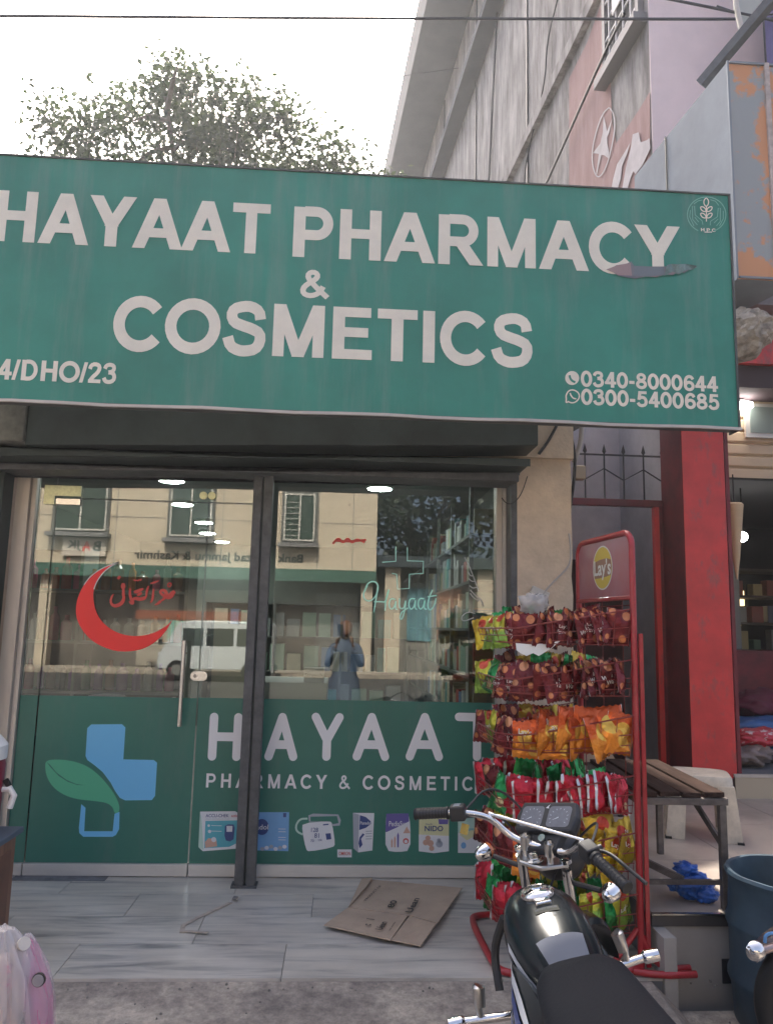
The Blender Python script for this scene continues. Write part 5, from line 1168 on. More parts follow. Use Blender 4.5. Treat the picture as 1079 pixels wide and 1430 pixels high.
# ================================================================ cardboard sheet and floor litter
cb = thing('cardboard_sheet', 'flattened brown cardboard box lying on the marble before the glass', 'cardboard')
def fl3(px, py, z=.01): return at(px, py, z=z)
top = [fl3(505,1228,.012), fl3(645,1241,.02), fl3(611,1290,.035), fl3(570,1279,.03), fl3(516,1272,.022), fl3(486,1268,.015)]
MB().prism(top, (0, 0, .005)).build('upper_panel', m_cardb, cb, bevel=.001)
MB().prism([fl3(485,1269,.012), fl3(515,1273,.02), fl3(569,1280,.028), fl3(545,1314,.022), fl3(452,1293,.018)], (0, 0, .005)).build('lower_panel', m_cardb, cb, bevel=.001)
MB().prism([fl3(571,1281,.026), fl3(609,1291,.034), fl3(587,1322,.012), fl3(546,1314,.018)], (0, 0, .005)).build('side_flap', m_cardb, cb, bevel=.001)
MB().prism([fl3(486,1268,.022), fl3(505,1228,.014), fl3(520,1226,.03), fl3(512,1238,.034)], (0, 0, .004)).build('torn_flap', m_cardb, cb)
def card_text(s, a, bb, hpx, z=.036, m=m_ink):
    A_, B_ = fl3(*a, z), fl3(*bb, z); u = (B_-A_).normalized(); v = Vector((0, 0, 1)).cross(u); 
    return bfont(s, A_, u, v, (B_-A_).length, hpx, m, cb, bold=.02, lift=.001)
card_text('Uean', (575,1276-1), (586,1255), .036, .040); card_text('80', (549,1268), (555,1258), .034, .036); card_text('PRODUCT OF', (511,1258), (533,1237), .014, .03)
card_text('Uean', (533,1299), (541,1288), .034, .036); card_text('c    l', (517,1293), (523,1284), .04, .034); card_text('net weight', (545,1300), (553,1288), .01, .036)
st = MB(); 
for a, c in zip([(322,1260),(300,1270),(275,1282),(256,1292)], [(300,1270),(275,1282),(256,1292),(254,1302)]): st.bar(fl3(*a, .003), fl3(*c, .004), .022, .002)
st.bar(fl3(254,1300,.004), fl3(290,1302,.012), .02, .003); tag(st.build('packing_strip', mat('tan paper strip', (.46, .38, .31), .7, var=.2, scale=20)), 'bent tan strip of packing tape lying on the marble', 'tape strip')
st = MB(); P_ = [fl3(324,1256,.004), fl3(330,1257,.02), fl3(333,1253,.012), fl3(327,1252,.006)]; st.prism(P_, (0, 0, .004)); tag(st.build('paper_scrap', mat('grey scrap', (.2, .18, .17), .8)), 'small crumpled grey scrap at the foot of the steel post', 'scrap')
dm = MB().box((-1.80, 4.70, .0005), (-1.28, 4.79, .003)); tag(dm.build('threshold_plate', mat('worn patch plate', (.16, .16, .17), .6, var=.3, scale=12)), 'thin worn grey plate on the marble under the glass door', 'plate')

# ================================================================ bench, stools, bag, barrel
m_wood = mat('weathered dark wood', (.048, .030, .024), .95, spec=.05, var=.35, scale=6, stretch=(6, .8, 6), bump=.4, bscale=30)
m_rust = mat('rusty steel angle', (.15, .125, .11), .6, metal=.4, var=.35, scale=12)
bn = thing('slatted_bench', 'worn wooden slat bench on rusty steel legs on the tiled terrace', 'bench', (0, 0, 0))
BX0, BX1, BY0, BY1, BZ = 1.40, 1.80, 3.64, 4.55, .705
def bx_(t, f): # slight skew towards the back
    return BX0+(BX1-BX0)*t+f*.06
for i, (a, c) in enumerate(((0, .2), (.235, .47), (.5, .72), (.755, 1.0))):
    z = BZ+.004*(i % 2); MB().add([(bx_(a,0),BY0,z),(bx_(c,0),BY0,z),(bx_(c,1),BY1,z),(bx_(a,1),BY1,z),(bx_(a,0),BY0,z+.022),(bx_(c,0),BY0,z+.022),(bx_(c,1),BY1,z+.022),(bx_(a,1),BY1,z+.022)], [(0,3,2,1),(4,5,6,7),(0,1,5,4),(1,2,6,5),(2,3,7,6),(3,0,4,7)]).build('slat', m_wood, bn, bevel=.002)
for y, f in ((BY0+.01, 0), (BY1-.03, 1)): MB().box((bx_(0,f)-.01, y-.016, BZ-.032), (bx_(1,f)+.01, y+.016, BZ-.002)).build('seat_rail', m_rust, bn, bevel=.002)
for t in (0, 1): MB().bar((bx_(t,0), BY0, BZ-.017), (bx_(t,1), BY1, BZ-.017), .03, .03).build('seat_rail', m_rust, bn)
for (t, f) in ((.03, 0), (.97, 0), (.03, 1), (.97, 1)):
    y = BY0+.01 if f == 0 else BY1-.03; MB().bar((bx_(t,f), y, TZ), (bx_(t,f), y, BZ-.033), .032, .032).build('leg', m_rust, bn, bevel=.002)
MB().bar((bx_(.03,0), BY0+.01, .335), (bx_(.97,0), BY0+.01, .335), .02, .02).build('stretcher', m_rust, bn)
MB().bar((bx_(.97,0), BY0+.03, .50), (bx_(.9,0), BY0+.3, BZ-.03), .012, .03).build('brace', m_rust, bn)
MB().bar((bx_(-.35,0), BY0+.25, .47), (bx_(.5,0), BY0+.02, .34), .02, .03).build('brace', m_rust, bn)
cream = mat('dirty cream plastic', (.60, .53, .42), .5, var=.2, scale=9)
def stool(name, label, c, w0, d0, h, rot, m, cat='stool'):
    t = thing(name, label, cat, c, rot=(0, 0, rot))
    P = lambda s, z: [(s*w0*a, s*d0*b_, z) for a, b_ in [(math.copysign(abs(math.cos(R(k)))**.5, math.cos(R(k))), math.copysign(abs(math.sin(R(k)))**.5, math.sin(R(k)))) for k in range(0, 360, 12)]]
    MB().loft([P(.42, h), P(.49, h-.004), P(.52, h-.02), P(.53, h-.06), P(.50, h-.06), P(.46, h-.02), P(.2, h-.018)], cap=False).loft([P(.43, h-.001), P(.3, h-.014), P(.05, h-.016)], cap=True).build('seat', m, t, smooth=True)
    for sx in (-1, 1):
        for sy in (-1, 1):
            q = MB(); r0 = [(sx*w0*.50, sy*d0*.50), (sx*w0*.24, sy*d0*.50), (sx*w0*.27, sy*d0*.44), (sx*w0*.45, sy*d0*.44), (sx*w0*.45, sy*d0*.24), (sx*w0*.50, sy*d0*.24)]
            q.loft([[(x*1.03, y*1.03, h-.055) for x, y in r0], [(x*1.18+sx*.006, y*1.18+sy*.006, 0) for x, y in r0]]); q.build('leg', m, t, bevel=.002)
            f_ = MB().box((sx*w0*.595-.03 if sx > 0 else sx*w0*.6-.006, sy*d0*.59-.02, 0), (sx*w0*.6+.006 if sx > 0 else sx*w0*.595+.03, sy*d0*.59+.02, .012)).build('foot', m_black, t)
    return t
stool('plastic_stool', 'dirty cream plastic stool standing behind the slatted bench', (2.30, 4.98, TZ), .36, .34, .375, R(-20), cream)
stool('plastic_stool', 'darker grey low stool behind the rack at the passage doorway', (1.72, 5.55, TZ), .34, .30, .24, R(8), mat('grey stool plastic', (.20, .18, .165), .6, var=.2))
tag(MB().box((1.50, 5.0, TZ), (1.75, 5.2, TZ+.06)).build('low_crate', mat('pale wood crate', (.34, .30, .26), .7, var=.2), bevel=.004), 'low pale wooden tray on the terrace floor behind the bench leg', 'tray')
tag(blob('dark_cloth', (1.64, 5.1, TZ+.09), .1, .08, .05, m_black, .4), 'small dark cloth heap on the low wooden tray', 'cloth')
tag(MB().prism([(1.55, 5.2, .72), (1.78, 5.2, .72), (1.86, 5.22, .60), (1.55, 5.22, .60)], (0, .01, .0)).build('card_scrap', m_cardb), 'pale cardboard scrap standing behind the bench slats', 'cardboard scrap')
m_bag = mat('thin blue plastic bag', (.03, .12, .46), .28, var=.35, scale=14, bump=1., bscale=16)
bg_ = thing('blue_plastic_bag', 'crumpled thin blue plastic bag lying under the bench', 'bag', (1.69, 3.78, TZ+.065))
blob('bag_body', (0, 0, 0), .095, .075, .062, m_bag, .30, 2.2, 5, 11, bg_); blob('bag_knot', (-.03, -.01, .075), .055, .045, .03, m_bag, .35, 2.6, 4, 14, bg_); blob('bag_handle', (.05, -.05, -.03), .05, .035, .035, m_bag, .35, 2.6, 4, 17, bg_)
m_bar = mat('scratched blue plastic', (.030, .058, .082), .5, var=.35, scale=3, bump=.15, bscale=15, rgb2=None)
brl = thing('blue_barrel', 'open scuffed dark blue plastic barrel used as a bin at the right edge', 'barrel', (1.96, 3.36, -.2))
prof = [(.235, 0), (.262, .03), (.272, .2), (.285, .23), (.285, .245), (.274, .27), (.275, .42), (.286, .45), (.286, .46), (.274, .49), (.268, .62), (.277, .635), (.283, .65), (.277, .662), (.262, .66), (.258, .62), (.258, .06), (.0001, .05)]
b = MB().lathe(prof, 48, cap=False)
b.v = [(x, y, z+(.006*noise.noise(Vector((x*8, y*8, 0))) if z > .64 else 0)) for x, y, z in b.v]
b.build('shell', m_bar, brl, smooth=True)
blob('rubbish', (.02, .0, .30), .20, .20, .10, mat('dim rubbish', (.08, .08, .07), .8, rgb2=(.3, .28, .25), scale=9), .5, 3, 4, 21, brl)
tag(blob('white_crumpled_bag', (2.06, 3.30, .25), .06, .05, .035, m_lw, .6, 3, 3, 6), 'pale crumpled bag inside the blue barrel near its rim', 'bag')

# left side things
wtab = thing('wooden_stand', 'brown wooden stand with blue grey top at the left edge of the photo', 'stand'); m_bw = mat('brown varnished wood', (.26, .13, .08), .5, var=.25, scale=5, stretch=(3, 3, .4))
tx, ty = -1.475, 3.895
MB().box((tx-.6, ty-.40, .46), (tx+.02, ty+.02, .485)).build('top', mat('blue grey laminate', (.10, .13, .17), .5), wtab, bevel=.003)
MB().box((tx-.58, ty-.38, 0), (tx-.005, ty, .46)).build('cabinet', m_bw, wtab, bevel=.003); MB().box((tx-.008, ty-.33, .06), (tx-.001, ty-.05, .40)).build('door_panel', mat('darker wood', (.17, .08, .05), .5, var=.2), wtab, bevel=.002)
wc = thing('water_cooler', 'red and white water cooler with a white tap on the wooden stand', 'water cooler', (tx-.20, ty-.14, .486))
MB().lathe([(.10, 0), (.155, .01), (.162, .30), (.155, .33)], 30).build('body', mat('maroon cooler plastic', (.26, .02, .04), .4), wc, smooth=True)
MB().lathe([(.165, .33), (.165, .39), (.13, .43), (.04, .44)], 30).build('lid', m_white, wc, smooth=True)
tp = MB().tube(smooth3([(.14, .03, .16), (.185, .03, .17), (.205, .03, .15), (.185, .03, .10)], 2), [.012]*6+[.015]*0 or .014, 8) if False else MB().tube([(.14, .03, .19), (.19, .03, .195), (.21, .03, .165), (.195, .03, .11)], .015, 8)
tp.build('tap', m_white, wc, smooth=True); MB().bar((.185, .03, .205), (.165, .03, .235), .02, .02).build('tap_lever', m_black, wc)
# bagged bundle bottom-left
pkb = thing('bagged_goods', 'clear plastic bags with pale goods hanging at the bottom left corner', 'bag', (0, 0, 0))
m_film2 = mat('clear bag film', (.72, .68, .70), .12, alpha=.36, bump=.8, bscale=9, spec=.8); m_pink = mat('pink shiny plastic', (.55, .10, .26), .3, var=.35, scale=5, bump=.3, bscale=12)
def sack(name, c, rx, ry, h, m, par, folds=.10, seed=0, lean=(0, 0), top=.55, n=56, nz=18, k1=7):
    b = MB(); rings = []
    for j in range(nz+1):
        t = j/nz; pr = (math.sin(math.pi*min(1, t*1.15+.12)*.5)**.6)*(1-(1-top)*max(0, (t-.45)/.55)**1.5) if t < .999 else top*.8
        rg = []
        for i in range(n):
            a = 2*math.pi*i/n; q = Vector((math.cos(a)*2, math.sin(a)*2, t*1.6+seed))
            f = 1+folds*(math.sin(k1*a+3*t+seed)*.35*t+noise.noise(q*1.6)+.5*noise.noise(q*4.1))
            rg.append((c.x+lean[0]*t+rx*pr*f*math.cos(a), c.y+lean[1]*t+ry*pr*f*math.sin(a), c.z+h*t+.01*noise.noise(q*3)))
        rings.append(rg)
    b.loft(rings); o = b.build(name, m, par, smooth=True); return o
c1 = at(4, 1420, y=2.34); c1.z -= .06; c3 = at(70, 1428, y=2.40); c3.z -= .05; zt = min(c1.z, c3.z)-.05; e1, e3 = c1.z-zt, c3.z-zt; c1.z = zt
ltb = thing('low_table', 'low wooden table under the bagged goods at the bottom left corner', 'table', (0, 0, 0))
MB().box((-1.25, 2.26, zt-.03), (-.84, 2.46, zt-.002)).build('table_top', m_bw, ltb, bevel=.003)
for qx in (-1.22, -.88):
    for qy in (2.27, 2.42): MB().box((qx, qy, GZ+.02), (qx+.03, qy+.03, zt-.03)).build('leg', m_bw, ltb)
sack('pale_contents', c1+Vector((-.01, .03, .0)), .062, .06, .20+e1, mat('pale contents', (.55, .42, .36), .7, rgb2=(.60, .16, .26), scale=9, lo=.58, hi=.64), pkb, .25, 3, (-.01, 0), .6)
sack('bag_film', c1, .085, .08, .285+e1, m_film2, pkb, .30, 5, (-.02, 0), .40, k1=11)
c3.z = zt
pt = thing('pink_toy', 'pink plastic toy with round grey badge wrapped in clear film at the bottom left', 'toy', (0, 0, 0))
sack('toy_body', c3+Vector((-.012, .02, 0)), .040, .075, .255+e3, m_pink, pt, .10, 9, (-.07, 0), .35)
sack('toy_underside', c3+Vector((-.045, .0, -.01)), .030, .06, .20+e3, mat('dark toy underside', (.05, .05, .07), .5), pt, .3, 12, (-.05, 0), .3)
sack('wrap_film', c3+Vector((-.014, .0, 0)), .054, .095, .275+e3, m_film2, pt, .16, 10, (-.075, 0), .32, k1=9)
bd = at(53, 1370, y=2.33); MB().lathe([(.015, 0), (.015, .006)], 24, c=bd, axis='Y').build('badge', mat('grey badge', (.28, .26, .28), .5), pt); MB().lathe([(.018, .004), (.018, .012)], 24, c=bd, axis='Y').build('badge_rim', m_ink, pt)
cl_ = thing('chrome_lever_end', 'short chrome tube end poking from the plastic bags at the bottom left', 'tube end'); a_, b_2 = at(20, 1322, y=2.38), at(33, 1318, y=2.34)
MB().tube([a_, b_2], [.012, .017], 14).build('tube', m_steel, cl_, smooth=True); MB().tube([b_2, b_2+(b_2-a_).normalized()*.008], (.0175), 14).build('rim', m_alu, cl_, smooth=True)

gb = MB()
for k in range(170):
    x = rnd.uniform(-1.6, 2.2); y = rnd.uniform(2.3, 3.46) if k % 4 else rnd.uniform(3.40, 3.475); t = (3.478-y)/3.4; z = -.012-.188*min(1, t*1.6); r_ = rnd.uniform(.002, .007)*(1.6 if rnd.random() < .08 else 1)
    a = rnd.uniform(0, 6.28); pts = [(x+r_*math.cos(a+i*1.257)*rnd.uniform(.7, 1.2), y+r_*math.sin(a+i*1.257)*rnd.uniform(.7, 1.2), z-.003) for i in range(5)]
    gb.v += pts+[(p[0]*.6+x*.4, p[1]*.6+y*.4, z+r_*.8) for p in pts]; n0 = len(gb.v)-10
    for i in range(5): gb.f.append((n0+i, n0+(i+1) % 5, n0+5+(i+1) % 5, n0+5+i)); gb.m.append(0)
    gb.f.append(tuple(n0+5+i for i in range(5))); gb.m.append(0)
tag(gb.build('pebbles', mat('pale grit', (.30, .27, .23), .9, rgb2=(.12, .11, .10), scale=9)), 'small pale grit and pebbles scattered on the rough concrete', 'grit', kind='stuff')

# ================================================================ motorcycle (rear towards the camera)
m_tank = mat('black gloss paint', (.010, .014, .017), .20, clear=.0, spec=.30)
m_seat = mat('black vinyl seat', (.010, .011, .015), .65, spec=.25, bump=.12, bscale=120)
m_chr = mat('chrome', (.78, .76, .74), .10, metal=1.); m_chr2 = mat('dull chrome', (.55, .54, .52), .28, metal=1., bump=.1, bscale=60)
m_eng = mat('cast aluminium', (.42, .42, .41), .4, metal=.8); m_plk = mat('matt black plastic', (.018, .018, .020), .45)
m_silv = mat('silver grey decal', (.15, .16, .185), .75, spec=.12); m_bdec = mat('blue decal', (.03, .06, .22), .3); m_wdec = mat('white decal', (.62, .64, .67), .3)
m_gface = mat('grey instrument face', (.15, .155, .175), .3, var=.1, scale=60); m_amber = mat('amber lens', (.55, .16, .05), .15)
BX, BY_, HD, LEAN = .812, 2.595, R(-1.0), R(12.5); STEER = R(-42.6)
bike = thing('motorcycle', 'black motorcycle with chrome handlebar parked nose to the crisps rack, leaning on its side stand', 'motorcycle', (BX, BY_, GZ))
bike.rotation_mode = 'YXZ'
# lean to the left (towards -x): rotate about the forward axis
bike.rotation_mode = 'QUATERNION'; bike.rotation_quaternion = (Matrix.Rotation(HD, 3, 'Z') @ Matrix.Rotation(-LEAN, 3, 'Y')).to_quaternion()
def sring(y, w, zt, zb, n=20, p=2.6, xo=0, flat_b=False):
    cz, hz = (zt+zb)/2, (zt-zb)/2; out = []
    for i in range(n):
        a = 2*math.pi*i/n; c, s = math.cos(a), math.sin(a)
        out.append((xo+w/2*math.copysign(abs(c)**(2/p), c), y, cz+hz*math.copysign(abs(s)**(2/p), s)))
    return out
# tank
prof = [(-.015,.08,.845,.76), (-.03,.17,.872,.70), (-.07,.215,.885,.665), (-.14,.245,.892,.65), (-.22,.250,.886,.65), (-.30,.238,.868,.655), (-.38,.215,.845,.665), (-.45,.18,.825,.675), (-.50,.15,.81,.685), (-.51,.10,.80,.70)]
tank = MB().loft([sring(y, w_, a, b_, 28, 2.5) for y, w_, a, b_ in prof]).build('tank', m_tank, bike, smooth=True)
def tz(x, y):   # height of the tank skin
    for (y0, w0, a0, b0), (y1, w1, a1, b1) in zip(prof[:-1], prof[1:]):
        if y1 <= y <= y0:
            t = (y0-y)/(y0-y1); w_ = w0+(w1-w0)*t; a = a0+(a1-a0)*t; b_ = b0+(b1-b0)*t; q = min(.999, abs(2*x/w_)); return (a+b_)/2+(a-b_)/2*(1-q**2.5)**(1/2.5)
    return .8
cap = MB().lathe([(.052, 0), (.052, .008), (.046, .014), (.040, .012), (.036, .016), (.018, .020), (.016, .024), (.001, .025)], 32, c=(0, -.155, tz(0, -.155)-.004)).build('fuel_cap', m_chr, tank, smooth=True)
MB().box((-.024, -.235, tz(0,-.22)-.01), (.024, -.195, tz(0,-.2)+.006)).build('cap_hinge', m_chr, tank, bevel=.004)
def decal(grid_x0, grid_x1, y0, y1, m, name, lift=.0015, nx=6, ny=5, taper=0):
    b = MB()
    for j in range(ny+1):
        for i in range(nx+1):
            y = y0+(y1-y0)*j/ny; f = 1-taper*j/ny; x = grid_x0+(grid_x1-grid_x0)*i/nx; x *= f; b.v.append((x, y, tz(x, y)+lift))
    for j in range(ny):
        for i in range(nx): k = j*(nx+1)+i; b.f.append((k, k+1, k+nx+2, k+nx+1)); b.m.append(0)
    return b.build(name, m, tank, smooth=True)
decal(-.036, .036, -.245, -.268, mat('label grey', (.07, .07, .06), .9, spec=.05), 'warning_label'); 
bfont('DO NOT EXPOSE', (0,0,0), X3, Z3, 1, 1, m_silv, tank, name='label_text', surf=lambda a, b_: Vector((-.032+a*.064, -.257+b_*.008, tz(-.032+a*.064, -.257+b_*.008)+.0025)))
bfont('UNLEADED', (0,0,0), X3, Z3, 1, 1, m_silv, tank, name='label_text', surf=lambda a, b_: Vector((-.02+a*.04, -.288+b_*.008, tz(-.02+a*.04, -.288+b_*.008)+.0025)))
bfont('CG', (0,0,0), X3, Z3, 1, 1, m_chr, tank, name='tank_mark', surf=lambda a, b_: Vector((-.014+a*.028, -.315+b_*.014, tz(-.014+a*.028, -.315+b_*.014)+.0022))) if False else None
decal(-.066, .066, -.365, -.495, m_silv, 'grey_panel', .002, 10, 10, .25)
for s in (-1, 1):   # knee stripes on the tank flanks
    for k, (m, za, zb, y0, y1, dx) in enumerate([(m_wdec, .80, .775, -.22, -.50, .0), (m_silv, .77, .76, -.16, -.46, .0), (m_bdec, .755, .70, -.24, -.50, 0), (m_wdec, .695, .685, -.28, -.48, 0)]):
        b = MB(); n = 10
        for i in range(n+1):
            t = i/n; y = y0+(y1-y0)*t
            for (y_0, w0, a0, b0), (y_1, w1, a1, b1) in zip(prof[:-1], prof[1:]):
                if y_1 <= y <= y_0: tt = (y_0-y)/(y_0-y_1); wv = w0+(w1-w0)*tt; av = a0+(a1-a0)*tt; bv = b0+(b1-b0)*tt; break
            for zz in (za-.05*t, zb-.05*t):
                cz, hz = (av+bv)/2, (av-bv)/2; q = min(.98, abs((zz-cz)/hz)); x = wv/2*(1-q**2.5)**(1/2.5)
                b.v.append((s*(x+.002+.0004*k), y, zz))
        for i in range(n): b.f.append((2*i, 2*i+1, 2*i+3, 2*i+2)); b.m.append(0)
        b.build('stripe', m, tank, smooth=True, fix=False)
# side shrouds with white/blue stripes going down beside the engine
for s in (-1, 1):
    ys = [-.18, -.28, -.40, -.52, -.64, -.78]; tx_ = [.118, .128, .118, .108, .108, .104]; bx_2 = [.128, .165, .190, .196, .180, .140]
    tzs = [.74, .765, .775, .765, .745, .74]; bzs = [.66, .615, .570, .545, .545, .60]
    def shp(i, t, o=0.): return (s*(tx_[i]+(bx_2[i]-tx_[i])*t+o), ys[i], tzs[i]+(bzs[i]-tzs[i])*t+o*.8)
    sh_ = MB().loft([[shp(i, 0), shp(i, .5), shp(i, 1), (s*(bx_2[i]-.02), ys[i], bzs[i]-.01), (s*(tx_[i]-.02), ys[i], tzs[i]-.02)] for i in range(6)]).build('side_cover', m_tank, bike, smooth=True)
    for k, (m, ta, tb_, i0, i1) in enumerate([(m_wdec, (.05, .12, .25, .38, .5), (.22, .34, .42, .46, .52), 0, 5), (m_bdec, (.34, .40, .48, .50, .53), (.50, .62, .70, .66, .60), 0, 5), (m_silv, (.60, .68, .74, .70, .63), (.66, .76, .82, .76, .66), 0, 5), (m_bdec, (.78, .80, .86, .80, .70), (.88, .95, .97, .88, .72), 0, 5)]):
        b = MB()
        for i in range(i0, i1): b.v += [shp(i, ta[i], .003), shp(i, tb_[i], .003)]
        for i in range(i1-i0-1): b.f.append((2*i, 2*i+1, 2*i+3, 2*i+2)); b.m.append(0)
        b.build('stripe', m, sh_, fix=False)
# seat
sp = [(-.485,.12,.832,.79), (-.505,.19,.846,.765), (-.56,.235,.852,.755), (-.64,.255,.836,.75), (-.78,.265,.832,.75), (-.92,.255,.85,.765), (-1.05,.23,.86,.775), (-1.14,.16,.85,.79)]
seat = MB().loft([sring(y, w_, a, b_, 24, 3.2) for y, w_, a, b_ in sp]).build('seat', m_seat, bike, smooth=True)
# frame, engine, exhaust, rear parts
MB().tube([(0,-.02,.80),(0,-.06,.55),(0,-.10,.32)], .022, 10).tube([(0,-.05,.72),(0,-.5,.66),(0,-.9,.70)], .018, 8).build('frame', m_plk, bike, smooth=True)
for s in (-1, 1): MB().tube([(s*.05,-.55,.28),(s*.10,-.55,.62),(s*.10,-.95,.72),(s*.10,-1.18,.76)], .013, 8).build('frame_tube', m_plk, bike, smooth=True)
eng = MB().lathe([(.10, -.13), (.12, -.12), (.12, .12), (.10, .13)], 24, c=(0, -.40, .34), axis='X').box((-.09, -.52, .24), (.09, -.22, .42)).build('engine', m_eng, bike, smooth=True)
for k in range(9): MB().box((-.085, -.28, .40+k*.021), (.085, -.12, .407+k*.021)).build('cooling_fin', m_eng, eng)
MB().box((-.055, -.25, .40), (.055, -.14, .60)).build('cylinder', m_eng, eng)
MB().tube(smooth3([(.04,-.12,.50),(.06,-.02,.44),(.12,-.06,.26),(.15,-.35,.22),(.16,-.7,.25),(.17,-1.15,.33)], 3), [.018]*13+[.018]*0 if False else .02, 12).build('exhaust_pipe', m_chr, bike, smooth=True)
MB().lathe([(.02, 0), (.045, .03), (.048, .45), (.03, .5)], 20, c=(.17, -1.2, .34), axis='Y').build('silencer', m_chr, bike, smooth=True)
# crash guard with foot pegs and round chrome ends
for s in (-1, 1):
    gz = .560 if s < 0 else .620
    g = MB().tube([(s*.04, -.115, gz-.03), (s*.10, -.11, gz-.01), (s*.30, -.095, gz)], .0125, 14).build('crash_bar', m_chr, bike, smooth=True)
    MB().tube([(s*.285, -.097, gz), (s*.292, -.097, gz), (s*.296, -.097, gz), (s*.335, -.097, gz), (s*.338, -.097, gz)], [.013, .018, .019, .019, .014], 16).build('end_cap', m_chr, g, smooth=True)
    MB().tube([(s*.235, -.10, gz), (s*.238, -.10, gz+.03), (s*.232, -.10, gz+.034), (s*.226, -.095, gz+.085), (s*.224, -.095, gz+.088)], [.010, .010, .017, .020, .015], 12).build('peg', m_chr2, g, smooth=True)
    MB().tube([(s*.09, -.11, gz-.01), (s*.17, -.05, .40), (s*.10, -.10, .26)], .011, 10).build('guard_tube', m_chr, g, smooth=True)
for s in (-1, 1): MB().tube([(s*.10, -.58, .40), (s*.26, -.60, .40)], .011, 10).tube([(s*.27, -.60, .40), (s*.30, -.60, .40)], .02, 12).build('foot_rest', m_chr2, bike, smooth=True)
MB().tube([(-.12, -.55, .26), (-.30, -.60, .045)], .012, 8).build('side_stand', m_plk, bike)
# wheels
def wheel(par, c, Rr, name, M=None):
    M = M or Matrix.Identity(3); c = Vector(c)
    def tor(R0, r, n=48, k=12, sq=1.):
        b = MB(); rings = []
        for i in range(n):
            a = 2*math.pi*i/n; rings.append([c+M @ Vector((r*sq*math.sin(2*math.pi*j/k), (R0+r*math.cos(2*math.pi*j/k))*math.cos(a), (R0+r*math.cos(2*math.pi*j/k))*math.sin(a))) for j in range(k)])
        for i in range(n):
            for j in range(k):
                pass
        kk = len(b.v)
        for r_ in rings: b.v += [tuple(p) for p in r_]
        for i in range(n):
            for j in range(k): b.f.append((i*k+j, ((i+1) % n)*k+j, ((i+1) % n)*k+(j+1) % k, i*k+(j+1) % k)); b.m.append(0)
        return b
    w_ = tor(Rr-.035, .038).build(name, m_black, par, smooth=True)
    tor(Rr-.075, .014, sq=1.8).build('rim', m_chr, w_, smooth=True)
    MB().tube([c+M @ Vector((-.06, 0, 0)), c+M @ Vector((.06, 0, 0))], .045, 20).build('hub', m_eng, w_, smooth=True)
    for i in range(24):
        a = 2*math.pi*i/24; s = .03 if i % 2 else -.03; a2 = a+(.35 if i % 4 < 2 else -.35)
        MB().tube([c+M @ Vector((s, .04*math.cos(a2), .04*math.sin(a2))), c+M @ Vector((0, (Rr-.08)*math.cos(a), (Rr-.08)*math.sin(a)))], .0022, 4, cap=False).build('spoke', m_chr, w_)
    return w_
wheel(bike, (0, -.82-.06, .295), .295, 'rear_wheel')
fend = MB(); rg = []
for a in range(20, 175, 8): rg.append([(x, -.88+.335*math.cos(R(a)), .295+.335*math.sin(R(a))+dz) for x, dz in ((-.06, -.02), (-.05, .0), (0, .012), (.05, 0), (.06, -.02))])
fend.loft(rg, cap=False).build('rear_mudguard', m_chr, bike, smooth=True)
for s in (-1, 1): MB().tube([(s*.10, -.88, .30), (s*.11, -.82, .66)], .02, 12).build('shock_absorber', m_chr, bike, smooth=True)
tl = MB().box((-.06, -1.24, .70), (.06, -1.18, .78)).build('tail_light', mat('red lens', (.4, .02, .02), .2), bike, bevel=.01)
# ---- steering assembly : all in coordinates turned about the steering head
ST = Matrix.Rotation(STEER, 3, 'Z')
RK = Matrix.Rotation(R(13.4), 3, 'Y')      # a raked fork turned to the right dips its right bar end
def sv(x, y, z): q = ST @ (RK @ Vector((x, y, z))); return Vector((q.x+.055, q.y+.07, q.z+.916))
sa = bike
MB().prism([sv(-.10,.045,-.02), sv(-.04,-.035,-.02), sv(.04,-.035,-.02), sv(.10,.045,-.02), sv(.05,.065,-.02), sv(-.05,.065,-.02)], (0, 0, .014)).build('fork_clamp', m_chr2, sa, bevel=.004)
MB().lathe([(.024, 0), (.024, .008), (.016, .009), (.016, .024), (.010, .026), (.009, .02)], 6, c=sv(0, -.005, -.005)).build('stem_nut', m_chr, sa)
MB().lathe([(.030, 0), (.030, .004)], 24, c=sv(0, -.005, -.007)).build('stem_washer', m_chr, sa)
for s in (-1, 1):
    MB().tube([sv(s*.085, .05, -.03), sv(s*.085, .13, -.30), sv(s*.085, .21, -.62)], .0165, 14).build('fork_tube', m_chr, sa, smooth=True)
    MB().tube([sv(s*.085, .135, -.33), sv(s*.085, .21, -.63)], .024, 14).build('fork_slider', m_eng, sa, smooth=True)
    MB().lathe([(.02, 0), (.02, .012), (.012, .016)], 14, c=sv(s*.085, .048, -.010)).build('fork_cap', m_chr, sa, smooth=True)
    MB().box(sv(0,0,0)+Vector((-.001,-.001,0)), sv(0,0,0)+Vector((.001,.001,.001))) 
    MB().tube([sv(s*.045, .015, -.01), sv(s*.045, .015, .02)], [.013, .010], 10).tube([sv(s*.045, .015, .016), sv(s*.045, .015, .058)], .019, 12).build('bar_riser', m_chr2, sa, smooth=True)
    MB().lathe([(.008, 0), (.008, .012)], 6, c=sv(s*.045, .015, .056)).build('riser_bolt', m_chr, sa)
wheel(sa, sv(0, .225, -.635), .295, 'front_wheel', ST)
fm = MB(); rg = []
for a in range(15, 140, 8): rg.append([sv(x, .225+.33*math.cos(R(a)), -.635+.33*math.sin(R(a))+dz) for x, dz in ((-.055, -.02), (-.045, .0), (0, .012), (.045, 0), (.055, -.02))])
fm.loft(rg, cap=False).build('front_mudguard', m_tank, sa, smooth=True)
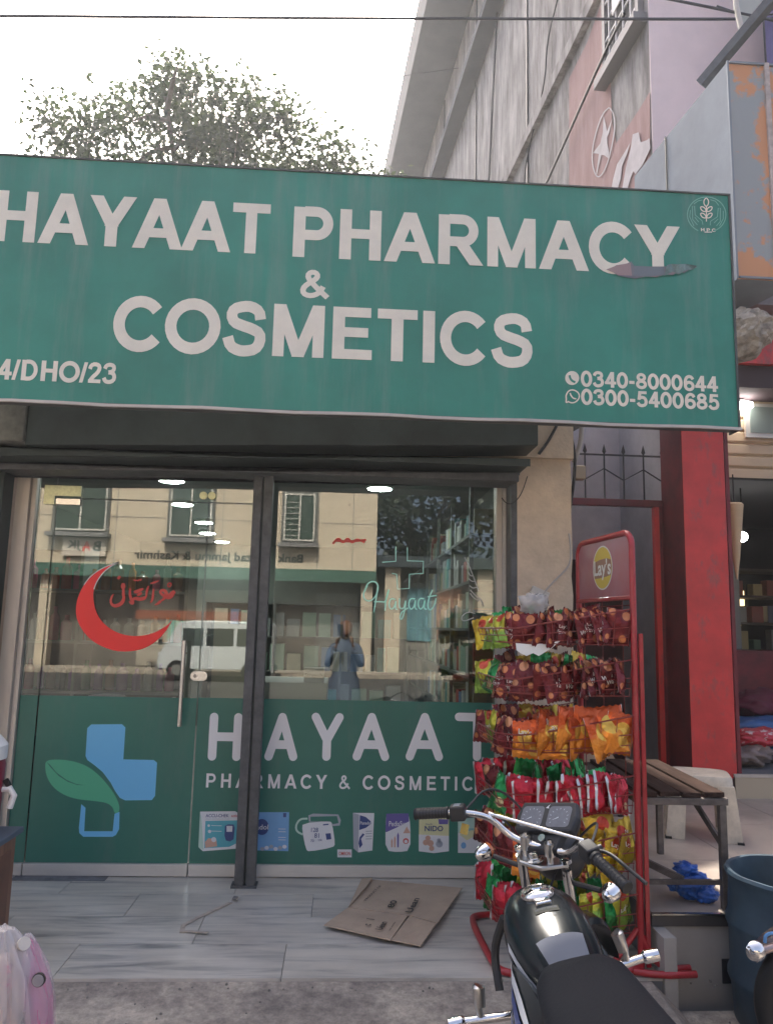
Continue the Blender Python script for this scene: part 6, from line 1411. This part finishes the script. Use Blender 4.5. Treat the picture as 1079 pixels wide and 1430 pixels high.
barp = [(-.36,-.165,.110), (-.25,-.115,.130), (-.205,-.06,.12), (-.165,-.01,.098), (-.115,.018,.045), (-.06,.018,.035), (.06,.018,.035), (.115,.018,.045), (.165,-.01,.098), (.205,-.06,.12), (.25,-.115,.125), (.385,-.185,.095)]
bars = MB().tube(smooth3([sv(*q) for q in barp], 4), .0112, 14).build('handlebar', m_chr, sa, smooth=True)
MB().tube([sv(-.175,-.005,.108), sv(.175,-.005,.108)], .0062, 10).build('cross_brace', m_chr, bars, smooth=True)
for s in (-1, 1):
    a = sv(s*.262, -.121, .1265 if s < 0 else .121); e = sv(s*.372, -.169, .1095 if s < 0 else .097) if s < 0 else sv(.39, -.187, .094); d = (e-a)
    rings = [a+d*t for t in (0, .06, .08, .94, .96, 1.0)]
    g = MB().tube(rings, [.021, .021, .0165, .0165, .020, .018], 18).build('grip', m_black, bars, smooth=True)
    b = MB()
    for k in range(9): p = a+d*(.14+k*.09); b.tube([p-d.normalized()*.0015, p+d.normalized()*.0015], .0176, 14)
    tag(b.build('grip_ribs', m_plk, g), kind='stuff')
    c = sv(s*.236, -.104, .1285 if s < 0 else .1245); ud = d.normalized()
    blk = MB().bar(c-ud*.026, c+ud*.026, .046, .05).build('switch_block', m_plk, bars, bevel=.006)
    up = Vector((0, 0, 1)); fw = ud.cross(up).normalized()*(1 if s < 0 else -1)
    for k in range(3): pz = c+up*.0256+fw*(.012-.012*k); MB().bar(pz-ud*.012, pz+ud*.010, .0035, .0006).build('switch_mark', m_wdec, blk)
    lv = [c+Vector((0,0,.0))+fw*-.030*(-1), c+fw*.045+ud*.05, a+fw*.052+d*.5, e+fw*.050+ud*.03]
    MB().tube(smooth3([c+fw*.02, c+fw*.05+ud*.03, a+fw*.055+d*.45, e+fw*.058+ud*.01]), [.006]*0 or .0058, 8).build('lever', m_plk, bars, smooth=True)
    MB().tube([c+fw*.02, c+fw*.045], .010, 10).build('lever_perch', m_plk, bars)
MB().bar(sv(-.215,-.09,.09), sv(-.215,-.105,.06), .03, .012).build('horn_button', mat('amber button', (.55,.38,.08), .4), bars)
# instruments
gp = sv(0, .085, .105); gx = ST @ Vector((1, 0, 0)); gy = ST @ Vector((0, 1, 0)); tiltm = (gy*math.cos(R(38))+Vector((0, 0, 1))*math.sin(R(38))); gn = gx.cross(tiltm).normalized()
def gp_(x, y, n): return gp+gx*x+tiltm*y+gn*n
hous = MB().loft([[gp_(x*.9, y*.8, -.05) for x, y in [(-.10,-.05),(.10,-.05),(.11,0),(.095,.05),(-.095,.05),(-.11,0)]], [gp_(x, y, -.01) for x, y in [(-.11,-.058),(.11,-.058),(.12,0),(.105,.058),(-.105,.058),(-.12,0)]], [gp_(x*.96, y*.96, .014) for x, y in [(-.11,-.058),(.11,-.058),(.12,0),(.105,.058),(-.105,.058),(-.12,0)]]]).build('instrument_housing', m_plk, sa, bevel=.008)
def rr_poly(cx, cy, w, h, r, n=5):
    out = []
    for (sx, sy, a0) in ((1,1,0),(-1,1,90),(-1,-1,180),(1,-1,270)):
        for k in range(n+1): a = R(a0+90*k/n); out.append((cx+sx*(w/2-r)+r*math.cos(a), cy+sy*(h/2-r)+r*math.sin(a)))
    return out
for s in (-1, 1):
    dpl = MB(); dpl.add([gp_(x, y, .0148) for x, y in rr_poly(s*.052, -.002, .086, .078, .014)], [tuple(range(24))]); dface = dpl.build('dial', m_gface, hous, fix=False)
    nb_ = MB()
    for k in range(11):
        a = R(215-25*k); nb_.add([gp_(s*.052+math.cos(a)*r_+dx*math.sin(a), -.006+math.sin(a)*r_-dx*math.cos(a), .0155) for r_, dx in ((.030,-.0007),(.036,-.0007),(.036,.0007),(.030,.0007))], [(0,1,2,3)])
    nb_.add([gp_(s*.052+x, -.006+y, .0165) for x, y in ((0,.002),(-.024,-.012),(0,-.002))], [(0,1,2)])
    tag(nb_.build('dial_marks', m_wdec, dface, fix=False), kind='stuff')
MB().add([gp_(x, y, .0152) for x, y in [(-.006,.03),(0,.036),(.008,.045),(.004,.034),(.007,.028)]], [(0,1,2,3,4)]).build('wing_emblem', m_wdec, hous, fix=False)
MB().tube([gp_(0, -.075, -.005), gp_(0, -.075, .006)], .013, 16).build('ignition_switch', m_chr, sa, smooth=True)
MB().loft([[gp_(x, y, -.03) for x, y in [(-.06,-.12),(.06,-.12),(.075,-.05),(-.075,-.05)]], [gp_(x*.9, y, -.004) for x, y in [(-.06,-.11),(.06,-.11),(.075,-.055),(-.075,-.055)]]]).build('ignition_panel', m_plk, sa, bevel=.005)
MB().lathe([(.02, -.09), (.06, -.06), (.082, 0), (.088, .02), (.084, .035), (.0, .045)], 24, c=sv(0, .16, -.05), M=ST, axis='Y').build('headlight', m_plk, sa, smooth=True)
# turn signals
for s in (-1, 1):
    stem = MB().tube([sv(s*.08, .07, -.08), sv(s*.20, .06, -.07)], .009, 8).build('signal_stem', m_plk, sa, smooth=True)
    cc = sv(s*.235, .055, -.065)
    MB().lathe([(.005, -.040), (.021, -.028), (.028, 0), (.030, .006)], 20, c=cc, axis='Y', M=ST @ Matrix.Rotation(R(8*s), 3, 'Z')).build('signal_shell', m_chr, stem, smooth=True)
    MB().lathe([(.030, .006), (.028, .022), (.018, .03), (.004, .032)], 20, c=cc, axis='Y', M=ST @ Matrix.Rotation(R(8*s), 3, 'Z')).build('signal_lens', m_amber, stem, smooth=True)
# cables
for k, pts in enumerate([[sv(-.23,-.09,.12), sv(-.2,.05,.2), sv(-.08,.12,.08), sv(0,.1,-.1)], [sv(.23,-.09,.12), sv(.2,.07,.17), sv(.08,.10,.03), sv(.02,.05,-.1), Vector((0,-.08,.72))], [sv(.23,-.07,.11), sv(.16,.06,.10), sv(.07,.06,.0), sv(.1,.12,-.3)], [sv(-.22,-.08,.11), sv(-.15,.06,.09), sv(-.07,.05,-.02), Vector((-.06,-.1,.7))]]):
    MB().tube(smooth3(pts, 4), .0042, 6).build('control_cable', m_plk, sa, smooth=True)
MB().tube(smooth3([(-.10,-.04,.80), (-.15,-.0,.70), (-.16,-.05,.60)]), .014, 8).build('wiring_sleeve', m_plk, bike, smooth=True)

# ================================================================ second motorcycle, only its front shows
mb2 = thing('motorcycle', 'second motorcycle with chrome mudguard cut off by the right edge before the blue barrel', 'motorcycle', (0, 0, 0))
wc2 = at(1172, 1395, y=2.95)
w2 = wheel(mb2, (wc2.x, wc2.y, GZ+.285), .285, 'wheel', Matrix.Rotation(R(62), 3, 'Z'))
M2 = Matrix.Rotation(R(62), 3, 'Z'); c2 = Vector((wc2.x, wc2.y, GZ+.285)); rg = []
for a in range(30, 135, 7): rg.append([c2+M2 @ Vector((x, (.335+dz)*math.cos(R(a)), (.335+dz)*math.sin(R(a)))) for x, dz in ((-.055, -.025), (-.045, .0), (0, .012), (.045, 0), (.055, -.025))])
MB().loft(rg, cap=False).build('mudguard', mat('dull reddish chrome', (.42, .34, .32), .25, metal=.9, var=.3, scale=20), mb2, smooth=True)
a = c2+M2 @ Vector((.07, 0, 0)); MB().tube([a, a+Vector((.12, -.05, .62))], .017, 10).tube([c2+M2 @ Vector((-.07, 0, 0)), c2+M2 @ Vector((-.07, 0, 0))+Vector((.12, -.05, .62))], .017, 10).build('fork', m_chr, mb2, smooth=True)
lt_ = at(1054, 1328, y=2.75); MB().lathe([(.008, -.03), (.026, -.02), (.034, 0), (.03, .006)], 20, c=lt_, axis='Y').build('turn_signal', m_chr, mb2, smooth=True)
MB().tube([lt_+Vector((.02, 0, 0)), lt_+Vector((.16, .02, .03))], .014, 10).build('signal_stem', mat('dull reddish chrome 2', (.36, .28, .26), .3, metal=.8), mb2, smooth=True)
bh = at(1078, 1308, y=2.9); MB().tube(smooth3([bh+Vector((-.03, 0, -.02)), bh+Vector((-.025, 0, .012)), bh+Vector((.05, 0, .012))]), .006, 8).build('blue_hook', mat('light blue plastic', (.10, .28, .55), .4), mb2, smooth=True)

# ================================================================ inside the pharmacy
def sbox(name, a, b, m, label, cat, group=None, bevel=.0):
    return tag(MB().box(a, b).build(name, m, bevel=bevel), label, cat, group)
# white counter with a lozenge carton
ct = thing('white_counter', 'white counter behind the glass beside the steel post', 'counter', (0, 0, 0))
ca, cb_ = at(343, 952, y=4.88), at(457, 952, y=4.88)
MB().box((ca.x, 4.88, 0), (cb_.x, 5.45, ca.z)).build('counter_body', m_white, ct, bevel=.004)
sa_, sb_ = at(424, 952, y=4.92), at(453, 933, y=4.92)
sx = thing('lozenge_carton', 'small white Strepsils carton standing on the white counter', 'carton', (0, 0, 0))
MB().box((sa_.x, 4.92, ca.z), (sb_.x, 5.02, sb_.z)).build('carton', m_pw, sx, bevel=.002); bfont('Strepsils', (sa_.x+.006, 4.918, ca.z+.025), X3, Z3, sb_.x-sa_.x-.012, .032, m_ink, sx, bold=.01)
med = [mat('carton %s' % n_, c, .5, var=.1) for n_, c in (('white', (.55,.55,.52)), ('pale green', (.30,.42,.33)), ('cream', (.50,.44,.32)), ('blue', (.12,.20,.36)), ('red', (.42,.08,.06)), ('grey', (.30,.31,.31)), ('teal', (.08,.28,.28)))]
mcol = ['white', 'pale green', 'cream', 'blue', 'red', 'grey', 'teal']
m_shelf = mat('grey shelf metal', (.16, .17, .16), .5, metal=.2)
# right wall shelving : long rack along x = RX1
ru = thing('medicine_shelving', 'long medicine shelving with white cartons along the right wall inside the pharmacy', 'shelving', (0, 0, 0))
zs = [.15, .48, .80, 1.12, 1.44, 1.76, 2.08]
for z in zs: MB().box((.86, 5.2, z), (RX1-.01, 10.8, z+.02)).build('shelf_board', m_shelf, ru)
for y in (5.2, 6.1, 7.0, 7.9, 8.8, 9.7): MB().box((.86, y, 0), (.885, y+.03, 2.45)).build('upright', m_shelf, ru)
MB().box((RX1-.02, 5.2, 0), (RX1-.005, 10.8, 2.45)).build('back_panel', m_room, ru)
for zi, z in enumerate(zs):
    y = 5.26; k = 0
    while y < 8.4 and k < 22:
        w_ = rnd.uniform(.07, .15); h_ = rnd.uniform(.12, .27); ci = rnd.choice([0, 0, 0, 1, 1, 2, 2, 2, 5, 5, 3, 4, 6])
        if rnd.random() > .08:
            d_ = rnd.uniform(.12, .22); sbox('medicine_carton', (.90, y, z+.0205), (.90+d_, y+w_*.92, z+.02+h_), med[ci], f"{mcol[ci]} carton, {nth(k)} from the window on the {nth(zi)} shelf up, right hand shelving", 'carton', 'medicine cartons on the right shelving')
            k += 1
        y += w_+.01
# back cabinet and left shelves with bottles
bk = thing('back_cabinet', 'tall cabinet with shelves at the back of the pharmacy', 'cabinet', (0, 0, 0))
for z in (.5, .9, 1.3, 1.7): MB().box((-1.6, 9.4, z), (.8, 9.75, z+.02)).build('shelf_board', m_shelf, bk)
MB().box((-1.62, 9.76, 0), (.82, 9.8, 1.72)).build('back_panel', m_room, bk)
for x in (-1.62, -.8, 0, .8): MB().box((x, 9.38, 0), (x+.025, 9.75, 1.72)).build('upright', m_shelf, bk)
for zi, z in enumerate((.52, .92, 1.32)):
    x = -1.5; k = 0
    while x < .7:
        w_ = rnd.uniform(.10, .20); ci = rnd.choice([0, 1, 1, 2, 5, 5, 6, 3])
        sbox('medicine_carton', (x, 9.42, z+.0005), (x+w_*.9, 9.6, z+rnd.uniform(.16, .32)), med[ci], f'{mcol[ci]} carton, {nth(k)} from the left on the {nth(zi)} shelf up, back cabinet', 'carton', 'medicine cartons in the back cabinet'); x += w_+.02; k += 1
lu = thing('cosmetics_shelving', 'shelving with coloured bottles and bags along the left inside the pharmacy', 'shelving', (0, 0, 0))
for z in (.62, .92, 1.28, 1.66): MB().box((-2.7, 5.9, z), (-1.15, 6.25, z+.02)).build('shelf_board', m_shelf, lu)
for x in (-2.7, -1.95, -1.17): MB().box((x, 5.9, 0), (x+.025, 6.25, 2.0)).build('upright', m_shelf, lu)
MB().box((-2.7, 6.26, 0), (-1.15, 6.28, 2.0)).build('back_panel', mat('dark shelf back', (.07, .06, .055), .8), lu)
bc = [('red', (.50, .04, .03)), ('orange', (.62, .20, .04)), ('green', (.05, .22, .08)), ('pink', (.55, .12, .22)), ('white', (.5, .5, .48)), ('brown', (.20, .08, .04)), ('black', (.02, .02, .02)), ('purple', (.15, .05, .22))]
bm_ = {n_: mat('bottle ' + n_, c, .25) for n_, c in bc}
for zi, z in enumerate((.64, .94, 1.30, 1.68)):
    x = -2.55; k = 0
    while x < -1.22:
        w_ = rnd.uniform(.05, .09); n_ = rnd.choice(bc)[0] if zi < 2 else rnd.choice(['red', 'orange', 'pink', 'brown', 'white', 'red']); hh = rnd.uniform(.15, .26)
        o = MB().lathe([(w_*.45, 0), (w_*.48, .01), (w_*.48, hh*.7), (w_*.2, hh*.82), (w_*.2, hh)], 12, c=(x, 6.02, z+.0005)).build('bottle', bm_[n_], smooth=True); tag(o, f'{n_} bottle, {nth(k)} from the left on the {nth(zi)} shelf up, left shelving', 'bottle', 'bottles on the left shelving'); x += w_+.018; k += 1
pan = sbox('beige_screen', (-1.05, 6.6, 0), (-.62, 6.66, 1.45), mat('beige board', (.42, .37, .28), .7), 'beige upright board behind the glass door inside the pharmacy', 'board')

# ================================================================ the photographer (seen in the glass)
m_kam = mat('blue grey cotton', (.10, .13, .19), .85, var=.1, bump=.3, bscale=20); m_skin = mat('brown skin', (.22, .11, .065), .6); m_hair = mat('henna brown hair', (.16, .06, .03), .6)
per = thing('person', 'person in a blue grey tunic holding up a phone, mirrored in the window', 'person', (.07, -.42, GZ))
def skinned(name, V, E_, rad, m, par, sub=2):
    me = bpy.data.meshes.new(name); me.from_pydata([Vector(v) for v in V], E_, []); o = bpy.data.objects.new(name, me); C.objects.link(o); o.parent = par
    sk = o.modifiers.new('s', 'SKIN'); 
    for i, r_ in enumerate(rad):
        d = me.skin_vertices[0].data[i]; d.radius = r_ if isinstance(r_, tuple) else (r_, r_)
    me.skin_vertices[0].data[0].use_root = True
    sb = o.modifiers.new('u', 'SUBSURF'); sb.levels = sub; sb.render_levels = sub; me.materials.append(m)
    sk.use_smooth_shade = True
    return o
# facing +y ; x right ; z up from the road ; 1.68 m tall
Vb = [(0,0,.95),(0,0,1.12),(0,0,1.30),(0,0,1.40),(0,.01,1.47),   # pelvis spine neck
      (.17,0,1.38),(.21,.10,1.16),(.10,.27,1.36),(-.17,0,1.38),(-.22,.09,1.16),(-.13,.27,1.34),
      (.10,0,.88),(.11,.01,.48),(.11,-.02,.10),(-.10,0,.88),(-.12,.02,.48),(-.12,-.01,.10),(0,.01,1.54)]
Eb = [(0,1),(1,2),(2,3),(3,4),(3,5),(5,6),(6,7),(3,8),(8,9),(9,10),(0,11),(11,12),(12,13),(0,14),(14,15),(15,16),(4,17)]
rb = [(.17,.12),(.155,.11),(.17,.12),(.10,.08),.055,(.075,.07),.05,.033,(.075,.07),.05,.033,(.11,.10),.09,.075,(.11,.10),.09,.075,.05]
skinned('body', Vb, Eb, rb, m_kam, per)
# tunic skirt
MB().loft([[(rx*math.cos(R(a)), ry*math.sin(R(a)), z) for a in range(0, 360, 15)] for rx, ry, z in ((.185,.14,1.02),(.20,.15,.9),(.225,.165,.70),(.24,.18,.50))]).build('tunic_skirt', m_kam, per, smooth=True)
hd = blob('head', (0, .03, 1.60), .078, .096, .118, m_skin, .04, 1.5, 4, 2, per)
blob('hair', (0, .005, 1.632), .086, .100, .098, m_hair, .10, 3, 4, 3, per)
MB().add([(-.012,.118,1.60),(.012,.118,1.60),(0,.145,1.585),(0,.12,1.63)], [(0,1,2),(0,2,3),(1,3,2),(0,3,1)]).build('nose', m_skin, hd)
hd.parent = per
for s in (-1, 1):
    MB().lathe([(.0001,-.006),(.010,-.004),(.012,0),(.010,.004),(.0001,.006)], 12, c=(s*.030,.112,1.607), axis='Y').build('eye', m_black, per, smooth=True)
    MB().lathe([(.006,-.012),(.024,-.006),(.028,0),(.02,.008)], 12, c=(s*.080,.02,1.60), axis='X').build('ear', m_skin, per, smooth=True)
MB().tube([(-.022,.117,1.557),(0,.124,1.555),(.022,.117,1.557)], .004, 6).build('mouth', mat('lips', (.28,.09,.07), .5), per)
def hand(wr, tipdir, side):
    wr = Vector(wr); d = Vector(tipdir).normalized(); up = Vector((0, 0, 1)); sd_ = d.cross(up).normalized()*side; palm = wr+d*.045
    V = [wr, palm]; E_ = [(0, 1)]; rr_ = [.024, (.034, .018)]
    o = skinned('hand', V, E_, rr_, m_skin, per, 2)
    for k in range(4):
        b0 = wr+d*.07+up*(.028-.019*k); L = (.068, .078, .072, .055)[k]
        skinned('finger', [b0-d*.02, b0+d*L*.45+sd_*.010, b0+d*L*.75-(-sd_)*-.0+sd_*-.012, b0+d*L*.9+sd_*-.03], [(0,1),(1,2),(2,3)], [.0095, .009, .008, .007], m_skin, o, 1)
    t0 = wr+d*.03+up*.024; skinned('thumb', [t0, t0+up*.028+d*.012, t0+up*.045+d*.034], [(0,1),(1,2)], [.011, .010, .008], m_skin, o, 1)
    return o
hand((.10, .275, 1.365+.03), (-.25, .35, .95), 1); hand((-.13, .275, 1.35+.03), (.35, .35, .9), -1)
ph = thing('phone', 'black phone held up by the person mirrored in the glass', 'phone', (0, -.030, EYE)); MB().box((-.036, -.004, -.075), (.036, .004, .075)).build('phone_body', m_plk, ph, bevel=.003); MB().box((-.032, -.0048, -.07), (.032, -.0042, .07)).build('screen', mat('phone screen', (.03, .03, .035), .1), ph)
ph.location = (0, -.034, EYE-.045)

# ================================================================ haze volume, added to wash out the distance as glare does
hz = bpy.data.materials.new('pale haze'); hz.use_nodes = True; nn_ = hz.node_tree.nodes
for x in list(nn_): nn_.remove(x)
ho = nn_.new('ShaderNodeOutputMaterial'); pv = nn_.new('ShaderNodeVolumePrincipled'); pv.inputs['Color'].default_value = (.93, .95, 1, 1); pv.inputs['Density'].default_value = .0021; pv.inputs['Anisotropy'].default_value = .45
hz.node_tree.links.new(pv.outputs[0], ho.inputs['Volume'])
tag(MB().box((-210, -210, -1.3), (210, 210, 21)).build('haze', hz), kind='stuff')
